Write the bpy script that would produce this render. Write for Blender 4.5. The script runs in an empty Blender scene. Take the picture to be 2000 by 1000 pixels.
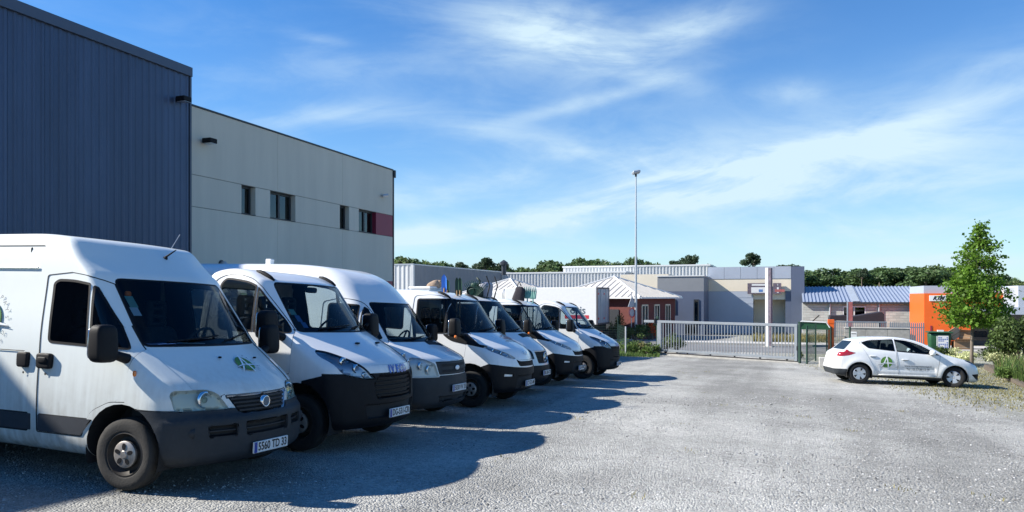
import bpy, bmesh, math, random
import numpy as np
from mathutils import Vector, Matrix
R = math.radians
random.seed(7)
SC = bpy.context.scene
COL = SC.collection

# ------------------------------------------------------------------ camera
FPX = 1450.0                       # focal length in pixels of the 2000 px wide photograph
YAW = math.atan(535 / 1450)        # the row of vans runs along +Y, the camera looks to its left
CA, SA = math.cos(YAW), math.sin(YAW)
cam_d = bpy.data.cameras.new('camera'); cam = bpy.data.objects.new('camera', cam_d); COL.objects.link(cam)
cam.location = (0, 0, 0); cam.rotation_euler = (R(90), 0, YAW)
cam_d.sensor_width = 36; cam_d.lens = 36 * FPX / 2000; cam_d.shift_y = 80 / 2000
cam_d.clip_start = .1; cam_d.clip_end = 3000
SC.camera = cam

# ------------------------------------------------------------------ light
SUNV = Vector((1.33, .44, -1.0)).normalized()          # the way sunlight travels
sun_el = math.asin(-SUNV.z); sun_az = math.atan2(-SUNV.x, -SUNV.y)   # azimuth from +Y towards +X
sl = bpy.data.lights.new('sun', 'SUN'); so = bpy.data.objects.new('sun', sl); COL.objects.link(so)
sl.energy = 5.0; sl.angle = R(.55); sl.color = (1, .955, .88)
so.rotation_euler = SUNV.to_track_quat('-Z', 'Y').to_euler(); so.location = (-20, -8, 30)

world = bpy.data.worlds.new('World'); SC.world = world; world.use_nodes = True
def make_world():
    nt = world.node_tree; N = nt.nodes; L = nt.links; N.clear()
    out = N.new('ShaderNodeOutputWorld'); bg = N.new('ShaderNodeBackground')
    sky = N.new('ShaderNodeTexSky'); sky.sky_type = 'NISHITA'; sky.sun_disc = False
    sky.sun_elevation = sun_el; sky.sun_rotation = sun_az
    sky.altitude = 0; sky.air_density = 1.0; sky.dust_density = .1; sky.ozone_density = 3.0
    bg.inputs[1].default_value = .062
    tc = N.new('ShaderNodeTexCoord')
    def math_(op, a, b=None, c=None):
        n = N.new('ShaderNodeMath'); n.operation = op
        for i, v in enumerate((a, b, c)):
            if v is None: continue
            if isinstance(v, (int, float)): n.inputs[i].default_value = v
            else: L.new(v, n.inputs[i])
        return n.outputs[0]
    sep = N.new('ShaderNodeSeparateXYZ'); L.new(tc.outputs['Generated'], sep.inputs[0])
    X, Y, Z = sep.outputs
    # sky coordinates: azimuth from +Y and elevation, both in radians
    az = math_('ARCTAN2', X, Y); el = math_('ARCSINE', Z)
    # high ice clouds lie on a flat layer: project the direction on it
    zc = math_('ADD', math_('MAXIMUM', Z, 0.0), .10)
    u = math_('DIVIDE', X, zc); v = math_('DIVIDE', Y, zc)
    def noise(vec, scale, detail, rough, dist=0.0, sc=(1, 1, 1), rot=0.0, loc=(0, 0, 0)):
        mp = N.new('ShaderNodeMapping'); L.new(vec, mp.inputs[0])
        mp.inputs['Scale'].default_value = sc; mp.inputs['Rotation'].default_value = (0, 0, rot); mp.inputs['Location'].default_value = loc
        n = N.new('ShaderNodeTexNoise'); L.new(mp.outputs[0], n.inputs['Vector'])
        n.inputs['Scale'].default_value = scale; n.inputs['Detail'].default_value = detail
        n.inputs['Roughness'].default_value = rough; n.inputs['Distortion'].default_value = dist
        return n.outputs['Fac']
    cv = N.new('ShaderNodeCombineXYZ'); L.new(az, cv.inputs[0]); L.new(el, cv.inputs[1])
    ang = cv.outputs[0]
    def ramp(f, a, b, lo=0.0, hi=1.0):
        m = N.new('ShaderNodeMapRange'); m.interpolation_type = 'SMOOTHSTEP'
        L.new(f, m.inputs[0]); m.inputs[1].default_value = a; m.inputs[2].default_value = b
        m.inputs[3].default_value = lo; m.inputs[4].default_value = hi
        return m.outputs[0]
    def blob(a0, e0, sa_, se_, tilt):
        # an elongated soft patch of cirrus at azimuth a0, elevation e0 (radians)
        da = math_('SUBTRACT', az, a0); de = math_('SUBTRACT', math_('SUBTRACT', el, e0), math_('MULTIPLY', math_('SUBTRACT', az, a0), tilt))
        q = math_('ADD', math_('POWER', math_('ABSOLUTE', math_('DIVIDE', da, sa_)), 2.0), math_('POWER', math_('ABSOLUTE', math_('DIVIDE', de, se_)), 2.0))
        return math_('POWER', 2.718, math_('MULTIPLY', q, -1.0))
    n1 = noise(ang, 3.0, 9, .62, .9, (1, 3.4, 1), R(-14), (3.1, 1.7, 0))
    n2 = noise(ang, 9.0, 7, .60, .5, (1, 2.8, 1), R(-20), (0.4, 7.0, 0))
    n3 = noise(ang, 1.5, 4, .5, .3, (1, 2.6, 1), R(-10), (8.0, 2.2, 0))
    fib = math_('ADD', math_('MULTIPLY', n1, .65), math_('MULTIPLY', n2, .35))
    streaks = math_('MULTIPLY', ramp(fib, .42, .70), ramp(n3, .36, .62))
    PA = lambda px: math.atan((px - 1000) / 1450) - YAW
    PE = lambda px, py: math.atan((580 - py) / math.hypot(1450, px - 1000))
    total = math_('MULTIPLY', streaks, .16)
    for (px, py, wx, wy, t, g) in CLOUDS:
        b = blob(PA(px), PE(px, py), wx / 1450, wy / 1450, t)
        total = math_('ADD', total, math_('MULTIPLY', math_('MULTIPLY', b, ramp(fib, .30, .62, .18, 1.0)), g * .74))
    total = math_('MINIMUM', math_('MULTIPLY', total, .88), .80)
    # whitening haze just above the horizon
    hz = math_('MULTIPLY', math_('POWER', 2.718, math_('MULTIPLY', math_('ABSOLUTE', el), -5.0)), .80)
    hs = N.new('ShaderNodeHueSaturation'); L.new(sky.outputs[0], hs.inputs['Color'])
    hs.inputs['Saturation'].default_value = SKY_SAT; hs.inputs['Value'].default_value = SKY_VAL; hs.inputs['Hue'].default_value = SKY_HUE
    tint = N.new('ShaderNodeMix'); tint.data_type = 'RGBA'; tint.blend_type = 'MULTIPLY'; tint.inputs['Factor'].default_value = 1; L.new(hs.outputs[0], tint.inputs['A']); tint.inputs['B'].default_value = (.78, 1.12, 1.36, 1)
    mx = N.new('ShaderNodeMix'); mx.data_type = 'RGBA'
    L.new(math_('MINIMUM', math_('ADD', total, hz), .95), mx.inputs['Factor']); L.new(tint.outputs['Result'], mx.inputs['A']); mx.inputs['B'].default_value = (6.3, 8.0, 9.0, 1)
    L.new(mx.outputs['Result'], bg.inputs[0]); L.new(bg.outputs[0], out.inputs[0])
# wisps of cirrus: x, y in the picture (turned into a direction), half sizes, slope, strength
CLOUDS = [(1070, 70, 170, 58, -.14, 1.25), (1340, 58, 120, 32, .20, .95), (1240, 130, 120, 22, -.35, .55), (1160, 195, 190, 14, .22, .55),
          (1545, 178, 60, 20, -.1, .5), (640, 225, 130, 20, .14, .5), (1400, 330, 250, 22, .16, .95), (1680, 300, 260, 34, .12, .75), (1850, 215, 240, 20, .2, .6), (1950, 130, 180, 30, .2, .4),
          (1080, 425, 420, 24, .13, .8), (860, 455, 200, 20, .1, .7), (1650, 370, 320, 22, .05, .55), (1900, 510, 160, 14, 0, .6), (1020, 270, 260, 26, -.2, .4), (620, 75, 60, 8, -.05, .35),
          (1520, 255, 330, 55, .15, .38), (1120, 335, 320, 45, .12, .34), (1760, 430, 330, 42, .05, .60), (1300, 400, 300, 40, .10, .45), (1900, 300, 220, 60, .12, .40), (850, 380, 220, 40, .10, .35), (700, 130, 200, 40, .05, .18)]
SKY_SAT, SKY_VAL, SKY_HUE = 2.0, 1.06, .5
make_world()
VS = SC.view_settings
VS.view_transform = 'Standard'; VS.look = 'None'; VS.gamma = 1; VS.use_curve_mapping = False; VS.exposure = .9
SC.cycles.max_bounces = 8; SC.cycles.transparent_max_bounces = 16
SC.cycles.caustics_reflective = False; SC.cycles.caustics_refractive = False

# ------------------------------------------------------------------ materials
MATS = {}
def new_mat(name):
    m = bpy.data.materials.new(name); m.use_nodes = True; MATS[name] = m
    return m, m.node_tree.nodes, m.node_tree.links, m.node_tree.nodes['Principled BSDF']
def P(name, col, rough=.6, metal=0.0, var=0.0, vscale=6.0, bump=0.0, bscale=40.0, coat=0.0, spec=.5, coords='Object', stretch=(1, 1, 1), var2=0.0, v2scale=.6, detail=6, objrand=0.0):
    """plain procedural surface: a base colour with two scales of tonal variation and a fine relief"""
    m, N, L, b = new_mat(name)
    b.inputs['Base Color'].default_value = (*col, 1); b.inputs['Roughness'].default_value = rough; b.inputs['Metallic'].default_value = metal
    b.inputs['Coat Weight'].default_value = coat; b.inputs['Coat Roughness'].default_value = .06; b.inputs['Specular IOR Level'].default_value = spec
    if var or bump or var2:
        tc = N.new('ShaderNodeTexCoord'); mp = N.new('ShaderNodeMapping'); L.new(tc.outputs[coords], mp.inputs[0]); mp.inputs['Scale'].default_value = stretch
    src = None
    def vary(scale, amt, src):
        n = N.new('ShaderNodeTexNoise'); L.new(mp.outputs[0], n.inputs['Vector']); n.inputs['Scale'].default_value = scale; n.inputs['Detail'].default_value = detail; n.inputs['Roughness'].default_value = .65
        r = N.new('ShaderNodeMapRange'); L.new(n.outputs['Fac'], r.inputs[0]); r.inputs[1].default_value = .3; r.inputs[2].default_value = .7; r.inputs[3].default_value = 1 - amt; r.inputs[4].default_value = 1 + amt * .6
        mx = N.new('ShaderNodeMix'); mx.data_type = 'RGBA'; mx.blend_type = 'MULTIPLY'; mx.inputs['Factor'].default_value = 1
        if src is None: mx.inputs['A'].default_value = (*col, 1)
        else: L.new(src, mx.inputs['A'])
        c = N.new('ShaderNodeCombineColor'); [L.new(r.outputs[0], c.inputs[i]) for i in range(3)]
        L.new(c.outputs[0], mx.inputs['B']); return mx.outputs['Result']
    if var: src = vary(vscale, var, src)
    if var2: src = vary(v2scale, var2, src)
    if objrand:
        oi = N.new('ShaderNodeObjectInfo'); r = N.new('ShaderNodeMapRange'); L.new(oi.outputs['Random'], r.inputs[0]); r.inputs[3].default_value = 1 - objrand; r.inputs[4].default_value = 1 + objrand
        mx = N.new('ShaderNodeMix'); mx.data_type = 'RGBA'; mx.blend_type = 'MULTIPLY'; mx.inputs['Factor'].default_value = 1; c = N.new('ShaderNodeCombineColor'); [L.new(r.outputs[0], c.inputs[i]) for i in range(3)]
        mx.inputs['A'].default_value = (*col, 1); L.new(c.outputs[0], mx.inputs['B'])
        if src is not None: L.new(src, mx.inputs['A'])
        src = mx.outputs['Result']
    if src is not None: L.new(src, b.inputs['Base Color'])
    if bump:
        n = N.new('ShaderNodeTexNoise'); L.new(mp.outputs[0], n.inputs['Vector']); n.inputs['Scale'].default_value = bscale; n.inputs['Detail'].default_value = 4
        bp = N.new('ShaderNodeBump'); bp.inputs['Strength'].default_value = bump; bp.inputs['Distance'].default_value = .01
        L.new(n.outputs['Fac'], bp.inputs['Height']); L.new(bp.outputs[0], b.inputs['Normal'])
    return m
def glass(name, tint, gloss=1.0, ior=1.5):
    m, N, L, b = new_mat(name); N.remove(b)
    out = [n for n in N if n.type == 'OUTPUT_MATERIAL'][0]
    t = N.new('ShaderNodeBsdfTransparent'); t.inputs[0].default_value = (*tint, 1)
    g = N.new('ShaderNodeBsdfGlossy'); g.inputs['Roughness'].default_value = .02
    f = N.new('ShaderNodeFresnel'); f.inputs[0].default_value = ior
    mu = N.new('ShaderNodeMath'); mu.operation = 'MULTIPLY'; mu.inputs[1].default_value = gloss; L.new(f.outputs[0], mu.inputs[0])
    mx = N.new('ShaderNodeMixShader'); L.new(mu.outputs[0], mx.inputs[0]); L.new(t.outputs[0], mx.inputs[1]); L.new(g.outputs[0], mx.inputs[2]); L.new(mx.outputs[0], out.inputs[0])
    return m
def dirty_paint(name, col, dirt, amt, rough=.32, coat=.6):
    """car paint with a film of road dirt that thickens towards the sills, and faint streaks"""
    m, N, L, b = new_mat(name)
    tc = N.new('ShaderNodeTexCoord'); sp = N.new('ShaderNodeSeparateXYZ'); L.new(tc.outputs['Object'], sp.inputs[0])
    r = N.new('ShaderNodeMapRange'); L.new(sp.outputs[2], r.inputs[0]); r.inputs[1].default_value = 1.3; r.inputs[2].default_value = .3; r.inputs[3].default_value = .04; r.inputs[4].default_value = 1
    n = N.new('ShaderNodeTexNoise'); L.new(tc.outputs['Object'], n.inputs['Vector']); n.inputs['Scale'].default_value = 3.5; n.inputs['Detail'].default_value = 8; n.inputs['Roughness'].default_value = .7
    mp = N.new('ShaderNodeMapping'); L.new(tc.outputs['Object'], mp.inputs[0]); mp.inputs['Scale'].default_value = (7, 7, .7)
    n2 = N.new('ShaderNodeTexNoise'); L.new(mp.outputs[0], n2.inputs['Vector']); n2.inputs['Scale'].default_value = 2.5; n2.inputs['Detail'].default_value = 5
    a = N.new('ShaderNodeMath'); a.operation = 'MULTIPLY'; L.new(n.outputs['Fac'], a.inputs[0]); L.new(n2.outputs['Fac'], a.inputs[1])
    c = N.new('ShaderNodeMath'); c.operation = 'MULTIPLY'; L.new(a.outputs[0], c.inputs[0]); L.new(r.outputs[0], c.inputs[1])
    d = N.new('ShaderNodeMath'); d.operation = 'MULTIPLY'; d.use_clamp = True; L.new(c.outputs[0], d.inputs[0]); d.inputs[1].default_value = amt * 4
    mx = N.new('ShaderNodeMix'); mx.data_type = 'RGBA'; L.new(d.outputs[0], mx.inputs['Factor']); mx.inputs['A'].default_value = (*col, 1); mx.inputs['B'].default_value = (*dirt, 1)
    L.new(mx.outputs['Result'], b.inputs['Base Color'])
    rr = N.new('ShaderNodeMapRange'); L.new(n.outputs['Fac'], rr.inputs[0]); rr.inputs[3].default_value = rough - .06; rr.inputs[4].default_value = rough + .14
    L.new(rr.outputs[0], b.inputs['Roughness']); b.inputs['Coat Weight'].default_value = coat; b.inputs['Coat Roughness'].default_value = .08
    return m
dirty_paint('white_paint', (.80, .81, .80), (.34, .31, .26), .42)
dirty_paint('old_white_paint', (.76, .79, .75), (.32, .29, .23), .60, .40, .4)
dirty_paint('clean_white_paint', (.82, .83, .82), (.38, .35, .28), .26, .26, .8)
P('black_plastic', (.007, .007, .0085), .6, var=.3, bump=.15, bscale=120, spec=.22)
P('grey_plastic', (.024, .029, .035), .6, spec=.35, var=.25, vscale=4, bump=.15, bscale=90, var2=.2)
P('mid_grey_plastic', (.034, .038, .045), .6, var=.25, vscale=4, bump=.1, bscale=90)
P('rubber', (.012, .012, .012), .85, var=.35, vscale=14, bump=.3, bscale=60)
P('dusty_rubber', (.034, .031, .027), .9, var=.35, vscale=9, bump=.3, bscale=60)
P('seam', (.012, .012, .013), .8)
P('dark_steel', (.055, .05, .045), .6, .6, var=.4, vscale=10)
P('silver_steel', (.36, .33, .30), .42, .55, var=.35, vscale=12)
P('chrome', (.75, .76, .78), .12, 1.0)
P('satin_silver', (.55, .57, .60), .35, .7, var=.1)
P('reflector', (.80, .81, .80), .4, .1)
P('interior', (.020, .020, .022), .8, var=.2)
P('seat_cloth', (.028, .030, .036), .9, var=.3, vscale=30)
P('dash', (.024, .024, .027), .6)
P('orange_lens', (.75, .19, .02), .25, coat=1)
P('red_lens', (.33, .012, .018), .18, coat=1)
P('plate_white', (.72, .73, .72), .45, var=.08)
P('plate_black', (.012, .012, .014), .5)
P('plate_blue', (.015, .05, .30), .45)
P('logo_green', (.10, .26, .03), .5, var=.55, vscale=9)
P('logo_grey', (.10, .13, .16), .5)
P('logo_white', (.86, .88, .88), .45)
P('badge_blue', (.03, .10, .42), .35, coat=.6)
P('red_print', (.42, .02, .05), .5)
P('paper_blue', (.10, .22, .48), .7, var=.3); P('paper_white', (.55, .66, .72), .7); P('sticker_green', (.20, .42, .36), .6)
P('orange_trinket', (.80, .16, .02), .5)
glass('cab_glass', (.62, .70, .72), .75); glass('dark_glass', (.30, .35, .37), .8); glass('lens_clear', (.90, .93, .95), .8); glass('lens_hazy', (.86, .88, .80), .7)

# ------------------------------------------------------------------ mesh collecting
class MB:
    """collects faces; build() links them as ONE mesh object"""
    def __init__(s): s.v = []; s.f = []; s.m = []
    def add(s, verts, faces, mi=0):
        o = len(s.v); s.v += [tuple(map(float, p)) for p in verts]; s.f += [tuple(i + o for i in f) for f in faces]; s.m += [mi] * len(faces); return s
    def box(s, x0, x1, y0, y1, z0, z1, mi=0, c=0.0):
        if c <= 0:
            v = [(x, y, z) for x in (x0, x1) for y in (y0, y1) for z in (z0, z1)]
            return s.add(v, [(0, 1, 3, 2), (4, 6, 7, 5), (0, 4, 5, 1), (2, 3, 7, 6), (0, 2, 6, 4), (1, 5, 7, 3)], mi)
        c = min(c, abs(x1 - x0) * .45, abs(y1 - y0) * .45, abs(z1 - z0) * .45)
        bm = bmesh.new(); bmesh.ops.create_cube(bm, size=1)
        for q in bm.verts: q.co = Vector(((x0 + x1) / 2 + q.co.x * (x1 - x0), (y0 + y1) / 2 + q.co.y * (y1 - y0), (z0 + z1) / 2 + q.co.z * (z1 - z0)))
        bmesh.ops.bevel(bm, geom=bm.edges[:], offset=c, segments=1, affect='EDGES')
        bm.verts.index_update(); s.add([q.co for q in bm.verts], [[q.index for q in f.verts] for f in bm.faces], mi); bm.free(); return s
    def bar(s, a, b, w, h, mi=0, up=(0, 0, 1)):
        a = Vector(a); b = Vector(b); d = (b - a).normalized(); u = Vector(up)
        if abs(d.dot(u)) > .98: u = Vector((1, 0, 0))
        p = d.cross(u).normalized(); q = p.cross(d)
        v = [e + p * (w / 2 * i) + q * (h / 2 * j) for e in (a, b) for i, j in ((-1, -1), (1, -1), (1, 1), (-1, 1))]
        return s.add(v, [(3, 2, 1, 0), (4, 5, 6, 7)] + [(i, (i + 1) % 4, 4 + (i + 1) % 4, 4 + i) for i in range(4)], mi)
    def tube(s, pts, r, n=8, mi=0, cap=True):
        pts = [Vector(p) for p in pts]; rr = r if isinstance(r, (list, tuple)) else [r] * len(pts); base = len(s.v); vs = []; fs = []
        pu = None
        for i, p in enumerate(pts):
            d = (pts[min(i + 1, len(pts) - 1)] - pts[max(i - 1, 0)]).normalized()
            u = pu if pu is not None else (Vector((0, 0, 1)) if abs(d.z) < .9 else Vector((1, 0, 0)))
            a = d.cross(u).normalized(); u = a.cross(d).normalized(); pu = u
            vs += [p + (a * math.cos(t) + u * math.sin(t)) * rr[i] for t in (2 * math.pi * k / n for k in range(n))]
        for i in range(len(pts) - 1):
            fs += [(i * n + k, i * n + (k + 1) % n, (i + 1) * n + (k + 1) % n, (i + 1) * n + k) for k in range(n)]
        if cap: fs += [tuple(reversed(range(n))), tuple(range((len(pts) - 1) * n, len(pts) * n))]
        return s.add(vs, fs, mi)
    def lathe(s, prof, n=24, origin=(0, 0, 0), axis='y', mi=0, arc=None):
        """prof: (radius, offset along the axis)"""
        vs = []; fs = []; o = Vector(origin); a0, a1 = arc or (0, 2 * math.pi); m = n if arc is None else n + 1
        for k in range(m):
            t = a0 + (a1 - a0) * k / n; c, q = math.cos(t), math.sin(t)
            for r, h in prof:
                vs.append(o + (Vector((r * c, h, r * q)) if axis == 'y' else Vector((r * c, r * q, h)) if axis == 'z' else Vector((h, r * c, r * q))))
        w = len(prof)
        for k in range(n):
            k2 = (k + 1) % m
            fs += [(k * w + i, k2 * w + i, k2 * w + i + 1, k * w + i + 1) for i in range(w - 1)]
        return s.add(vs, fs, mi)
    def sq(s, c, r, e=.35, nu=20, nv=12, mi=0, rot=None, fn=None):
        """rounded box (superellipsoid)"""
        f = lambda t, p: math.copysign(abs(t) ** p, t)
        vs = []; M = rot or Matrix.Identity(3)
        for j in range(nv + 1):
            b = -math.pi / 2 + math.pi * j / nv
            for i in range(nu):
                a = 2 * math.pi * i / nu
                p = Vector((r[0] * f(math.cos(b), e) * f(math.cos(a), e), r[1] * f(math.cos(b), e) * f(math.sin(a), e), r[2] * f(math.sin(b), e)))
                if fn: p = fn(p)
                vs.append(Vector(c) + M @ p)
        fs = [(j * nu + i, j * nu + (i + 1) % nu, (j + 1) * nu + (i + 1) % nu, (j + 1) * nu + i) for j in range(nv) for i in range(nu)]
        return s.add(vs, fs, mi)
    def prism(s, poly, d, mi=0):
        """poly: 3D points of a planar outline, thickened along vector d"""
        n = len(poly); d = Vector(d); a = [Vector(p) for p in poly]
        return s.add(a + [p + d for p in a], [tuple(range(n))[::-1], tuple(range(n, 2 * n))] + [(i, (i + 1) % n, n + (i + 1) % n, n + i) for i in range(n)], mi)
    def build(s, name, mat, parent=None, smooth=False, angle=None):
        me = bpy.data.meshes.new(name); me.from_pydata(s.v, [], s.f)
        for mm in (mat if isinstance(mat, (list, tuple)) else [mat]): me.materials.append(MATS[mm] if isinstance(mm, str) else mm)
        if any(s.m): me.polygons.foreach_set('material_index', s.m)
        bm = bmesh.new(); bm.from_mesh(me); bmesh.ops.recalc_face_normals(bm, faces=bm.faces[:]); bm.to_mesh(me); bm.free()
        if smooth: me.shade_smooth() if angle is None else me.shade_smooth()
        if smooth and angle is not None: me.set_sharp_from_angle(angle=R(angle))
        return link(name, me, parent)
def link(name, me, parent=None):
    o = bpy.data.objects.new(name, me); COL.objects.link(o); o.parent = parent; return o
def empty(name, loc=(0, 0, 0), rz=0.0):
    o = bpy.data.objects.new(name, None); COL.objects.link(o); o.location = loc; o.rotation_euler = (0, 0, rz); o.empty_display_size = .2; return o
def tag(o, label=None, cat=None, group=None, kind=None):
    for k, v in (('label', label), ('category', cat), ('group', group), ('kind', kind)):
        if v: o[k] = v
    return o
def copy_tree(o, parent=None):
    c = o.copy(); COL.objects.link(c); c.parent = parent
    for ch in list(o.children): copy_tree(ch, c)
    return c
def text_mesh(txt, size=1.0, align='CENTER', shear=0.0, bold=0.0, spacing=1.0):
    cu = bpy.data.curves.new('lettering', 'FONT'); cu.body = txt; cu.size = size; cu.align_x = align; cu.align_y = 'CENTER'; cu.shear = shear; cu.offset = bold; cu.space_character = spacing
    cu.resolution_u = 3
    o = bpy.data.objects.new('lettering', cu); COL.objects.link(o)
    dg = bpy.context.evaluated_depsgraph_get(); me = bpy.data.meshes.new_from_object(o.evaluated_get(dg))
    bpy.data.objects.remove(o); bpy.data.curves.remove(cu)
    v = [tuple(q.co) for q in me.vertices]; f = [tuple(p.vertices) for p in me.polygons]; bpy.data.meshes.remove(me)
    return v, f
def fillet(pts, seg=5):
    """closed outline of (a, b[, r]) -> points with rounded corners"""
    out = []; n = len(pts)
    for i, p in enumerate(pts):
        r = p[2] if len(p) > 2 else 0
        P0 = np.array(p[:2], float); A = np.array(pts[i - 1][:2], float); B = np.array(pts[(i + 1) % n][:2], float)
        if r <= 0: out.append(P0); continue
        da = A - P0; db = B - P0; la = np.linalg.norm(da); lb = np.linalg.norm(db); da /= la; db /= lb
        t = min(r, la * .48, lb * .48); a = P0 + da * t; b = P0 + db * t
        for k in range(seg + 1):
            u = k / seg; out.append((1 - u) ** 2 * a + 2 * u * (1 - u) * P0 + u * u * b)
    return np.array(out)
def curve1(xs, ys):
    """smooth monotone interpolation through points"""
    xs = np.array(xs, float); ys = np.array(ys, float); h = np.diff(xs); d = np.diff(ys) / h; m = np.zeros(len(xs)); m[0], m[-1] = d[0], d[-1]
    for i in range(1, len(xs) - 1):
        m[i] = 0 if d[i - 1] * d[i] <= 0 else 2 * d[i - 1] * d[i] / (d[i - 1] + d[i])
    def f(x):
        x = np.clip(x, xs[0], xs[-1]); i = np.clip(np.searchsorted(xs, x) - 1, 0, len(h) - 1); t = (x - xs[i]) / h[i]
        return (2 * t ** 3 - 3 * t ** 2 + 1) * ys[i] + (t ** 3 - 2 * t ** 2 + t) * h[i] * m[i] + (-2 * t ** 3 + 3 * t ** 2) * ys[i + 1] + (t ** 3 - t ** 2) * h[i] * m[i + 1]
    return f
def in_poly(poly, x, y):
    x = np.asarray(x); y = np.asarray(y); ins = np.zeros(x.shape, bool); n = len(poly)
    for i in range(n):
        ax, ay = poly[i]; bx, by = poly[i - 1]
        c = (ay > y) != (by > y)
        if by == ay: continue
        ins ^= c & (x < (bx - ax) / (by - ay) * (y - ay) + ax)
    return ins
def poly_sdf(poly, x, y):
    d = np.full(x.shape, 1e9); n = len(poly)
    for i in range(n):
        ax, ay = poly[i]; bx, by = poly[i - 1]; ex, ey = bx - ax, by - ay; L2 = ex * ex + ey * ey
        if L2 < 1e-14: continue
        t = np.clip(((x - ax) * ex + (y - ay) * ey) / L2, 0, 1)
        d = np.minimum(d, (x - ax - t * ex) ** 2 + (y - ay - t * ey) ** 2)
    return np.sqrt(d) * np.where(in_poly(poly, x, y), -1, 1)

# ------------------------------------------------------------------ bodywork: a smooth solid, cut along its panel lines
class Shell:
    """A vehicle's outer skin: side outline (x forward, z up) swept across the width, narrowed by
    plan and section curves and rounded where they meet; cut along outlines into panels."""
    def __init__(s, outline, wz, wp, bow, kz, box, h, extra=None, bowx=(-2.6, -1.3)):
        s.poly = fillet(outline, 6); s.wz = curve1(*wz); s.wp = curve1(*wp); s.bow = curve1(*bow); s.kz = curve1(*kz); s.extra = extra; s.bowx = bowx
        x0, x1, z0, z1, ym = box; s.h = h
        gx = np.arange(x0 - 2 * h, x1 + 3 * h, h); gz = np.arange(z0 - 2 * h, z1 + 3 * h, h); ny = int(ym / h) + 3; gy = (np.arange(-ny, ny) + .5) * h
        # table of the side outline's distance field
        tx = np.arange(x0 - 1, x1 + 2, .0125); tz = np.arange(z0 - .5, z1 + .5, .0125)
        TX, TZ = np.meshgrid(tx, tz, indexing='ij'); s.tab = poly_sdf(s.poly, TX, TZ); s.tx0, s.tz0 = tx[0], tz[0]
        X, Y, Z = np.meshgrid(gx, gy, gz, indexing='ij')
        V = s.F(X.ravel(), Y.ravel(), Z.ravel(), True).reshape(X.shape)
        s.nets(V, gx, gy, gz)
    def side(s, x, z, fast=False):
        a = np.clip((x - s.tx0) / .0125, 0, s.tab.shape[0] - 1.001); b = np.clip((z - s.tz0) / .0125, 0, s.tab.shape[1] - 1.001)
        i = a.astype(int); j = b.astype(int); a -= i; b -= j; T = s.tab
        return (T[i, j] * (1 - a) + T[i + 1, j] * a) * (1 - b) + (T[i, j + 1] * (1 - a) + T[i + 1, j + 1] * a) * b
    def W(s, x, z):
        w = s.wz(z) * s.wp(x)
        return w + s.extra(x, z) if s.extra else w
    def F(s, x, y, z, fast=False):
        ay = np.abs(y); t = np.clip((x - s.bowx[0]) / (s.bowx[1] - s.bowx[0]), 0, 1); t = t * t * (3 - 2 * t)
        a = s.side(x + s.bow(z) * t * ay ** 2, z, fast); c = ay - s.W(x, z); k = s.kz(z)
        q = np.clip(k - np.abs(a - c), 0, None) / k
        return np.maximum(a, c) + q * q * k * .25
    def grad(s, p, e=.014):
        g = np.stack([s.F(*(p + d).T) - s.F(*(p - d).T) for d in np.eye(3) * e], 1) / (2 * e)
        return g
    def nets(s, V, gx, gy, gz):
        S = V < 0; c = [S[i:S.shape[0] - 1 + i, j:S.shape[1] - 1 + j, k:S.shape[2] - 1 + k] for i in (0, 1) for j in (0, 1) for k in (0, 1)]
        cnt = sum(q.astype(int) for q in c); act = (cnt > 0) & (cnt < 8); idx = -np.ones(act.shape, int); ii = np.argwhere(act); idx[act] = np.arange(len(ii))
        pos = np.zeros((len(ii), 3)); num = np.zeros(len(ii)); A = np.array([(i, j, k) for i in (0, 1) for j in (0, 1) for k in (0, 1)])
        for p in range(8):
            for q in range(p + 1, 8):
                if np.abs(A[p] - A[q]).sum() != 1: continue
                va = V[tuple((ii + A[p]).T)]; vb = V[tuple((ii + A[q]).T)]; m = (va < 0) != (vb < 0); t = np.where(m, va / np.where(m, va - vb, 1), 0)
                pos += np.where(m[:, None], A[p] + (A[q] - A[p]) * t[:, None], 0); num += m
        pos = ii + pos / num[:, None]; p = np.stack([gx[0] + pos[:, 0] * s.h, gy[0] + pos[:, 1] * s.h, gz[0] + pos[:, 2] * s.h], 1)
        for _ in range(4):
            g = s.grad(p); f = s.F(*p.T); p = p - g * (f / np.maximum((g * g).sum(1), .2))[:, None] * .9
        faces = []
        for ax in range(3):
            o1, o2 = [(1, 2), (2, 0), (0, 1)][ax]; sl0 = [slice(None)] * 3; sl1 = [slice(None)] * 3; sl0[ax] = slice(None, -1); sl1[ax] = slice(1, None)
            ch = np.argwhere(S[tuple(sl0)] != S[tuple(sl1)]); ch = ch[(ch[:, o1] > 0) & (ch[:, o2] > 0) & (ch[:, o1] < S.shape[o1] - 1) & (ch[:, o2] < S.shape[o2] - 1)]
            ins = S[tuple(sl0)][tuple(ch.T)]; e1 = np.eye(3, dtype=int)[o1]; e2 = np.eye(3, dtype=int)[o2]
            qd = np.stack([idx[tuple((ch - e1 - e2).T)], idx[tuple((ch - e2).T)], idx[tuple(ch.T)], idx[tuple((ch - e1).T)]], 1)
            qd[~ins] = qd[~ins][:, ::-1]; faces.append(qd)
        faces = np.concatenate(faces)
        me = bpy.data.meshes.new('t'); me.from_pydata(p.tolist(), [], faces.tolist()); s.bm = bmesh.new(); s.bm.from_mesh(me); bpy.data.meshes.remove(me)
        s.pid = s.bm.faces.layers.int.new('pid'); s.names = {}
        s.bm.normal_update()
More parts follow.
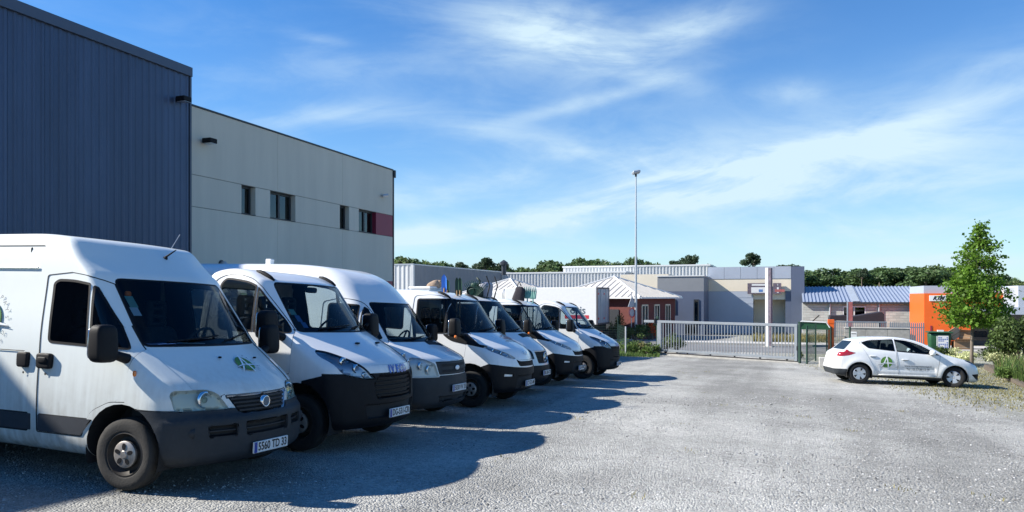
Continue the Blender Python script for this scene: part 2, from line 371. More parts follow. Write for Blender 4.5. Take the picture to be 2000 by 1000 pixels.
    # ---- cutting
    def cut(s, pid, poly, view, sign=0, only=(0,), minn=.12, xr=None, zr=None):
        """mark as pid the skin inside the outline as seen along the view axis ('x' front, 'y' side, 'z' top)"""
        bm = s.bm; pid_l = s.pid; i, j, k = {'x': (1, 2, 0), 'y': (0, 2, 1), 'z': (0, 1, 2)}[view]
        poly = np.array([q[:2] for q in poly], float); lo = poly.min(0) - .002; hi = poly.max(0) + .002
        def ok(f):
            n = f.normal[k]
            if (n * sign < minn) if sign else (abs(n) < minn): return False
            if f[pid_l] not in only: return False
            c = f.calc_center_median()
            if xr and not xr[0] <= c.x <= xr[1]: return False
            if zr and not zr[0] <= c.z <= zr[1]: return False
            a = [v.co[i] for v in f.verts]; b = [v.co[j] for v in f.verts]
            return max(a) > lo[0] and min(a) < hi[0] and max(b) > lo[1] and min(b) < hi[1]
        cand = {f for f in bm.faces if ok(f)}
        n = len(poly)
        for e in range(n):
            A, B = poly[e - 1], poly[e]; d = B - A; L = np.hypot(*d)
            if L < 1e-6: continue
            l2 = np.minimum(A, B) - 1e-4; h2 = np.maximum(A, B) + 1e-4
            sub = []
            for f in cand:
                a = [v.co[i] for v in f.verts]; b = [v.co[j] for v in f.verts]
                if max(a) > l2[0] and min(a) < h2[0] and max(b) > l2[1] and min(b) < h2[1]: sub.append(f)
            if not sub: continue
            co = Vector((0, 0, 0)); co[i], co[j] = A; no = Vector((0, 0, 0)); no[i], no[j] = -d[1] / L, d[0] / L
            geom = list({v for f in sub for v in f.verts}) + list({q for f in sub for q in f.edges}) + sub
            r = bmesh.ops.bisect_plane(bm, geom=geom, dist=1e-5, plane_co=co, plane_no=no)
            cand.update(g for g in r['geom'] if isinstance(g, bmesh.types.BMFace)); cand = {f for f in cand if f.is_valid}
        cand = list(cand)
        if not cand: return
        C = np.array([f.calc_center_median() for f in cand]); ins = in_poly(poly, C[:, i], C[:, j])
        for f, q in zip(cand, ins):
            if q: f[pid_l] = pid
    def take(s, pids):
        """faces of these panels as (verts, faces)"""
        if isinstance(pids, int): pids = (pids,)
        vs = {}; fs = []
        for f in s.bm.faces:
            if f[s.pid] in pids: fs.append([vs.setdefault(v.index, len(vs)) for v in f.verts])
        s.bm.verts.ensure_lookup_table()
        return [s.bm.verts[i].co.copy() for i in vs], fs
    def panel(s, pids, name, mat, parent, rim=None, rim_mat='seam', push=0.0, y_side=0, keep=None, flip=False, normals=True, lip=0.0):
        """link the panel as an object. rim = (width, depth): a band along its edge, sunk (depth < 0) or proud"""
        s.bm.verts.index_update(); v, f = s.take(pids)
        if y_side: f = [q for q in f if sum(v[i].y for i in q) * y_side > 0]
        if keep: f = [q for q in f if keep(sum((v[i] for i in q), Vector()) / len(q))]
        if not f: return None
        used = sorted({i for q in f for i in q}); mp = {a: b for b, a in enumerate(used)}; v = [v[i] for i in used]; f = [[mp[i] for i in q] for q in f]
        me = bpy.data.meshes.new(name); me.from_pydata(v, [], f)
        me.materials.append(MATS[mat]); me.materials.append(MATS[rim_mat])
        pos = np.array(v)
        if push:
            g = s.grad(pos); g /= np.maximum(np.linalg.norm(g, axis=1), 1e-6)[:, None]; pos = pos + g * push
            me.vertices.foreach_set('co', pos.ravel())
        if rim:
            bm = bmesh.new(); bm.from_mesh(me); bm.normal_update()
            r = bmesh.ops.inset_region(bm, faces=bm.faces[:], thickness=rim[0], depth=rim[1], use_boundary=True, use_even_offset=True)
            for q in r['faces']: q.material_index = 1
            bm.to_mesh(me); bm.free()
        me.shade_smooth()
        if normals:
            pos = np.empty(len(me.vertices) * 3); me.vertices.foreach_get('co', pos); pos = pos.reshape(-1, 3)
            g = s.grad(pos); g /= np.maximum(np.linalg.norm(g, axis=1), 1e-6)[:, None]
            me.normals_split_custom_set_from_vertices(g.tolist())
        if flip: me.flip_normals()
        return link(name, me, parent)
    # ---- points on the skin
    def _march(s, f, a, b, n=60):
        t = np.linspace(a, b, n); N = len(f(t[0])); out = np.full(N, np.nan); prev = f(t[0])
        for q0, q1 in zip(t[:-1], t[1:]):
            cur = f(q1); hit = np.isnan(out) & (prev > 0) & (cur <= 0); out[hit] = q0 + (q1 - q0) * (prev / np.where(hit, prev - cur, 1))[hit]; prev = cur
        for _ in range(2):
            o = np.where(np.isnan(out), a, out); v0 = f(o); dd = (f(o + .004) - v0) / .004; out = np.where(np.isnan(out), out, o - v0 / np.where(np.abs(dd) < .15, 1e9, dd))
        return out
    def on_front(s, y, z, off=0.0):
        y = np.atleast_1d(np.asarray(y, float)); z = np.atleast_1d(np.asarray(z, float)) + 0 * y; y = y + 0 * z
        x = s._march(lambda q: s.F(q + 0 * y, y, z), .3, -2.6, 90); return s._off(np.stack([x, y, z], 1), off)
    def on_side(s, x, z, sign, off=0.0):
        x = np.atleast_1d(np.asarray(x, float)); z = np.atleast_1d(np.asarray(z, float)) + 0 * x; x = x + 0 * z
        y = s._march(lambda q: s.F(x, q * sign + 0 * x, z), 1.4, .2) * sign; return s._off(np.stack([x, y, z], 1), off)
    def on_top(s, x, y, off=0.0):
        x = np.atleast_1d(np.asarray(x, float)); y = np.atleast_1d(np.asarray(y, float)) + 0 * x; x = x + 0 * y
        z = s._march(lambda q: s.F(x, y, q + 0 * x), 2.9, .3, 90); return s._off(np.stack([x, y, z], 1), off)
    def _off(s, p, off):
        if off:
            g = s.grad(p); g /= np.maximum(np.linalg.norm(g, axis=1), 1e-6)[:, None]; p = p + g * off
        return p

# ------------------------------------------------------------------ the lie of the land
GH, GSX, GSY = 1.75, -.02, -.035         # eye height, fall of the yard to the right and away from the camera
YG = 38.5                                # beyond the gate the land is level
def gz(X, Y):
    return -GH + GSX * max(-25.0, min(25.0, X)) * max(0.0, min(1.0, (44 - Y) / 16)) + GSY * max(-20.0, min(Y, YG))
def at(px, d):
    """ground position seen at picture column px at depth d"""
    k = (px - 1000) / FPX; return d * (k * CA - SA), d * (k * SA + CA)
def zat(py, d): return (580 - py) / FPX * d
def on_x(px, X):
    k = (px - 1000) / FPX; d = X / (k * CA - SA); return d * (k * SA + CA), d     # Y, depth on the plane X = const
def on_y(px, Y):
    k = (px - 1000) / FPX; d = Y / (k * SA + CA); return d * (k * CA - SA), d
# ------------------------------------------------------------------ surfaces of the setting
def ground_mat():
    m, N, L, b = new_mat('gravel_yard'); tc = N.new('ShaderNodeTexCoord'); pos = tc.outputs['Object']
    def noise(scale, detail=5, rough=.6):
        n = N.new('ShaderNodeTexNoise'); L.new(pos, n.inputs['Vector']); n.inputs['Scale'].default_value = scale; n.inputs['Detail'].default_value = detail; n.inputs['Roughness'].default_value = rough; return n.outputs['Fac']
    def mr(f, a, b_, c, d):
        r = N.new('ShaderNodeMapRange'); L.new(f, r.inputs[0]); r.inputs[1].default_value = a; r.inputs[2].default_value = b_; r.inputs[3].default_value = c; r.inputs[4].default_value = d; return r.outputs[0]
    def mth(op, a, c):
        n = N.new('ShaderNodeMath'); n.operation = op
        for i, v in enumerate((a, c)):
            if isinstance(v, (int, float)): n.inputs[i].default_value = v
            else: L.new(v, n.inputs[i])
        return n.outputs[0]
    vo = N.new('ShaderNodeTexVoronoi'); L.new(pos, vo.inputs['Vector']); vo.inputs['Scale'].default_value = 46; vo.inputs['Randomness'].default_value = 1
    vo2 = N.new('ShaderNodeTexVoronoi'); L.new(pos, vo2.inputs['Vector']); vo2.inputs['Scale'].default_value = 17
    sc = N.new('ShaderNodeSeparateColor'); L.new(vo.outputs['Color'], sc.inputs[0]); sc2 = N.new('ShaderNodeSeparateColor'); L.new(vo2.outputs['Color'], sc2.inputs[0])
    stones = mth('MULTIPLY', mr(sc.outputs[0], 0, 1, .74, 1.22), mr(sc2.outputs[1], 0, 1, .90, 1.08))
    patch = mth('MULTIPLY', mth('MULTIPLY', mr(noise(.28, 5, .65), .34, .66, .70, 1.14), mr(noise(1.7, 6, .7), .3, .7, .86, 1.10)), mr(noise(4.5, 5, .7), .55, .75, 1.0, .80))
    # broad lanes packed pale by tyres, along the way to the gate
    mp = N.new('ShaderNodeMapping'); L.new(pos, mp.inputs[0]); mp.inputs['Rotation'].default_value = (0, 0, R(3)); mp.inputs['Scale'].default_value = (1, .06, 1)
    n = N.new('ShaderNodeTexNoise'); L.new(mp.outputs[0], n.inputs['Vector']); n.inputs['Scale'].default_value = .8; n.inputs['Detail'].default_value = 4; n.inputs['Distortion'].default_value = .4
    val = mth('MULTIPLY', mth('MULTIPLY', stones, patch), mr(n.outputs['Fac'], .36, .64, .76, 1.12))
    cc = N.new('ShaderNodeCombineColor'); L.new(mth('MULTIPLY', val, .43), cc.inputs[0]); L.new(mth('MULTIPLY', val, .422), cc.inputs[1]); L.new(mth('MULTIPLY', val, .385), cc.inputs[2])
    # thin grass and moss where nobody drives: round the car and along the right edge
    sp = N.new('ShaderNodeSeparateXYZ'); L.new(pos, sp.inputs[0])
    edge = mth('ADD', mth('MULTIPLY', sp.outputs[0], .16), mth('MULTIPLY', sp.outputs[1], .035))
    moss = mth('MULTIPLY', mth('MULTIPLY', mr(mth('ADD', edge, mth('MULTIPLY', noise(.55, 5), .6)), 1.58, 2.05, 0, 1), mr(sp.outputs[1], 14, 19, 0, 1)), mr(noise(7, 6, .75), .42, .60, 0, .85))
    mx = N.new('ShaderNodeMix'); mx.data_type = 'RGBA'; L.new(moss, mx.inputs['Factor']); L.new(cc.outputs[0], mx.inputs['A']); mx.inputs['B'].default_value = (.20, .21, .075, 1)
    L.new(mx.outputs['Result'], b.inputs['Base Color']); b.inputs['Roughness'].default_value = .95; b.inputs['Specular IOR Level'].default_value = .2
    bp = N.new('ShaderNodeBump'); bp.inputs['Strength'].default_value = .9; bp.inputs['Distance'].default_value = .016
    hgt = mth('ADD', mth('MULTIPLY', vo.outputs['Distance'], -1.2), mth('ADD', mth('MULTIPLY', noise(14, 4), .7), mth('MULTIPLY', sc.outputs[1], .4)))
    L.new(hgt, bp.inputs['Height']); L.new(bp.outputs[0], b.inputs['Normal'])
ground_mat()
P('stone', (.38, .375, .36), .9, var=.5, vscale=25); P('stone_dark', (.16, .158, .152), .9, var=.4, vscale=25); P('stone_light', (.52, .515, .50), .9, var=.3, vscale=25)
P('asphalt', (.20, .198, .195), .9, var=.25, vscale=30, bump=.4, bscale=80, var2=.25, v2scale=.4)
P('concrete', (.36, .35, .32), .9, var=.22, vscale=5, bump=.3, bscale=50, var2=.15, v2scale=.8)
P('pale_concrete', (.50, .48, .44), .9, var=.2, vscale=4, bump=.2, bscale=40)
P('field', (.075, .10, .03), .95, var=.4, vscale=.2)
P('dark_cladding', (.062, .088, .148), .42, .25, var=.16, vscale=1.2, var2=.14, v2scale=.25, stretch=(1, 1, .22), objrand=.09)
P('dark_trim', (.085, .098, .13), .4, .3, var=.05)
P('beige_render', (.63, .585, .485), .85, var=.05, vscale=2.2, bump=.05, bscale=30, var2=.07, v2scale=.5, stretch=(1, 1, .13), objrand=.02)
P('joint', (.20, .195, .18), .9)
P('anthracite', (.035, .04, .047), .45)
P('dark_red_panel', (.25, .020, .050), .5, var=.06)
P('white_cladding', (.66, .66, .64), .5, .1, var=.06, vscale=.5)
P('grey_cladding', (.44, .48, .54), .5, .15, var=.06, vscale=.6)
P('slate_and_shade_cladding', (.115, .14, .20), .5, .15, var=.06, vscale=.6)
P('cream_render', (.80, .71, .55), .85, var=.06, vscale=.8)
P('grey_and_shade_render', (.24, .25, .26), .85, var=.06, vscale=.8)
P('roof_metal', (.60, .57, .52), .5, .15, var=.10, vscale=.8)
P('blue_roof', (.32, .37, .46), .45, .2, var=.08, vscale=.6)
P('brick_red', (.15, .045, .038), .9, var=.3, vscale=9, bump=.2)
P('orange_paint', (.80, .13, .012), .5, var=.06, vscale=.8)
P('galvanised', (.50, .52, .54), .42, .5, var=.12, vscale=3)
P('gate_paint', (.27, .30, .33), .45, .35, var=.1, vscale=3)
P('fence_green', (.012, .045, .030), .5)
P('bin_green', (.018, .085, .035), .5, var=.15)
P('cardboard', (.36, .22, .12), .9, var=.12, vscale=8); P('pale_cardboard', (.56, .44, .30), .9, var=.1, vscale=8)
P('tarp_dark', (.022, .018, .026), .8, var=.3)
P('white_panel', (.74, .74, .72), .55, var=.05)
P('purple_print', (.15, .12, .15), .6, var=.5, vscale=6)
P('red_totem', (.42, .13, .12), .6, var=.3, vscale=5)
P('trailer_grey', (.34, .38, .42), .5, var=.1, vscale=3); P('trailer_frame', (.10, .085, .09), .6)
P('red_mark', (.55, .03, .05), .5)
P('bark', (.17, .14, .11), .95, var=.35, vscale=14, bump=.5, stretch=(1, 1, .2))
P('soil', (.12, .095, .07), .95, var=.3)
def leaf_mat(name, col, var=.45, trans=.35):
    m, N, L, b = new_mat(name); out = [n for n in N if n.type == 'OUTPUT_MATERIAL'][0]
    g = N.new('ShaderNodeNewGeometry'); r = N.new('ShaderNodeMapRange'); L.new(g.outputs['Random Per Island'], r.inputs[0]); r.inputs[3].default_value = 1 - var; r.inputs[4].default_value = 1 + var
    tc = N.new('ShaderNodeTexCoord'); n = N.new('ShaderNodeTexNoise'); L.new(tc.outputs['Object'], n.inputs['Vector']); n.inputs['Scale'].default_value = .9; n.inputs['Detail'].default_value = 3
    r2 = N.new('ShaderNodeMapRange'); L.new(n.outputs['Fac'], r2.inputs[0]); r2.inputs[1].default_value = .35; r2.inputs[2].default_value = .65; r2.inputs[3].default_value = .8; r2.inputs[4].default_value = 1.2
    mu = N.new('ShaderNodeMath'); mu.operation = 'MULTIPLY'; L.new(r.outputs[0], mu.inputs[0]); L.new(r2.outputs[0], mu.inputs[1])
    mx = N.new('ShaderNodeMix'); mx.data_type = 'RGBA'; mx.blend_type = 'MULTIPLY'; mx.inputs['Factor'].default_value = 1; mx.inputs['A'].default_value = (*col, 1)
    c = N.new('ShaderNodeCombineColor'); [L.new(mu.outputs[0], c.inputs[i]) for i in range(3)]; L.new(c.outputs[0], mx.inputs['B'])
    L.new(mx.outputs['Result'], b.inputs['Base Color']); b.inputs['Roughness'].default_value = .55; b.inputs['Specular IOR Level'].default_value = .3
    t = N.new('ShaderNodeBsdfTranslucent'); L.new(mx.outputs['Result'], t.inputs[0]); ms = N.new('ShaderNodeMixShader'); ms.inputs[0].default_value = trans
    L.new(b.outputs[0], ms.inputs[1]); L.new(t.outputs[0], ms.inputs[2]); L.new(ms.outputs[0], out.inputs[0])
leaf_mat('leaf_far', (.092, .150, .055), .5); leaf_mat('leaf_pine', (.058, .092, .048)); leaf_mat('leaf_maple', (.13, .24, .028), .4, .45); leaf_mat('leaf_shrub', (.085, .13, .035)); leaf_mat('leaf_weed', (.12, .19, .045)); leaf_mat('leaf_dry', (.26, .23, .09)); leaf_mat('flower_orange', (.65, .12, .03)); leaf_mat('flower_pale', (.60, .62, .34)); leaf_mat('leaf_mid', (.12, .17, .055), .5)

# ------------------------------------------------------------------ ground, road and kerbs
def build_ground():
    xs = sorted({*np.arange(-26, 26.1, 1.0).tolist(), *[-1500, -500, -200, -100, -60, -40, -32, 32, 40, 60, 100, 200, 500, 1500]})
    ys = sorted({*np.arange(-6, 46.1, 1.0).tolist(), *[-60, -20, -10, 55, 70, 100, 150, 250, 500, 1000, 2500], YG})
    rnd = np.random.RandomState(3); bumps = {}
    v = [(x, y, gz(x, y) + (rnd.uniform(-.012, .012) if abs(x) < 26 and y < 37 else 0) - (.004 * 0)) for y in ys for x in xs]; n = len(xs)
    me = bpy.data.meshes.new('ground'); me.from_pydata(v, [], [(j * n + i, j * n + i + 1, (j + 1) * n + i + 1, (j + 1) * n + i) for j in range(len(ys) - 1) for i in range(n - 1)])
    me.materials.append(MATS['gravel_yard']); me.shade_smooth(); tag(link('ground', me), kind='structure')
build_ground()
def slab(name, quad, z, th, mat, kind='structure', c=.01):
    m = MB(); m.prism([(x, y, z) for x, y in quad], (0, 0, -th)); return tag(m.build(name, mat), kind=kind)
ZF = -GH + GSY * YG                      # level ground beyond the gate
slab('road', [(-120, 44.5), (120, 42.5), (120, 49.0), (-120, 50.5)], ZF + .006, .05, 'asphalt')
slab('pavement', [(-120, 50.62), (120, 49.12), (120, 51.2), (-120, 52.7)], ZF + .12, .2, 'pale_concrete')
kb = MB(); kb.prism([(-120, 50.50, ZF + .13), (120, 49.0, ZF + .13), (120, 49.118, ZF + .13), (-120, 50.618, ZF + .13)], (0, 0, -.3)); tag(kb.build('kerb', 'concrete'), kind='structure')
slab('field', [(-1400, 130), (1400, 130), (1400, 2400), (-1400, 2400)], ZF + .01, .02, 'field')
def pebbles():
    """loose stones on the yard, denser and finer than anyone could count"""
    rnd = np.random.RandomState(11); N = 52000
    d = 3.0 + 15 * rnd.rand(N) ** 1.5; k = rnd.uniform(-.78, .78, N); X = d * (k * CA - SA); Y = d * (k * SA + CA)
    Z = np.array([gz(x, y) for x, y in zip(X, Y)]) + .001
    s = .0035 + .0125 * rnd.rand(N) ** 7 + .0006 * d * rnd.rand(N)
    base = np.array([(1, 0, 0), (-1, 0, 0), (0, 1, 0), (0, -1, 0), (0, 0, 1), (0, 0, -.5)], float); fs = np.array([(0, 2, 4), (2, 1, 4), (1, 3, 4), (3, 0, 4), (2, 0, 5), (1, 2, 5), (3, 1, 5), (0, 3, 5)])
    ang = rnd.rand(N) * 6.283; c, q = np.cos(ang), np.sin(ang); V = base[None] * (rnd.uniform(.6, 1.35, (N, 6, 1))) * s[:, None, None] * np.stack([rnd.uniform(.8, 1.5, N), rnd.uniform(.7, 1.1, N), rnd.uniform(.5, .95, N)], 1)[:, None, :]
    V = np.stack([V[..., 0] * c[:, None] - V[..., 1] * q[:, None] + X[:, None], V[..., 0] * q[:, None] + V[..., 1] * c[:, None] + Y[:, None], V[..., 2] + Z[:, None]], 2)
    F = fs[None] + (np.arange(N) * 6)[:, None, None]; me = bpy.data.meshes.new('gravel'); me.from_pydata(V.reshape(-1, 3).tolist(), [], F.reshape(-1, 3).tolist())
    for nm in ('stone', 'stone_dark', 'stone_light'): me.materials.append(MATS[nm])
    me.polygons.foreach_set('material_index', np.repeat(rnd.choice(3, N, p=[.52, .26, .22]), 8)); tag(link('gravel', me), 'loose grey stones strewn over the gravel yard', 'gravel', kind='stuff')
pebbles()

# ------------------------------------------------------------------ the two buildings along the row of vans
XW = -18.3
def wbox(name, x0, x1, y0, y1, z0, z1, mat, parent, c=0.0): return MB().box(x0, x1, y0, y1, z0, z1, c=c).build(name, mat, parent)
def ribbed(parent, name, p0, p1, z0, z1, out, pitch, depth, mat, sheet_w=None, slope=None, flat=.5):
    """vertical ribs between ground points p0 and p1; split in sheets when sheet_w is given"""
    p0 = Vector((*p0, 0)); p1 = Vector((*p1, 0)); L_ = (p1 - p0).length; u = (p1 - p0) / L_; o = Vector((*out, 0)).normalized()
    def strip(a, b):
        m = MB(); pts = []; x = a
        while x < b - 1e-6:
            for t, h in ((0, 0), (flat, 0), (flat + .12, 1), (.88, 1)):
                q = x + t * pitch
                if q <= b + 1e-6: pts.append((q, h * depth))
            x += pitch
        pts.append((b, 0)); vs = []
        for q, h in pts: vs += [p0 + u * q + o * h + Vector((0, 0, z0)), p0 + u * q + o * h + Vector((0, 0, z1))]
        m.add(vs, [(2 * i, 2 * i + 2, 2 * i + 3, 2 * i + 1) for i in range(len(pts) - 1)]); return m.build(name, mat, parent)
    if not sheet_w: return strip(0, L_)
    n = max(1, round(L_ / sheet_w))
    for k in range(n): strip(L_ * k / n, L_ * (k + 1) / n - .006)
def left_buildings():
    yc, dc = on_x(372, XW); ye, de = on_x(767, XW); zt = zat(133, dc); zb = zat(206, dc)
    # warehouse clad in ribbed sheets
    w = empty('warehouse', (0, 0, 0)); tag(w, 'tall dark blue-grey warehouse clad in vertical ribbed metal', 'warehouse')
    y0 = -16.0; g = -2.6
    wbox('core_wall', XW - 30, XW - .05, y0, yc - .02, g - 1.2, zt - .15, 'dark_cladding', w)
    ribbed(w, 'cladding_sheet', (XW, y0), (XW, yc - .08), g - 1.0, zt - .28, (1, 0), .25, .028, 'dark_cladding', 1.0)
    m = MB().box(XW - .12, XW + .10, y0, yc, zt - .30, zt, c=.01); m.build('eaves_trim', 'dark_trim', w)
    wbox('corner_trim', XW - .12, XW + .055, yc - .075, yc - .004, g - 1.0, zt - .305, 'dark_trim', w)
    wbox('roof_deck', XW - 30, XW - .125, y0, yc, zt - .14, zt - .06, 'dark_trim', w)
    # rendered office block
    b = empty('office_building', (0, 0, 0)); tag(b, 'beige rendered building with four dark windows and a dark red panel', 'building')
    wbox('core_wall', XW - 22, XW - .32, yc + .01, ye - .05, g - 2, zb - .05, 'beige_render', b)
    zj1 = zat(340, dc); zj2 = zat(403, dc); bands = [(g - 2, zj2), (zj2 + .018, zj1), (zj1 + .018, zb)]
    wins = [(472, 499), (528, 577), (664, 682), (701, 765)]
    wy = [(on_x(a, XW)[0], on_x(c_, XW)[0]) for a, c_ in wins]; redy = on_x(735, XW)[0]
    wy[3] = (wy[3][0], ye - .02)
    def run(z0, z1, y0_, y1_, n):
        for k in range(n):
            a = y0_ + (y1_ - y0_) * k / n; c_ = y0_ + (y1_ - y0_) * (k + 1) / n; wbox('wall_panel', XW - .30, XW, a + .004, c_ - .004, z0, z1, 'beige_render', b, c=.006)
    run(bands[0][0], bands[0][1], yc + .01, ye, 3); run(bands[2][0], bands[2][1], yc + .01, ye, 3)
    cuts = [yc + .01] + [q for p in wy for q in p] + [ye]
    for k in range(0, len(cuts) - 1, 2):
        if cuts[k + 1] - cuts[k] > .05: run(bands[1][0], bands[1][1], cuts[k], cuts[k + 1], 1)
    wbox('panel_joint', XW - .25, XW - .02, yc + .02, ye - .02, zj2 + .002, zj2 + .016, 'joint', b); wbox('panel_joint', XW - .25, XW - .02, yc + .02, ye - .02, zj1 + .002, zj1 + .016, 'joint', b)
    for i, (a, c_) in enumerate(wy):
        z0, z1 = bands[1]
        if i == 3:
            wbox('red_panel', XW - .29, XW - .004, redy, ye - .004, z0, z1, 'dark_red_panel', b, c=.004); c_ = redy - .004
            wbox('red_reveal', XW - .28, XW - .006, c_ - .02, c_, z0, z1, 'dark_red_panel', b)
        f = MB(); t = .07
        f.box(XW - .29, XW - .20, a + .004, c_ - .03, z0 + .002, z0 + t); f.box(XW - .29, XW - .20, a + .004, c_ - .03, z1 - t, z1 - .002); f.box(XW - .292, XW - .198, a + .004, a + t, z0 + .003, z1 - .003); f.box(XW - .292, XW - .198, c_ - t - .03, c_ - .03, z0 + .003, z1 - .003)
        if c_ - a > 1.2: f.box(XW - .292, XW - .198, (a + c_) / 2 - .05, (a + c_) / 2 + .05, z0 + .003, z1 - .003)
        o = f.build('window', 'anthracite', b)
        wbox('pane', XW - .262, XW - .250, a + .05, c_ - .06, z0 + .05, z1 - .05, 'office_glass', o)
        wbox('sill', XW - .20, XW + .03, a, c_ - .02, z0 - .012, z0 + .012, 'anthracite', o)
    wbox('coping', XW - .34, XW + .035, yc + .01, ye + .03, zb + .003, zb + .06, 'anthracite', b, c=.005); wbox('rainwater_head', XW - .15, XW + .10, ye + .035, ye + .16, zb - .35, zb + .02, 'anthracite', b, c=.01)
    wbox('downpipe', XW - .07, XW + .01, ye + .06, ye + .13, g - 2, zb - .36, 'anthracite', b)
    wbox('roof_deck', XW - 22, XW - .35, yc + .01, ye, zb - .04, zb + .02, 'dark_trim', b)
    yr = on_x(752, XW)[0]; dr = on_x(758, XW)[1]; wbox('red_base_panel', XW - .02, XW + .006, yr, ye - .02, -2.6, zat(549, dr), 'dark_red_panel', b)
    # floodlights, camera and a pipe stub on the walls
    for (px, py, lab) in ((345, 195, 'small black floodlight near the top corner of the ribbed warehouse'), (396, 276, 'small black floodlight high on the beige office wall')):
        yy, dd = on_x(px, XW); z = zat(py, dd); r = empty('floodlight', (XW + .05, yy, z)); tag(r, lab, 'floodlight', 'floodlights on the two walls')
        MB().box(.06, .42, -.17, .17, -.09, .07, c=.02).build('lamp_housing', 'black_plastic', r); MB().box(.0, .06, -.06, .06, -.08, .08).build('bracket', 'black_plastic', r); MB().box(.10, .40, -.14, .14, -.098, -.092).build('lamp_glass', 'satin_silver', r)
    yy, dd = on_x(747, XW); r = empty('security_camera', (XW, yy, zat(383, dd))); tag(r, 'small wall camera high at the far end of the beige wall', 'camera')
    MB().tube([(.0, 0, 0), (.18, 0, .0)], .03, 8).build('bracket', 'anthracite', r); MB().tube([(.12, -.2, -.02), (.22, .1, .05)], .07, 10).build('camera_body', 'galvanised', r); MB().lathe([(.11, -.06), (.001, .0)], 12, (0, 0, .0), axis='x').build('mount_plate', 'anthracite', r)
    yy, dd = on_x(432, XW); r = empty('vent_pipe', (XW, yy, zat(515, dd))); tag(r, 'short round vent pipe low on the beige wall', 'pipe'); MB().tube([(0, 0, 0), (.16, 0, 0), (.22, 0, -.08)], .08, 12).build('pipe_bend', 'galvanised', r, True); MB().lathe([(.13, .0), (.13, .02), (.08, .03)], 14, axis='x').build('pipe_collar', 'anthracite', r)
m_ = glass('office_glass', (.10, .12, .14), 1.0, 1.9)
left_buildings()

# ------------------------------------------------------------------ beyond the gate
def walls_box(parent, name, x0, x1, y0, y1, z0, z1, mat): return MB().box(x0, x1, y0, y1, z0, z1).build(name, mat, parent)
def window(parent, x0, x1, y, z0, z1, frame='white_panel', pane='office_glass', t=.07, n=1):
    """window in a wall that looks to -y"""
    m = MB(); m.box(x0, x1, y - .05, y + .02, z0, z0 + t); m.box(x0, x1, y - .05, y + .02, z1 - t, z1)
    for k in range(n + 1): xx = x0 + (x1 - x0 - t) * k / n; m.box(xx, xx + t, y - .052, y + .022, z0 + .002, z1 - .002)
    o = m.build('window', frame, parent); MB().box(x0 + .02, x1 - .02, y - .02, y - .01, z0 + .02, z1 - .02).build('pane', pane, o); return o
def far_sheds():
    X, Y = at(807, 75); zt = zat(516, 75); r = empty('far_shed', (0, 0, 0)); tag(r, 'low grey metal shed with a pale ribbed end behind the vans', 'building')
    walls_box(r, 'wall', X - 30, X - .02, Y + .02, Y + 34, ZF, zt - .1, 'grey_and_shade_render'); ribbed(r, 'ribbed_wall', (X - 30, Y), (X, Y), ZF, zt - .05, (0, -1), .5, .05, 'white_cladding'); ribbed(r, 'side_wall', (X, Y), (X, Y + 34), ZF, zt - .05, (1, 0), 1.0, .03, 'grey_and_shade_render')
    walls_box(r, 'roof_edge', X - 30.05, X + .05, Y - .08, Y + 34, zt - .06, zt + .06, 'galvanised'); walls_box(r, 'corner_trim', X - .25, X + .06, Y - .09, Y + .2, ZF, zt - .065, 'white_cladding')
    # long white ribbed hall in two heights
    r = empty('white_hall', (0, 0, 0)); tag(r, 'long white hall of ribbed cladding in two heights behind the bungalows', 'building')
    for (a, c_, py, Y_, nm) in ((965, 1222, 533, 92, 'low_wall'), (1100, 1386, 520, 96, 'high_wall')):
        x0, d0 = on_y(a, Y_); x1, d1 = on_y(c_, Y_); z = zat(py, (d0 + d1) / 2)
        walls_box(r, nm, x0, x1, Y_ + .05, Y_ + 20 + (Y_ > 93) * .5, ZF, z - .1, 'white_cladding'); ribbed(r, 'ribbed_wall', (x0, Y_), (x1, Y_), ZF, z - .05, (0, -1), .42, .10, 'white_cladding', flat=.45); walls_box(r, 'roof_edge', x0 - .1, x1 + .1, Y_ - .14, Y_ + 20, z - .06, z + .12, 'white_panel')
    x0, d0 = on_y(1213, 91.7); x1, _ = on_y(1240, 91.7); walls_box(r, 'end_panel', x0, x1, 91.5, 91.85, ZF, zat(536, d0), 'grey_cladding')
    # chimney cowl on the ridge
    X, Y = at(984, 88); m = MB(); m.tube([(X, Y, 2.6), (X, Y, 3.9)], .28, 10); m.lathe([(.5, 3.8), (.5, 4.1), (.05, 4.4)], 10, (X, Y, 0), axis='z'); c = m.build('roof_cowl', 'anthracite', r)
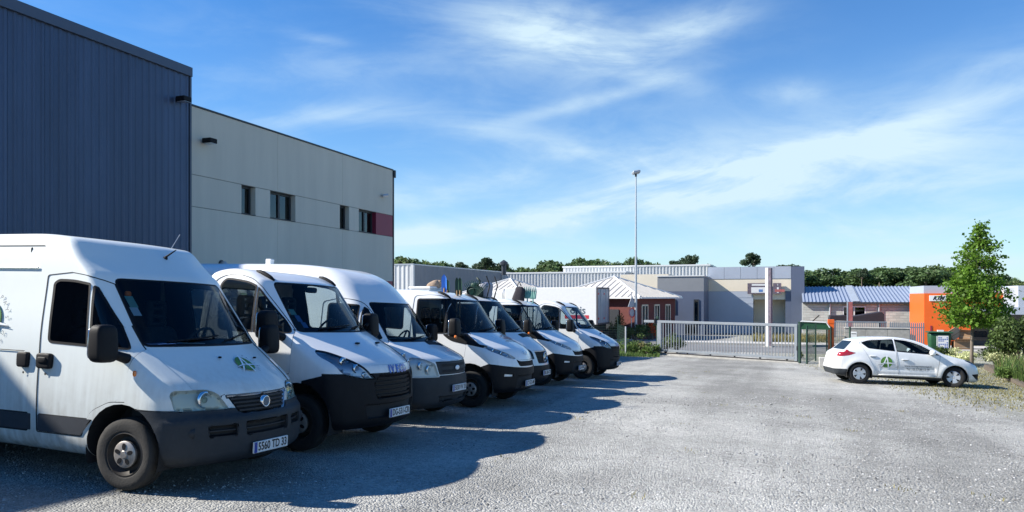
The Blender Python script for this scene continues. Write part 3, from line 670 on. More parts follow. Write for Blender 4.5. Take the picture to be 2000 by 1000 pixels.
def hip_house(label, peak_px, d_peak, name='bungalow', windows=True, origin=None):
    P0, P1, P3 = [Vector(p) for p in ((-9.18, 52.0), (-7.23, 59.1), (-16.9, 54.1))]; P2 = P1 + P3 - P0; C = (P0 + P2) / 2
    px, py = at(peak_px, d_peak); off = Vector((px, py)) - C; pts = [p + off for p in (P0, P1, P2, P3)]; C = C + off
    r = empty(name, (0, 0, 0)); tag(r, label, 'house', 'brick bungalows')
    ze = -.02; zp = 1.55; E3 = [Vector((*p, ze)) for p in pts]; apex = Vector((*C, zp))
    inn = [C + (p - C) * .90 for p in pts]
    for k in range(4):
        a, b_ = inn[k], inn[(k + 1) % 4]; n = Vector(((b_ - a).y, -(b_ - a).x)).normalized(); m = MB(); m.prism([(a.x, a.y, ZF), (b_.x, b_.y, ZF), (b_.x, b_.y, ze - .04), (a.x, a.y, ze - .04)], (-n.x * .25, -n.y * .25, 0)); m.build('wall', 'brick_red', r)
    for k in range(4):
        a, b_ = E3[k], E3[(k + 1) % 4]; nrm = (b_ - a).cross(apex - a).normalized()
        if nrm.z < 0: nrm = -nrm
        o = MB().prism([a, b_, apex], -nrm * .06).build('roof_slope', 'roof_metal', r)
        # standing seams run up the slope, each cut off at the hip
        m = MB(); L_ = (b_ - a).length; n = int(L_ / .48); u = (b_ - a) / L_; mid = (a + b_) / 2; up = (apex - mid)
        for q in range(1, n):
            t = q / n; s = 1 - abs(2 * t - 1); p = a + u * (L_ * t); m.bar(p + nrm * .02, p + up * s * .985 + nrm * .02, .06, .045, up=nrm)
        tag(m.build('roof_seam', 'roof_metal', o), kind='stuff')
        MB().tube([E3[k] + Vector((0, 0, .03)), apex + Vector((0, 0, .04))], .07, 6).build('hip_cap', 'white_panel', r)
        d2 = Vector(((b_ - a).y, -(b_ - a).x, 0)).normalized(); MB().bar(a + Vector((0, 0, -.05)) + d2 * .05, b_ + Vector((0, 0, -.05)) + d2 * .05, .10, .10).build('gutter', 'white_panel', r)
    if windows:
        a, b_ = inn[0], inn[1]; u = (b_ - a).normalized(); n = Vector((u.y, -u.x))
        for (t0, t1, z0, kind) in ((.10, .26, -2.1, 0), (.42, .56, -2.1, 0), (.72, .86, -3.0, 1)):
            p = a + (b_ - a) * t0; q = a + (b_ - a) * t1; m = MB(); h = .05
            for (e, f, za, zb) in ((p, q, z0, z0 + .09), (p, q, -.65, -.55), (p, p + u * .09, z0, -.55), (q - u * .09, q, z0, -.55), ((p + q) / 2 - u * .05, (p + q) / 2 + u * .05, z0, -.55)):
                m.prism([(e.x, e.y, za), (f.x, f.y, za), (f.x, f.y, zb), (e.x, e.y, zb)], (n.x * h, n.y * h, 0))
            o = m.build('window' if not kind else 'glazed_door', 'cream_render', r); MB().prism([(p.x + n.x * .01, p.y + n.y * .01, z0), (q.x + n.x * .01, q.y + n.y * .01, z0), (q.x + n.x * .01, q.y + n.y * .01, -.6), (p.x + n.x * .01, p.y + n.y * .01, -.6)], (n.x * .012, n.y * .012, 0)).build('pane', 'office_glass', o)
        # porch under the front slope
        a, b_ = inn[3], inn[0]; u = (b_ - a).normalized(); n = Vector((u.y, -u.x)); p = a + (b_ - a) * .62; q = a + (b_ - a) * .80
        MB().prism([(p.x, p.y, ZF), (q.x, q.y, ZF), (q.x, q.y, -.9), (p.x, p.y, -.9)], (n.x * .06, n.y * .06, 0)).build('door', 'anthracite', r)
    return r
def showroom():
    r = empty('showroom', (0, 0, 0)); tag(r, 'grey and cream block with sign boards above a tall recessed doorway', 'building'); Yf = 66.0; Yw = 62.0
    X = lambda px, Y=Yf: on_y(px, Y)[0]; D = lambda px, Y=Yf: on_y(px, Y)[1]; Z = lambda py, px=1460: zat(py, D(px))
    x0, x1 = X(1383), X(1545); xa, xb = X(1471), X(1534); zt, z1, z2, zd = Z(521), Z(545), Z(569), Z(585)
    walls_box(r, 'core_wall', x0, x1, Yf + 2.2, Yf + 18, ZF, zt - .02, 'grey_and_shade_render')
    n = 5
    for k in range(n): a, b_ = x0 + (x1 - x0) * k / n, x0 + (x1 - x0) * (k + 1) / n; walls_box(r, 'top_panel', a + .01, b_ - .01, Yf - .03, Yf + 2.25, z1 + .02, zt, 'grey_cladding')
    walls_box(r, 'cream_band', x0, x1, Yf, Yf + 2.24, z2 + .01, z1, 'cream_render')
    walls_box(r, 'lower_wall', x0, xa, Yf - .02, Yf + 2.23, ZF, z2, 'grey_cladding'); walls_box(r, 'lower_wall', xb, x1, Yf - .02, Yf + 2.23, ZF, z2, 'slate_and_shade_cladding')
    for k in range(6): zz = ZF + (z2 - ZF) * (k + 1) / 7; walls_box(r, 'cladding_joint', x0 + .02, xa - .02, Yf - .035, Yf - .024, zz - .02, zz + .02, 'grey_cladding')
    walls_box(r, 'door_head', xa + .003, xb - .003, Yf + .1, Yf + 2.2, zd, z2, 'cream_render'); walls_box(r, 'recess_wall', xa, xb, Yf + 1.8, Yf + 2.1, ZF, zd - .01, 'cream_render')
    # sign boards
    d = D(1490, Yf - .3)
    for (a, c_, mats) in ((1460, 1502, 0), (1510, 1526, 1)):
        s0, s1 = X(a, Yf - .3), X(c_, Yf - .3); o = walls_box(r, 'sign_board', s0, s1, Yf - .30, Yf - .12, zat(574, d), zat(553, d), 'purple_print'); h = zat(553, d) - zat(574, d); zz = zat(574, d)
        walls_box(o, 'sign_strip', s0 + .35, s1 - .25, Yf - .312, Yf - .302, zz + h * .76, zz + h * .92, 'white_panel'); walls_box(o, 'sign_picture', s0 + .3, s1 - .2, Yf - .311, Yf - .302, zz + h * .10, zz + h * .62, 'white_panel'); walls_box(o, 'sign_picture_motif', s0 + .9, s1 - .5, Yf - .318, Yf - .312, zz + h * .18, zz + h * .42, 'paper_blue' if not mats else 'red_totem')
    # dark volume at the right, stepped wing at the left
    walls_box(r, 'side_wall', x1 + .003, X(1571), Yf - .2, Yf + 17, ZF, zt - .03, 'slate_and_shade_cladding')
    w0, w1 = X(1284, Yw), X(1384, Yf) ; ztw = zat(540, D(1330, Yw)); zm = zat(569, D(1330, Yw))
    walls_box(r, 'wing_wall', w0, w1, Yw, Yf - .01, zm, ztw, 'grey_and_shade_render'); walls_box(r, 'wing_base', w0, w1, Yw - .02, Yf - .011, ZF, zm - .004, 'slate_and_shade_cladding'); walls_box(r, 'wing_coping', w0 - .05, w1 + .05, Yw - .06, Yf - .03, ztw + .003, ztw + .08, 'white_panel')  # shade on the wing's front is put into its grey and slate colours
    window(r, X(1309, Yw), X(1320, Yw), Yw - .03, ZF + 1.7, ZF + 2.9, 'anthracite'); window(r, X(1355, Yw), X(1365, Yw), Yw - .03, ZF + .9, ZF + 2.9, 'anthracite')
    window(r, X(1338, Yw), X(1362, Yw), Yw - .03, ZF + .05, ZF + .85, 'anthracite', n=2)
    x2 = X(1212, Yw + 6); walls_box(r, 'rear_wing', x2, w0 + .02, Yw + 6, Yf + 10, ZF, zat(536, D(1250, Yw + 6)), 'cream_render'); 
def truck():
    X, Y = at(1165, 50); r = empty('box_truck', (X, Y, ZF)); r.rotation_euler = (0, 0, R(-6)); tag(r, 'white box truck with red stripe and lettering parked across the road', 'truck')
    L_ = 6.9; W_ = 2.5; z0 = 1.22; z1 = zat(561, 50) - ZF
    MB().box(-L_, 0, 0, W_, z0, z1, c=.03).build('cargo_box', 'white_panel', r)
    m = MB()
    for (a, b_, c_, d_) in ((0, W_, z0, z0 + .10), (0, W_, z1 - .10, z1), (0, .12, z0 + .101, z1 - .101), (W_ - .12, W_, z0 + .101, z1 - .101)): m.box(.004, .07, a, b_, c_, d_)
    m.build('rear_frame', 'trailer_frame', r)
    for (a, b_) in ((.13, W_ / 2 - .01), (W_ / 2 + .01, W_ - .13)):
        o = MB().box(.004, .05, a, b_, z0 + .11, z1 - .11, c=.01).build('rear_door', 'trailer_grey', r); MB().tube([(.07, (a + b_) / 2, z0 + .15), (.07, (a + b_) / 2, z1 - .15)], .02, 6).build('lock_rod', 'galvanised', o)
        for zz in (z0 + .35, z1 - .5): MB().box(.052, .06, a + .05, a + .25, zz, zz + .12).build('reflector_mark', 'red_mark', o)
    MB().box(-L_ + .3, -.1, .25, W_ - .25, .75, z0 - .01).build('chassis', 'seam', r); MB().box(-.05, .05, .1, W_ - .1, .45, .62).build('underrun_bar', 'trailer_frame', r)
    for xx in (-1.5, -5.2):
        for yy, s in ((.18, -1), (W_ - .18, 1)): wheel(r, xx, yy, .48, .28, s, 'steel')
    MB().box(-2.3, -.55, -.012, -.004, 1.62, 1.86).build('red_stripe', 'red_mark', r)
    v, f = text_mesh('ovis', .72, bold=.01); me = bpy.data.meshes.new('lettering'); me.from_pydata([(-1.35 + p[0], -.010, 2.18 + p[1]) for p in v], [], f); me.materials.append(MATS['logo_grey']); link('lettering', me, r)
    MB().box(-1.5, -.6, -.010, -.004, 1.50, 1.53).build('small_print', 'logo_grey', r)
    # driver's cab at the front end
    c = MB(); c.box(-L_ - 1.75, -L_ - .15, .12, W_ - .12, .55, 2.35, c=.18); c.build('driver_cab', 'white_panel', r); MB().box(-L_ - 1.3, -L_ - .5, .10, .118, 1.45, 2.1, c=.006).build('cab_window', 'office_glass', r); MB().box(-L_ - 1.5, -L_ - .2, .3, W_ - .3, 2.36, z1 - .15, c=.2).build('wind_deflector', 'white_panel', r); MB().box(-L_ - .13, -L_ - .01, .3, W_ - .3, 1.6, 2.9).build('cooling_unit', 'anthracite', r)
    wheel(r, -L_ - .9, .3, .48, .28, -1, 'steel'); wheel(r, -L_ - .9, W_ - .3, .48, .28, 1, 'steel')
def block_building():
    Y = 62.0; x0, d0 = on_y(1568, Y); x1, d1 = on_y(1808, Y); ze = zat(591, (d0 + d1) / 2); Yr = Y + 7; zr = zat(560, (d0 + d1) / 2 + 6.6)
    r = empty('block_workshop', (0, 0, 0)); tag(r, 'long workshop of pale blockwork under a blue-grey ribbed metal roof', 'building')
    m, N, L, b = new_mat('blockwork'); tc = N.new('ShaderNodeTexCoord'); mp = N.new('ShaderNodeMapping'); L.new(tc.outputs['Object'], mp.inputs[0]); mp.inputs['Rotation'].default_value = (R(90), 0, 0)
    bt = N.new('ShaderNodeTexBrick'); L.new(mp.outputs[0], bt.inputs['Vector']); bt.inputs['Scale'].default_value = 1; bt.inputs['Brick Width'].default_value = .5; bt.inputs['Row Height'].default_value = .2; bt.inputs['Mortar Size'].default_value = .012
    bt.inputs['Color1'].default_value = (.60, .60, .54, 1); bt.inputs['Color2'].default_value = (.44, .44, .40, 1); bt.inputs['Mortar'].default_value = (.48, .48, .44, 1); L.new(bt.outputs['Color'], b.inputs['Base Color']); b.inputs['Roughness'].default_value = .95
    bp = N.new('ShaderNodeBump'); bp.inputs['Distance'].default_value = .02; L.new(bt.outputs['Fac'], bp.inputs['Height']); bp.invert = True; L.new(bp.outputs[0], b.inputs['Normal'])
    wx0, _ = on_y(1645, Y); wx1, _ = on_y(1692, Y); zw0 = zat(618, d0); zw1 = zat(597, d0)
    walls_box(r, 'wall', x0, wx0, Y, Y + .3, ZF, ze, 'blockwork'); walls_box(r, 'wall', wx1, x1, Y, Y + .3, ZF, ze, 'blockwork'); walls_box(r, 'wall', wx0 + .002, wx1 - .002, Y + .001, Y + .3, ZF, zw0, 'blockwork'); walls_box(r, 'lintel', wx0 + .002, wx1 - .002, Y - .01, Y + .3, zw1, ze, 'concrete'); walls_box(r, 'core_wall', x0, x1, Y + .31, Y + 14, ZF, ze - .05, 'grey_and_shade_render')
    window(r, wx0 + .02, wx1 - .02, Y + .05, zw0 + .02, zw1 - .02, 'white_panel', 'office_glass', .09, 2)
    for px in (1621, 1717): xx = on_y(px, Y)[0]; MB().tube([(xx, Y - .08, ZF), (xx, Y - .08, ze)], .07, 8).build('downpipe', 'galvanised', r)
    MB().prism([(x0, Y - .12, ze), (x1, Y - .12, ze), (x1, Yr, zr), (x0, Yr, zr)], (0, .02, -.08)).build('roof_slope', 'blue_roof', r); MB().prism([(x0, Yr + .01, zr), (x1, Yr + .01, zr), (x1, Y + 14.5, ze), (x0, Y + 14.5, ze)], (0, -.02, -.08)).build('rear_roof_slope', 'blue_roof', r)
    m2 = MB(); n = int((x1 - x0) / .26); nr = Vector((0, -(zr - ze), Yr - Y + .5)).normalized()
    for k in range(n): xx = x0 + .1 + (x1 - x0 - .2) * k / (n - 1); m2.bar(Vector((xx, Y - .12, ze)) + nr * .03, Vector((xx, Yr, zr)) + nr * .03, .07, .07, up=nr)
    tag(m2.build('roof_rib', 'blue_roof', r), kind='stuff')
    xx = on_y(1672, Y)[0]; MB().prism([(xx - .25, Y - .12, ze + .09), (xx + .25, Y - .12, ze + .09), (xx + .25, Yr, zr + .09), (xx - .25, Yr, zr + .09)], (0, 0, .02)).build('roof_light', 'trailer_grey', r)
    MB().bar((x0, Y - .18, ze - .03), (x1, Y - .18, ze - .03), .14, .14).build('gutter', 'anthracite', r)
def orange_shop():
    d = 48.0; X0, Y = at(1805, d); X = lambda px: on_y(px, Y)[0]; D = lambda px: on_y(px, Y)[1]
    r = empty('orange_shop', (0, 0, 0)); tag(r, 'motorbike shop with bright orange wall and white name panel behind the tree', 'shop')
    x1 = X(1856); x2 = X(1897); x3 = X(1960); x4 = X(2130); zt = zat(573, d); zg = zat(558, d)
    walls_box(r, 'orange_wall', X0, x1, Y, Y + 6, ZF, zt, 'orange_paint'); walls_box(r, 'parapet', X0 + .02, X(1960), Y + .3, Y + 6.2, zt + .003, zg, 'grey_cladding'); walls_box(r, 'orange_plinth', x1, x2, Y + .02, Y + .5, ZF, zat(635, D(1870)), 'orange_paint')
    walls_box(r, 'shop_front', x1, x4, Y + .6, Y + 6, ZF, zt, 'anthracite')
    for k in range(6):
        a = x2 + (x4 - x2) * k / 6; b_ = x2 + (x4 - x2) * (k + 1) / 6; MB().box(a + .05, b_ - .05, Y + .52, Y + .56, ZF + .35, zat(612, D(1960)) - .05).build('shop_window', 'office_glass', r)
    walls_box(r, 'fascia', x2, x4, Y - .4, Y + .9, zat(614, D(1960)), zat(600, D(1960)), 'grey_cladding'); walls_box(r, 'upper_wall', x3, X(1986), Y - .02, Y + 5, zat(600, D(1970)) + .003, zat(562, D(1970)), 'white_panel'); walls_box(r, 'upper_wall', X(1986) + .003, x4, Y - .3, Y + 5, zat(600, D(1970)) + .003, zat(558, D(1970)), 'grey_cladding')
    walls_box(r, 'orange_band', x1 + .003, x3, Y + .1, Y + .58, zat(600, D(1900)) + .003, zt - .002, 'orange_paint')
    a, b_ = X(1815), X(1849); za, zb = zat(588, d), zat(577, d); o = MB().box(a, b_, Y - .06, Y - .005, za, zb, c=.006).build('name_panel', 'white_panel', r)
    v, f = text_mesh('KTM', .34, shear=.45, bold=.02, spacing=.9); us = [p[0] for p in v]; s = (b_ - a) * .72 / (max(us) - min(us)); me = bpy.data.meshes.new('lettering'); me.from_pydata([((a + b_) / 2 + p[0] * s, Y - .068, (za + zb) / 2 + p[1] * .95) for p in v], [], f); me.materials.append(MATS['plate_black']); link('lettering', me, o)
    MB().box(X(1817), X(1820), Y - .03, Y - .004, zat(647, d), zat(636, d)).build('wall_slot', 'dark_red_panel', r)
far_sheds()
hip_house('brick bungalow with pale hipped metal roof and windows, right of the box truck', 1199, 57.5)
hip_house('brick bungalow with pale hipped metal roof, mostly hidden behind the box truck', 996, 64.0, windows=False)
showroom(); block_building(); orange_shop()
# ------------------------------------------------------------------ vehicles: shared parts
def ellipse(cx, cy, rx, ry, n=28): return [(cx + rx * math.cos(2 * math.pi * k / n), cy + ry * math.sin(2 * math.pi * k / n)) for k in range(n)]
def mirror_y(poly): return [(-p[0],) + tuple(p[1:]) for p in poly][::-1]
def sheet(uv, faces, fn, name, mat, parent):
    """flat print laid on the bodywork: fn maps (u, v) arrays to points"""
    uv = np.array(uv)[:, :2]; p = fn(uv[:, 0], uv[:, 1]); good = ~np.isnan(p).any(1); faces = [f for f in faces if all(good[i] for i in f)]
    p = np.nan_to_num(p); me = bpy.data.meshes.new(name); me.from_pydata(p.tolist(), [], [tuple(f) for f in faces]); me.materials.append(MATS[mat]); return link(name, me, parent)
def flat_poly(pts): return [tuple(p[:2]) for p in pts], [tuple(range(len(pts)))]
def grid_sheet(u0, u1, v0, v1, nu, nv):
    uv = [(u0 + (u1 - u0) * i / nu, v0 + (v1 - v0) * j / nv) for j in range(nv + 1) for i in range(nu + 1)]
    return uv, [(j * (nu + 1) + i, j * (nu + 1) + i + 1, (j + 1) * (nu + 1) + i + 1, (j + 1) * (nu + 1) + i) for j in range(nv) for i in range(nu)]
def stroke(pts, w):
    """ribbon along a 2D line, width w (or list)"""
    pts = np.array(pts, float); n = len(pts); ww = w if isinstance(w, (list, tuple)) else [w] * n; uv = []
    for i in range(n):
        d = pts[min(i + 1, n - 1)] - pts[max(i - 1, 0)]; d /= np.hypot(*d); q = np.array([-d[1], d[0]]) * ww[i] / 2; uv += [pts[i] + q, pts[i] - q]
    return uv, [(2 * i, 2 * i + 1, 2 * i + 3, 2 * i + 2) for i in range(n - 1)]
def bez(a, b, c, n=10): a, b, c = map(np.array, (a, b, c)); return [tuple((1 - t) ** 2 * a + 2 * t * (1 - t) * b + t * t * c) for t in np.linspace(0, 1, n)]
def company_logo(fn, r, parent, name='company_logo', ring=True):
    """round green field crossed by a white letter A with swooping strokes, grey tails and ring lettering; fn(u, v, offset)"""
    n = 40; uv = [(0, 0)] + [(r * math.cos(2 * math.pi * k / n), r * math.sin(2 * math.pi * k / n)) for k in range(n)]
    mid = [(p[0] * .5, p[1] * .5) for p in uv[1:]]
    uv2 = uv[:1] + mid + uv[1:]; fs = [(0, 1 + k, 1 + (k + 1) % n) for k in range(n)] + [(1 + k, 1 + n + k, 1 + n + (k + 1) % n, 1 + (k + 1) % n) for k in range(n)]
    o = sheet(uv2, fs, lambda u, v: fn(u, v, .004), name, 'logo_green', parent)
    def st(pts, w, mat, nm, off): 
        uv, f = stroke(pts, w); return sheet(uv, f, lambda u, v: fn(u, v, off), nm, mat, o)
    st(bez((-1.05 * r, -1.0 * r), (-.25 * r, -.2 * r), (.08 * r, 1.25 * r), 14), [.10 * r + .12 * r * math.sin(math.pi * k / 13) for k in range(14)], 'logo_white', 'letter_stroke', .007)
    st(bez((.02 * r, 1.15 * r), (.22 * r, .1 * r), (.35 * r, -1.2 * r), 12), .2 * r, 'logo_white', 'letter_stroke', .0075)
    st(bez((-1.25 * r, -.42 * r), (0, -.02 * r), (1.55 * r, -.25 * r), 14), [.04 * r + .17 * r * math.sin(math.pi * k / 13) for k in range(14)], 'logo_white', 'letter_stroke', .008)
    st(bez((-1.5 * r, -.62 * r), (-.6 * r, -.25 * r), (.1 * r, -.2 * r), 10), .05 * r, 'logo_grey', 'letter_tail', .0085)
    st(bez((-.9 * r, -1.1 * r), (-.3 * r, -.6 * r), (-.1 * r, -.15 * r), 10), .05 * r, 'logo_grey', 'letter_tail', .0085)
    st(bez((.3 * r, -.3 * r), (1.0 * r, -.22 * r), (1.7 * r, -.33 * r), 10), .05 * r, 'logo_grey', 'letter_tail', .009)
    if ring:
        word = 'PAYSAGE'
        for k, ch in enumerate(word):
            v, f = text_mesh(ch, r * .34, bold=.0); t = R(58 - k * 17); rr = 1.42 * r; c, q = math.cos(t - math.pi / 2), math.sin(t - math.pi / 2)
            pts = [(rr * math.cos(t) + p[0] * c - p[1] * q, rr * math.sin(t) + p[0] * q + p[1] * c) for p in v]
            sheet(pts, f, lambda u, w: fn(u, w, .004), 'ring_letter', 'logo_grey', o)
    return o
def number_plate(root, sh, txt, z, band=True, w=.52, hgt=.11, y0=0.0, tilt=0.0):
    x = float(np.nanmax(sh.on_front([y0 - w / 2.2, y0, y0 + w / 2.2], [z, z, z])[:, 0])) + .03
    o = MB().box(x - .012, x + .006, y0 - w / 2, y0 + w / 2, z - hgt / 2, z + hgt / 2, c=.003).build('license_plate', 'plate_white', root)
    if band: MB().box(x + .004, x + .009, y0 - w / 2 + .004, y0 - w / 2 + .045, z - hgt / 2 + .004, z + hgt / 2 - .004).build('country_band', 'plate_blue', o)
    v, f = text_mesh(txt, .112, bold=.0022, spacing=1.0); us = [p[0] for p in v]; sc = (w - .085) / (max(us) - min(us)); sc = min(sc, 1.05)
    p = [(x + .0085, y0 + .02 + q[0] * sc, z + q[1]) for q in v]; me = bpy.data.meshes.new('lettering'); me.from_pydata(p, [], f); me.materials.append(MATS['plate_black']); link('lettering', me, o)
    return o
def wheel(root, x, y, r, w, side, style, steer=0.0, name='wheel'):
    """side = -1: outer face looks to -y"""
    t = empty(name, (x, y, r)); t.parent = root; t.rotation_euler = (0, random.uniform(0, 1.2), 0) if steer == 0 else (0, 0, steer)
    s = side; h = w / 2; rr = r * .62
    prof = [(rr, -h * .82), (rr + .012, -h * .95), (r * .80, -h * 1.04), (r * .93, -h * .96), (r * .985, -h * .80), (r, -h * .6), (r, -h * .3), (r - .008, -h * .28), (r - .008, -h * .20), (r, -h * .18), (r, h * .18), (r - .008, h * .2), (r - .008, h * .28), (r, h * .3), (r, h * .6), (r * .985, h * .8), (r * .93, h * .96), (r * .80, h * 1.04), (rr + .012, h * .95), (rr, h * .82)]
    MB().lathe(prof, 40).build('tyre', 'rubber' if style != 'dusty' else 'dusty_rubber', t, True, 35)
    o = h * s
    if style in ('steel', 'dusty'):
        rim = MB().lathe([(rr + .006, o * .86), (rr - .012, o * .90), (rr - .022, o * .60), (rr - .05, o * .30), (rr * .62, o * .34), (rr * .56, o * .72), (rr * .50, o * .78)], 36)
        rim.lathe([(rr + .004, -o * .8), (rr - .03, o * .1), (.02, o * .1)], 30)
        ro = rim.build('rim', 'dark_steel', t, True, 35)
        hub = MB().lathe([(rr * .60, o * .62), (rr * .60, o * .84), (rr * .52, o * .93), (rr * .18, o * .95), (rr * .15, o * 1.02), (.001, o * 1.03)], 30)
        hub.build('hub_cap', 'silver_steel', t, True, 30)
        for k in range(5):
            a = 2 * math.pi * k / 5 + .3; c, q = math.cos(a), math.sin(a)
            pts = [(rr * .36 * c + (rr * .15 * math.cos(b)) * c - rr * .10 * math.sin(b) * q, o * .945 + .002 * s, rr * .36 * q + rr * .15 * math.cos(b) * q + rr * .10 * math.sin(b) * c) for b in (2 * math.pi * i / 12 for i in range(12))]
            MB().prism(pts, (0, .003 * s, 0)).build('hub_hole', 'black_plastic', t)
    else:
        ro = MB().lathe([(rr + .006, o * .86), (rr - .014, o * .92), (rr - .03, o * .45), (rr - .04, o * .2), (.02, o * .2)], 36).build('rim', 'dark_steel', t, True, 35)
        cp = MB(); n = 5
        cp.lathe([(rr - .004, o * .88), (rr - .02, o * 1.0), (rr * .90, o * .98), (rr * .88, o * .86)], 36); cp.lathe([(rr * .24, o * .7), (rr * .24, o * .92), (rr * .14, o * .97), (.001, o * .97)], 24)
        for k in range(n):
            a0 = 2 * math.pi * k / n
            for da, wd in ((-.20, .075), (.20, .075)):
                p0 = (rr * .18 * math.cos(a0), o * .86, rr * .18 * math.sin(a0)); p1 = (rr * .91 * math.cos(a0 + da), o * .93, rr * .91 * math.sin(a0 + da))
                cp.bar(p0, p1, wd * rr / .2, .012, up=(0, 1, 0))
        cp.build('hub_cap', 'satin_silver', t, True, 30)
    return t
def wing_mirror(root, x, y, z, sz, s, double=False, mat='black_plastic', lens=False):
    """s = -1 right hand side (towards -y)"""
    m = MB(); m.sq((x, y + s * sz[1] * .55, z), (sz[0] / 2, sz[1] / 2, sz[2] / 2), .45, 22, 14, fn=lambda p: Vector((p.x * (1 - .35 * (p.z / sz[2] + .5) * (p.x > 0)), p.y, p.z)))
    o = m.build('mirror', mat, root, True)
    a = MB(); zz = z - sz[2] * .28; a.tube([(x + .05, y - s * .10, zz - .05), (x + .03, y + s * .05, zz), (x, y + s * sz[1] * .4, zz + .03)], [.05, .04, .035], 10)
    if double: a.tube([(x + .03, y - s * .08, z - .02), (x, y + s * sz[1] * .4, z + .05)], .025, 8)
    a.build('mirror_arm', 'black_plastic', o, True, 40)
    MB().sq((x - sz[0] * .47, y + s * sz[1] * .55, z), (.012, sz[1] * .43, sz[2] * .43), .4, 16, 8).build('mirror_glass', 'chrome', o, True)
    if lens: MB().sq((x + sz[0] * .30, y + s * sz[1] * .95, z - sz[2] * .46), (.03, .02, .03), .8, 10, 6).build('indicator', 'orange_lens', o, True)
    return o
def seat(root, x, y, w, z0=.72, hr=.92):
    m = MB(); m.sq((x + .22, y, z0 + .06), (.26, w / 2, .10), .4, 18, 10)
    m.sq((x - .07, y, z0 + .42), (.09, w / 2, .36), .4, 18, 12, rot=Matrix.Rotation(R(-10), 3, 'Y'))
    o = m.build('seat', 'seat_cloth', root, True)
    for q in ([0] if w < .6 else [-w / 4, w / 4]):
        t = MB(); c = (x - .17, y + q, z0 + hr)
        for dy in (-.095, .095): t.sq((c[0], c[1] + dy, c[2]), (.05, .04, .15), .5, 12, 8)
        for dz in (-.12, -.03, .06, .13): t.sq((c[0], c[1], c[2] + dz), (.05, .11, .022), .5, 12, 8)
        t.build('headrest', 'seat_cloth', o, True)
    return o
def steering(root, x, y, z, r=.2):
    c = Vector((x, y, z)); M = Matrix.Rotation(R(-62), 3, 'Y')
    ring = [c + M @ Vector((r * math.cos(t), r * math.sin(t), 0)) for t in (2 * math.pi * k / 28 for k in range(29))]
    m = MB(); m.tube(ring, .016, 8)
    m.sq(c + M @ Vector((0, 0, -.02)), (.07, .07, .04), .6, 12, 8)
    for t in (0, 2.1, 4.2): m.bar(c + M @ Vector((0, 0, -.01)), c + M @ Vector((r * math.cos(t), r * math.sin(t), 0)), .04, .015)
    m.tube([c, c + M @ Vector((0, 0, -.35))], .03, 8)
    return m.build('steering_wheel', 'interior', root, True)
def wheel_well(root, x, r, w_out, s, z):
    m = MB(); d = -.34 * s
    m.lathe([(r + .012, w_out - .02 * s), (r + .012, w_out + d), (.05, w_out + d)], 24, (x, 0, z), arc=(-.35, math.pi + .35))
    return m.build('wheel_well', 'seam', root)
def rigid_pose(root, X, Y, yaw=0.0, dz=0.0):
    n = Vector((-GSX, -GSY, 1)).normalized(); fx = Vector((math.cos(yaw), math.sin(yaw), 0)); fx = (fx - n * fx.dot(n)).normalized(); fy = n.cross(fx)
    root.matrix_world = Matrix(((fx.x, fy.x, n.x, X), (fx.y, fy.y, n.y, Y), (fx.z, fy.z, n.z, gz(X, Y) + dz), (0, 0, 0, 1)))

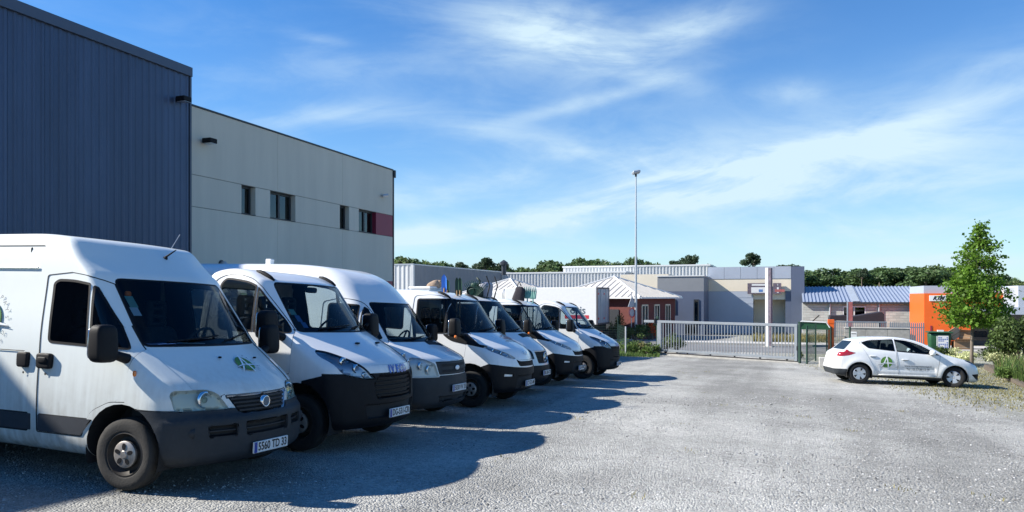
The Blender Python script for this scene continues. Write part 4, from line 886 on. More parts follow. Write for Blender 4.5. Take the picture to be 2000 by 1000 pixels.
WS, WIN, QTR, DOOR, HOOD, LAMP, GRILLE, BUMPER, ARCH, STRIP, VENT, DARK, BAR, FOG, BACKWIN, CARGO, REARW, LIP = range(1, 19)
def cab(spec, root, paint):
    """everything the van types share: skin, glazing, doors, wheels, mirrors, cabin; the type adds its face"""
    sh = Shell(spec['outline'], spec['wz'], spec['wp'], spec['bow'], spec['kz'], spec['box'], spec.get('h', .05), spec.get('extra'))
    f6 = lambda p: fillet(p, 4)
    ws = f6(spec['windshield']); sh.cut(WS, ws, 'x', 1, minn=.15, xr=(-2.2, -.45))
    for s in (-1, 1):
        for pid, key in ((WIN, 'window'), (QTR, 'quarter')):
            if key in spec: sh.cut(pid, f6(spec[key]), 'y', s, minn=.25)
        if 'rear_window' in spec: sh.cut(REARW, f6(spec['rear_window']), 'y', s, minn=.25)
        c = spec['arch']; sh.cut(ARCH, ellipse(c[0], c[1], c[2], c[2]), 'y', s, minn=.02)
        if 'arch_rear' in spec: c = spec['arch_rear']; sh.cut(ARCH, ellipse(c[0], c[1], c[2], c[2]), 'y', s, minn=.02)
    for st in spec.get('face', ()):
        pid, view, poly, kw = st; poly = f6(poly)
        if view == 'x2': sh.cut(pid, poly, 'x', 1, **kw); sh.cut(pid, mirror_y([tuple(p) for p in poly]), 'x', 1, **kw)
        elif view == 'y2':
            for s in (-1, 1): sh.cut(pid, poly, 'y', s, **kw)
        elif view == 'x': sh.cut(pid, poly, 'x', 1, **kw)
        elif view == '-x': sh.cut(pid, poly, 'x', -1, **kw)
        elif view == 'z': sh.cut(pid, poly, 'z', 1, **kw)
    for s in (-1, 1): sh.cut(DOOR, f6(spec['door']), 'y', s, minn=.2, only=(0,))
    glassm = spec.get('glass', 'cab_glass')
    sh.panel(0, 'body', paint, root)
    sh.panel(WS, 'windshield', glassm, root, rim=(.022, -.004), rim_mat='black_plastic')
    for s in (-1, 1):
        d = sh.panel(DOOR, 'door', paint, root, rim=(.007, -.008), y_side=s)
        for pid, nm in ((WIN, 'door_window'), (QTR, 'quarter_window')):
            sh.panel(pid, nm, spec.get('side_glass', glassm), d, rim=(.018, -.010), rim_mat='black_plastic', y_side=s)
        sh.panel(REARW, 'crew_window', 'dark_glass', root, rim=(.02, -.008), rim_mat='black_plastic', y_side=s)
        hx, hz = spec['handle']; q = sh.on_side(hx, hz, s, .012)[0]
        if spec.get('handle_style') == 'box':
            hm = MB().sq((q[0], q[1], q[2]), (.095, .03, .075), .35, 16, 10); hm.sq((q[0], q[1] + s * .022, q[2] + .01), (.06, .02, .03), .4, 12, 8)
        else: hm = MB().sq((q[0], q[1] + s * .008, q[2]), (.105, .022, .024), .45, 16, 8)
        hm.build('handle', 'black_plastic', d, True)
        ax, az, ar = spec['arch']; yo = float(sh.on_side(ax, az + ar + .06, s)[0, 1])
        wheel_well(root, ax, ar, yo, s, az)
        r, w = spec['tyre']; wheel(root, ax, yo - s * (w / 2 + .035), r, w, s, spec.get('wheel', 'steel'), steer=spec.get('steer', 0))
        if 'arch_rear' in spec:
            wheel_well(root, spec['arch_rear'][0], spec['arch_rear'][2], yo, s, spec['arch_rear'][1]); wheel(root, spec['arch_rear'][0], yo - s * (w / 2 + .05), r, w, s, spec.get('wheel', 'steel'))
        mx, mz, msz = spec['mirror']; my = float(sh.on_side(mx + .05, mz - .08, s)[0, 1]) if spec.get('mirror_y') is None else s * spec['mirror_y']
        wing_mirror(root, mx, my + s * spec.get('mirror_gap', .06), mz, msz, s, spec.get('mirror_double', False), spec.get('mirror_mat', 'black_plastic'), spec.get('mirror_lens', False))
    sh.panel(HOOD, 'hood', paint, root, rim=(.007, -.008))
    # dark lining just inside the skin, so that the cab is a closed room
    xb = spec['back']
    sh.panel(tuple(k for k in range(0, 19) if k not in (WS, WIN, QTR, ARCH, BACKWIN, REARW, LAMP, GRILLE, VENT, FOG)), 'lining', 'interior', root, push=-.022, keep=lambda c: c.x > xb and c.z > .75, flip=True, normals=False)
    # cabin
    bz = spec['belt']
    m = MB(); m.sq((spec['dash_x'], 0, bz - .13), (.22, .68, .12), .35, 24, 10); m.sq((spec['dash_x'] - .12, .42, bz - .02), (.14, .22, .07), .5, 14, 8)
    m.box(spec['dash_x'] - .1, spec['dash_x'] + .15, -.70, .70, .45, bz - .2)
    m.build('dashboard', 'dash', root, True, 50)
    MB().box(xb + .05, -.5, -.80, .80, .42, .47).build('cab_floor', 'interior', root)
    steering(root, spec['dash_x'] - .36, .42, bz - .02)
    seat(root, spec['dash_x'] - .85, .42, .48, bz - .62); seat(root, spec['dash_x'] - .85, -.28, .86, bz - .62)
    if spec.get('bulkhead', True):
        MB().box(xb - .03, xb, -.84, .84, .45, spec['roof'] - .12, c=.01).build('bulkhead', 'interior', root)
    # wipers
    for (ya, za, yb, zb) in spec['wipers']:
        n = 8; t = np.linspace(0, 1, n); p = sh.on_front(ya + (yb - ya) * t, za + (zb - za) * t, .015); m = MB(); m.tube(p[:5].tolist(), .008, 6); q = p[2:] + [0.006, 0, 0]; m.tube(q.tolist(), .010, 6); m.build('wiper', 'black_plastic', root)
    return sh
def headlight(sh, root, lens, depth=.06, bulbs=(), tint='lens_clear', rim_mat='black_plastic', house='reflector', orange=None):
    for s in (-1, 1):
        o = sh.panel(LAMP, 'headlight', house, root, rim=(.010, -depth), rim_mat=rim_mat, y_side=s, normals=False)
        sh.panel(LAMP, 'lens', tint, o, y_side=s, push=-.002)
        for (y, z, r) in bulbs:
            x = float(sh.on_front(s * y, z)[0, 0]); b = MB(); b.lathe([(r, x - .025), (r * .95, x - .05), (r * .6, x - depth - .01), (.001, x - depth - .02)], 20, (0, s * y, z), axis='x'); b.lathe([(r, x - .025), (r + .012, x - .028), (r + .012, x - .05)], 20, (0, s * y, z), axis='x'); b.build('reflector_bowl', 'chrome', o, True)
            MB().sq((x - depth * .8, s * y, z), (.02, r * .4, r * .4), .9, 12, 8).build('bulb', 'lens_hazy' if tint == 'lens_hazy' else 'lens_clear', o, True)
        if orange:
            y, z, r = orange; x = float(sh.on_front(s * y, z)[0, 0]); MB().sq((x - depth * .9, s * y, z), (.03, r, r * 1.4), .8, 12, 8).build('indicator', 'orange_lens', o, True)
def slats(sh, root, name, mat, rows, depth=-.012, hz=.012, th=.012):
    """horizontal bars following the skin: rows of (z, y0, y1)"""
    for (z, y0, y1) in rows:
        n = 9; y = np.linspace(y0, y1, n); p = sh.on_front(y, np.full(n, z), depth); a = MB(); vs = []
        for q in p: vs += [(q[0], q[1], q[2] - hz), (q[0], q[1], q[2] + hz), (q[0] - th - .02, q[1], q[2] + hz), (q[0] - th - .02, q[1], q[2] - hz)]
        fs = [(4 * i + k, 4 * i + (k + 1) % 4, 4 * i + 4 + (k + 1) % 4, 4 * i + 4 + k) for i in range(n - 1) for k in range(4)]
        a.add(vs, fs + [(0, 1, 2, 3), (4 * n - 4, 4 * n - 1, 4 * n - 2, 4 * n - 3)]); a.build(name, mat, root)
def front_text(sh, root, txt, size, y, z, mat, name='badge_lettering', bold=.004, thick=.01, spacing=1.05, sx=1.0):
    v, f = text_mesh(txt, size, bold=bold, spacing=spacing); v = np.array(v); p = sh.on_front(y + v[:, 0] * sx, z + v[:, 1], thick); n = len(v)
    me = bpy.data.meshes.new(name); me.from_pydata(p.tolist(), [], f); me.materials.append(MATS[mat])
    return link(name, me, root)

# ------------------------------------------------------------------ type: high roof panel van with sloping nose
def make_ducato(root):
    sp = dict(
        outline=[(-.16, .24, .04), (-.02, .30, .06), (.0, .50, .1), (-.015, .68, .04), (-.06, .71, .03), (-.115, .90, .05), (-.21, 1.0, .10), (-.70, 1.335, .06), (-1.235, 2.02, .05), (-1.70, 2.385, .10), (-2.2, 2.43, .4), (-4.9, 2.43, .2), (-5.08, 2.3, .2), (-5.12, .5, .08), (-5.1, .30, .05)],
        wz=([.2, .5, .8, 1.3, 1.9, 2.2, 2.46], [.955, .99, 1.0, .98, .90, .855, .80]), wp=([-5.1, -4.9, -1.2, -.5, 0], [.97, 1.0, 1.0, .985, .95]),
        bow=([.2, .9, 1.3, 2.0, 2.2, 2.4], [.36, .36, .33, .36, .42, .42]), kz=([.2, .8, 1.2, 2.0, 2.45], [.20, .20, .14, .07, .075]), box=(-5.15, .05, .2, 2.5, 1.05), h=.045,
        windshield=[(-.775, 1.335, .06), (.775, 1.335, .06), (.715, 1.985, .07), (-.715, 1.985, .07)],
        window=[(-1.90, 1.335, .05), (-1.955, 1.92, .09), (-1.90, 1.955, .06), (-1.70, 1.953, .1), (-1.475, 1.92, .02), (-1.385, 1.32, .015)],
        quarter=[(-1.435, 1.90, .01), (-1.40, 1.89, .02), (-1.09, 1.53, 0), (-.93, 1.31, .02), (-1.345, 1.315, .01)],
        door=[(-1.985, .46, .03), (-2.00, 1.2, 0), (-2.055, 2.0, .03), (-1.73, 2.03, 0), (-1.46, 1.995, .15), (-1.25, 1.87, .1), (-1.06, 1.67, 0), (-.875, 1.42, .05), (-.85, 1.30, .05), (-.86, .82, 0), (-1.05, .81, .05), (-1.30, .70, .1), (-1.38, .46, .03)],
        arch=(-.89, .37, .435), arch_rear=(-4.1, .37, .43), tyre=(.335, .205), handle=(-1.895, 1.155), handle_style='box', mirror=(-.96, 1.365, (.19, .22, .345)), mirror_gap=.035, mirror_y=1.0, wheel='dusty', steer=.06,
        belt=1.33, back=-2.35, dash_x=-.98, roof=2.4, side_glass='dark_glass',
        wipers=[(-.55, 1.37, .05, 1.42), (.12, 1.37, .68, 1.45)],
        face=[(GRILLE, 'x', [(-.445, .885, .02), (.445, .885, .02), (.335, .705, .04), (-.335, .705, .04)], dict(minn=.1)),
              (LAMP, 'x2', [(-.885, .760, .02), (-.895, .905, .04), (-.86, .945, .03), (-.59, .945, .05), (-.52, .91, .05), (-.435, .760, .02)], dict(minn=.05)),
              (VENT, 'x', [(-.30, .505, .02), (.30, .505, .02), (.31, .625, .02), (-.31, .625, .02)], dict(minn=.1)),
              (VENT, 'x2', [(-.66, .515, .02), (-.41, .515, .02), (-.40, .615, .03), (-.67, .615, .03)], dict(minn=.1)),
              (BUMPER, 'x', [(-1.2, .1), (1.2, .1), (1.2, .76), (.385, .76), (.33, .70), (-.33, .70), (-.385, .76), (-1.2, .76)], dict(minn=.05, xr=(-.75, .2))),
              (BUMPER, 'y2', [(-.70, .1), (.2, .1), (.2, .76), (-.74, .77)], dict(minn=.0)),
              (BUMPER, 'x', [(-1.2, .1), (1.2, .1), (1.2, .32), (-1.2, .32)], dict(minn=-1, xr=(-.70, .2))),
              (STRIP, 'y2', [(-3.6, .475, .01), (-2.06, .475, .01), (-2.06, .635, .01), (-3.6, .635, .01)], dict(minn=.3)),
              (STRIP, 'y2', [(-1.96, .475, .01), (-1.40, .475, .01), (-1.25, .635, .01), (-1.96, .635, .01)], dict(minn=.3)),
              (CARGO, 'y2', [(-3.45, .46, .03), (-2.095, .46, .03), (-2.12, 1.2, 0), (-2.16, 2.3, .03), (-3.5, 2.3, .03)], dict(minn=.2)),
              (HOOD, 'z', [(-.04, -.44, .04), (-.04, .44, .04), (-.20, .58, .04), (-.33, .71, .02), (-.82, .77, .02), (-1.1, .77, 0), (-1.1, -.77, 0), (-.82, -.77, .02), (-.33, -.71, .02), (-.20, -.58, .04)], dict(minn=.35, only=(0,), xr=(-1.05, 0)))])
    sh = cab(sp, root, 'old_white_paint')
    sh.panel(BUMPER, 'bumper', 'grey_plastic', root, rim=(.010, .012), rim_mat='grey_plastic')
    for s in (-1, 1):
        sh.panel(CARGO, 'sliding_door', 'old_white_paint', root, rim=(.009, -.010), y_side=s)
        sh.panel(STRIP, 'rub_strip', 'mid_grey_plastic', root, rim=(.008, .012), rim_mat='mid_grey_plastic', y_side=s)
        q = sh.on_side(-2.185, 1.155, s, .01)[0]; MB().sq(tuple(q), (.075, .03, .075), .35, 16, 10).build('handle', 'black_plastic', root, True)
        for lx in (-2.18, -1.88): q = sh.on_side(lx, 1.03, s, .003)[0]; MB().lathe([(.013, s * .004), (.001, s * .006)], 12, tuple(q)).build('lock', 'dark_steel', root)
        q = sh.on_side(-.78, 1.09, s, .005)[0]; MB().sq(tuple(q), (.018, .012, .028), .7, 12, 8).build('side_indicator', 'orange_lens', root, True)
        n = 12; xs = np.linspace(-4.9, -2.2, n); MB().tube(sh.on_side(xs, np.full(n, 2.07), s, .006).tolist(), .010, 6).build('side_rib', 'old_white_paint', root)
        MB().tube(sh.on_side(xs, np.full(n, 1.24), s, .001).tolist(), .004, 5).build('side_crease', 'seam', root)
    headlight(sh, root, None, .045, [(.62, .85, .07)], 'lens_hazy', rim_mat='reflector')
    sh.panel(GRILLE, 'grille', 'black_plastic', root, rim=(.014, -.022), rim_mat='satin_silver', normals=False)
    slats(sh, root, 'grille_slat', 'grey_plastic', [(.735, -.33, .33), (.772, -.355, .355), (.809, -.375, .375), (.846, -.40, .40)], -.004, .009)
    sh.panel(VENT, 'bumper_opening', 'seam', root, rim=(.010, -.05), rim_mat='black_plastic', normals=False)
    slats(sh, root, 'opening_bar', 'grey_plastic', [(.565, -.30, .30), (.565, -.66, -.41), (.565, .41, .66)], -.012, .006)
    x = float(sh.on_front(0, .795)[0, 0])
    b = MB().lathe([(.060, x - .03), (.060, x + .02), (.052, x + .028), (.046, x + .024)], 28, (0, 0, .795), axis='x').build('badge', 'chrome', root, True)
    MB().lathe([(.048, x + .022), (.001, x + .028)], 28, (0, 0, .795), axis='x').build('badge_disc', 'logo_grey', b, True)
    number_plate(root, sh, '5560 TD 33', .37)
    for s in (-1, 1):
        p = sh.on_front(s * .78, .56)[0]; MB().lathe([(.055, p[0] - .03), (.05, p[0] + .006), (.001, p[0] + .010)], 18, (0, s * .78, .56), axis='x').build('fog_lamp_blank', 'grey_plastic', root, True)
    def hoodfn(u, v, off): return sh.on_top(-.43 - v * .80, .10 + u, off)
    company_logo(hoodfn, .115, root)
    company_logo(lambda u, v, off: sh.on_side(-2.78 + u, 1.53 + v, -1, off), .19, root)
    for yy in (-.16, .36):
        q = sh.on_top(-.53, yy, .01)[0]; MB().sq(tuple(q), (.018, .014, .010), .7, 10, 6).build('washer_jet', 'black_plastic', root, True)
    # roof aerial base and whip
    q = Vector(sh.on_top(-1.52, .06, .0)[0]); m = MB(); m.sq(q, (.03, .02, .02), .8, 10, 6); m.tube([q + Vector((.0, 0, .01)), q + Vector((.05, .10, .10))], [.012, .006], 6); m.build('aerial', 'black_plastic', root, True)
    q = Vector(sh.on_top(-1.90, .52, .0)[0]); MB().tube([q, q + Vector((.05, .07, .17))], .004, 5).build('aerial_whip', 'satin_silver', root)
    # papers on the dashboard, stickers and a trinket behind the glass
    for (yy, xx, mat, rz) in ((-.45, -.92, 'paper_blue', .3), (-.22, -.90, 'paper_white', -.4), (-.58, -.98, 'paper_blue', .9)):
        c = Vector((xx, yy, 1.335)); M = Matrix.Rotation(rz, 3, 'Z'); MB().prism([c + M @ Vector(p) for p in ((-.11, -.14, 0), (.11, -.14, .02), (.11, .14, .015), (-.11, .14, 0))], (0, 0, .006)).build('paper', mat, root)
    for (y, z, mat, hh) in ((-.665, 1.76, 'sticker_green', .055), (-.675, 1.665, 'paper_white', .04)):
        uv, f = grid_sheet(y - .035, y + .035, z - hh, z + hh, 2, 2); sheet(uv, f, lambda u, v: sh.on_front(u, v, -.008), 'windshield_sticker', mat, root)
    q = sh.on_front(-.64, 1.855, -.04)[0]; MB().sq(tuple(q), (.02, .035, .03), .7, 12, 8).build('trinket', 'orange_trinket', root, True)
    return sh
# ------------------------------------------------------------------ type: cab with swept-back lamps and a black bumper, flat bed behind
def roof_corner_trims(sh, root, x0, x1, y):
    for s in (-1, 1):
        n = 6; xs = np.linspace(x0, x1, n); MB().tube(sh.on_top(xs, np.full(n, s * y), .012).tolist(), [.012, .028, .032, .032, .028, .014], 8).build('roof_marker', 'black_plastic', root, True)
def flat_bed(root, x0, x1, side_h=.42, z0=.92, rack=True, rails=True):
    bed = MB().box(x1, x0, -1.02, 1.02, z0 - .06, z0, c=.01).build('bed_floor', 'satin_silver', root)
    for s in (-1, 1):
        MB().box(x1, x0, s * 1.02 - .02, s * 1.02 + .02, z0 + .003, z0 + side_h, c=.01).build('drop_side', 'white_paint', root)
        for k in range(4): MB().box(x1 + (x0 - x1) * (k + .2) / 4, x1 + (x0 - x1) * (k + .2) / 4 + .06, s * 1.045 - .012, s * 1.045 + .012, z0 - .05, z0 + side_h * .6).build('side_hinge', 'dark_steel', root)
        MB().box(x1, x0 + .3, s * .40 - .04, s * .40 + .04, .52, z0 - .07).build('chassis_rail', 'seam', root)
        for xw in (x1 + .95,): wheel(root, xw, s * .86, .345, .24, s, 'steel')
    MB().box(x1 - .02, x1 + .02, -1.0, 1.0, z0 + .003, z0 + side_h, c=.01).build('tail_board', 'white_paint', root)
    if rack:
        m = MB()
        for y in np.linspace(-.98, .98, 7): m.tube([(x0 - .03, y, z0), (x0 - .03, y, 2.12)], .018, 6)
        for z in (z0 + .5, z0 + .8, 2.12): m.tube([(x0 - .03, -1.0, z), (x0 - .03, 1.0, z)], .02, 6)
        m.build('headboard_rack', 'white_paint', root)
def make_daily_a(root, plate):
    sp = dict(
        outline=[(-.14, .28, .04), (-.02, .34, .06), (.0, .60, .1), (-.02, .88, .05), (-.055, 1.05, .06), (-.17, 1.135, .12), (-.82, 1.475, .05), (-1.33, 2.09, .06), (-1.62, 2.21, .2), (-2.05, 2.255, .3), (-2.36, 2.2, .12), (-2.42, 2.0, .1), (-2.44, .55, .05), (-2.40, .40, .04)],
        wz=([.3, .6, .9, 1.4, 2.0, 2.25], [.95, .99, 1.0, .985, .90, .83]), wp=([-2.5, -1.2, -.5, 0], [1.0, 1.0, .985, .93]), bow=([.2, .9, 1.3, 2.0, 2.2], [.36, .37, .37, .36, .36]), kz=([.2, .9, 1.2, 1.5, 2.1, 2.25], [.14, .13, .12, .09, .09, .12]),
        box=(-2.5, .05, .2, 2.3, 1.05), h=.048,
        windshield=[(-.80, 1.455, .06), (.80, 1.455, .06), (.73, 2.075, .07), (-.73, 2.075, .07)],
        window=[(-2.12, 1.45, .08), (-2.18, 2.03, .10), (-2.11, 2.112, .06), (-1.98, 2.105, .1), (-1.73, 2.07, .1), (-1.60, 2.02, .02), (-1.585, 1.44, .015)],
        quarter=[(-1.575, 2.0, .01), (-1.53, 1.965, .02), (-1.17, 1.59, .02), (-1.05, 1.44, .03), (-1.562, 1.435, .01)],
        door=[(-2.31, .56, .05), (-2.32, 1.4, 0), (-2.28, 2.08, .08), (-2.10, 2.165, .1), (-1.86, 2.155, 0), (-1.67, 2.11, .12), (-1.53, 2.01, .05), (-1.15, 1.585, .05), (-.97, 1.38, .08), (-.98, .94, .02), (-1.16, .90, .1), (-1.42, .70, .1), (-1.46, .56, .03)],
        arch=(-.86, .385, .455), tyre=(.345, .215), handle=(-2.17, 1.30), mirror=(-1.17, 1.53, (.21, .24, .36)), mirror_gap=.09, mirror_y=.97, mirror_double=True, belt=1.45, back=-2.36, dash_x=-1.08, roof=2.2, bulkhead=False,
        wipers=[(-.5, 1.49, .08, 1.53), (.1, 1.49, .66, 1.55)],
        face=[(LAMP, 'x2', [(-.945, 1.17, .04), (-.91, 1.25, .04), (-.80, 1.225, .05), (-.66, 1.125, .05), (-.54, 1.0, .04), (-.455, .893, .02), (-.62, .90, .05), (-.87, .965, .05)], dict(minn=.05)),
              (GRILLE, 'x', [(-.38, .935, .03), (.38, .935, .03), (.47, .84, .03), (.43, .64, .05), (-.43, .64, .05), (-.47, .84, .03)], dict(minn=.1)),
              (VENT, 'x', [(-.55, .40, .03), (.55, .40, .03), (.60, .58, .03), (-.60, .58, .03)], dict(minn=.1)),
              (BUMPER, 'x', [(-1.2, .1), (1.2, .1), (1.2, .97), (.87, .963), (.62, .898), (.47, .89), (.39, .942), (-.39, .942), (-.47, .89), (-.62, .898), (-.87, .963), (-1.2, .97)], dict(minn=.05, xr=(-.80, .2))),
              (BUMPER, 'y2', [(-.80, .1), (.2, .1), (.2, .96), (-.42, .965), (-.80, .865)], dict(minn=.0)),
              (BUMPER, 'x', [(-1.2, .1), (1.2, .1), (1.2, .36), (-1.2, .36)], dict(minn=-1, xr=(-.75, .2))),
              (BACKWIN, '-x', [(-.66, 1.42, .06), (.66, 1.42, .06), (.60, 2.0, .06), (-.60, 2.0, .06)], dict(minn=.3)),
              (HOOD, 'x', [(-.47, 1.058, .02), (.47, 1.058, .02), (.56, 1.065, .03), (.66, 1.15, .04), (.81, 1.25, .05), (.82, 1.48, 0), (-.82, 1.48, 0), (-.81, 1.25, .05), (-.66, 1.15, .04), (-.56, 1.065, .03)], dict(minn=.15, only=(0,), xr=(-1.15, 0)))])
    sh = cab(sp, root, 'white_paint')
    sh.panel(BUMPER, 'bumper', 'black_plastic', root, rim=(.010, .012), rim_mat='black_plastic')
    sh.panel(BACKWIN, 'back_window', 'cab_glass', root, rim=(.02, -.004), rim_mat='black_plastic')
    headlight(sh, root, None, .028, [(.66, 1.02, .045), (.76, 1.10, .05), (.57, .945, .028)], 'lens_clear', house='satin_silver', rim_mat='black_plastic')
    sh.panel(GRILLE, 'grille', 'seam', root, rim=(.02, -.03), rim_mat='black_plastic', normals=False)
    slats(sh, root, 'grille_slat', 'black_plastic', [(.68, -.42, .42), (.735, -.44, .44), (.79, -.45, .45), (.845, -.44, .44), (.895, -.40, .40)], -.006, .012)
    sh.panel(VENT, 'bumper_opening', 'seam', root, rim=(.012, -.03), rim_mat='black_plastic', normals=False)
    for k, ch in enumerate('IVECO'): front_text(sh, root, ch, .13, (-.175, -.105, .0, .10, .205)[k], .993, 'badge_blue', 'badge_letter', .007, .012)
    number_plate(root, sh, plate, .45)
    roof_corner_trims(sh, root, -1.78, -1.50, .69)
    for y in (-.22, .28):
        q = sh.on_top(-.52, y, .008)[0]; MB().sq(tuple(q), (.03, .03, .012), .6, 10, 6).build('washer_jet', 'black_plastic', root, True)
    for (y, z, w_, h_, mat) in ((-.70, 1.70, .035, .035, 'sticker_green'), (-.675, 1.62, .03, .04, 'paper_blue'), (-.65, 1.54, .03, .035, 'paper_blue')):
        uv, f = grid_sheet(y - w_, y + w_, z - h_, z + h_, 2, 2); sheet(uv, f, lambda u, v: sh.on_front(u, v, -.008), 'windshield_sticker', mat, root)
    MB().sq((-1.42, 0, 2.0), (.03, .12, .04), .5, 12, 8).build('rear_view_mirror', 'interior', root, True)
    return sh
# ------------------------------------------------------------------ type: high roof van with tall lamps and a grey face
def make_transit(root, plate):
    sp = dict(
        outline=[(-.16, .24, .04), (-.02, .31, .06), (.0, .55, .1), (-.02, .73, .05), (-.05, .99, .04), (-.12, 1.045, .06), (-.66, 1.29, .06), (-1.17, 1.93, .05), (-1.55, 2.28, .3), (-2.05, 2.47, .4), (-2.8, 2.535, .5), (-5.2, 2.535, .2), (-5.35, 2.3, .2), (-5.4, .5, .08), (-5.3, .3, .05)],
        wz=([.2, .5, .8, 1.3, 1.9, 2.2, 2.54], [.95, .98, .99, .975, .89, .84, .76]), wp=([-5.4, -5.2, -1.2, -.5, 0], [.97, 1.0, 1.0, .985, .94]), bow=([.2, .9, 1.3, 2.0, 2.5], [.34, .34, .34, .40, .50]), kz=([.2, .8, 1.2, 1.9, 2.2, 2.5], [.2, .2, .14, .12, .2, .25]),
        box=(-5.42, .05, .2, 2.58, 1.05), h=.06,
        windshield=[(-.79, 1.285, .06), (.79, 1.285, .06), (.71, 1.91, .07), (-.71, 1.91, .07)],
        window=[(-1.95, 1.30, .06), (-1.98, 1.88, .08), (-1.40, 1.86, .04), (-1.36, 1.28, .02)], quarter=[(-1.34, 1.83, .01), (-1.29, 1.80, .02), (-.95, 1.33, .03), (-1.33, 1.27, .01)],
        door=[(-2.05, .50, .03), (-2.08, 1.9, .06), (-1.75, 1.97, .1), (-1.40, 1.93, .12), (-1.0, 1.50, .1), (-.84, 1.25, .05), (-.88, .85, .03), (-1.15, .80, .1), (-1.36, .50, .03)],
        arch=(-.87, .36, .42), arch_rear=(-4.3, .36, .42), tyre=(.335, .205), handle=(-1.92, 1.12), mirror=(-1.05, 1.40, (.18, .22, .32)), mirror_gap=.05, belt=1.28, back=-2.2, dash_x=-.95, roof=2.4,
        wipers=[(-.5, 1.31, .08, 1.36), (.1, 1.31, .66, 1.38)],
        face=[(LAMP, 'x2', [(-.93, .745, .03), (-.945, .97, .05), (-.90, 1.06, .05), (-.74, 1.035, .05), (-.57, .95, .04), (-.505, .745, .02)], dict(minn=.05)),
              (GRILLE, 'x', [(-.50, .775, .02), (.50, .775, .02), (.56, .985, .03), (-.56, .985, .03)], dict(minn=.1)),
              (VENT, 'x', [(-.50, .345, .03), (.50, .345, .03), (.52, .435, .03), (-.52, .435, .03)], dict(minn=.1)),
              (BUMPER, 'x', [(-1.2, .1), (1.2, .1), (1.2, .74), (.50, .74), (.49, .765), (-.49, .765), (-.50, .74), (-1.2, .74)], dict(minn=.05, xr=(-.8, .2))),
              (BUMPER, 'y2', [(-.80, .1), (.2, .1), (.2, .74), (-.80, .74)], dict(minn=.0)),
              (BUMPER, 'x', [(-1.2, .1), (1.2, .1), (1.2, .32), (-1.2, .32)], dict(minn=-1, xr=(-.7, .2))),
              (DARK, 'z', [(-.545, -.03, .02), (-.545, .52, .02), (-.66, .60, .02), (-.66, .0, .02)], dict(minn=.3)),
              (HOOD, 'x', [(-.56, .992, .02), (.56, .992, .02), (.75, 1.055, .05), (.80, 1.16, .05), (.80, 1.31, 0), (-.80, 1.31, 0), (-.80, 1.16, .05), (-.75, 1.055, .05)], dict(minn=.15, only=(0,), xr=(-1.05, 0)))])
    sh = cab(sp, root, 'white_paint')
    sh.panel(BUMPER, 'bumper', 'grey_plastic', root, rim=(.010, .012), rim_mat='grey_plastic')
    sh.panel(DARK, 'hood_vent', 'seam', root, rim=(.008, -.012), rim_mat='black_plastic')
    headlight(sh, root, None, .04, [(.66, .86, .07), (.80, .92, .055)], 'lens_clear', rim_mat='reflector')
    sh.panel(GRILLE, 'grille', 'grey_plastic', root, rim=(.012, -.008), rim_mat='black_plastic')
    for z in (.83, .925): 
        uv, f = grid_sheet(-.42, .42, z - .022, z + .022, 8, 2); sheet(uv, f, lambda u, v: sh.on_front(u, v, .0), 'grille_slot', 'seam', root)
    sh.panel(VENT, 'bumper_opening', 'seam', root, rim=(.012, -.03), rim_mat='black_plastic', normals=False)
    x = float(sh.on_front(0, .875)[0, 0]); b = MB().sq((x + .01, 0, .875), (.014, .075, .038), .9, 22, 10).build('badge', 'logo_white', root, True)
    number_plate(root, sh, plate, .55)
    c = Vector((-.95, -.35, 1.315)); MB().prism([c + Vector(p) for p in ((-.12, -.2, 0), (.12, -.2, .02), (.12, .2, .015), (-.12, .2, 0))], (0, 0, .006)).build('paper', 'paper_white', root)
    # roof ventilator
    q = sh.on_top(-3.6, -.35, .0)[0]; MB().box(q[0] - .06, q[0] + .06, q[1] - .05, q[1] + .05, q[2] - .02, q[2] + .10, c=.01).build('roof_vent', 'white_paint', root)
    return sh
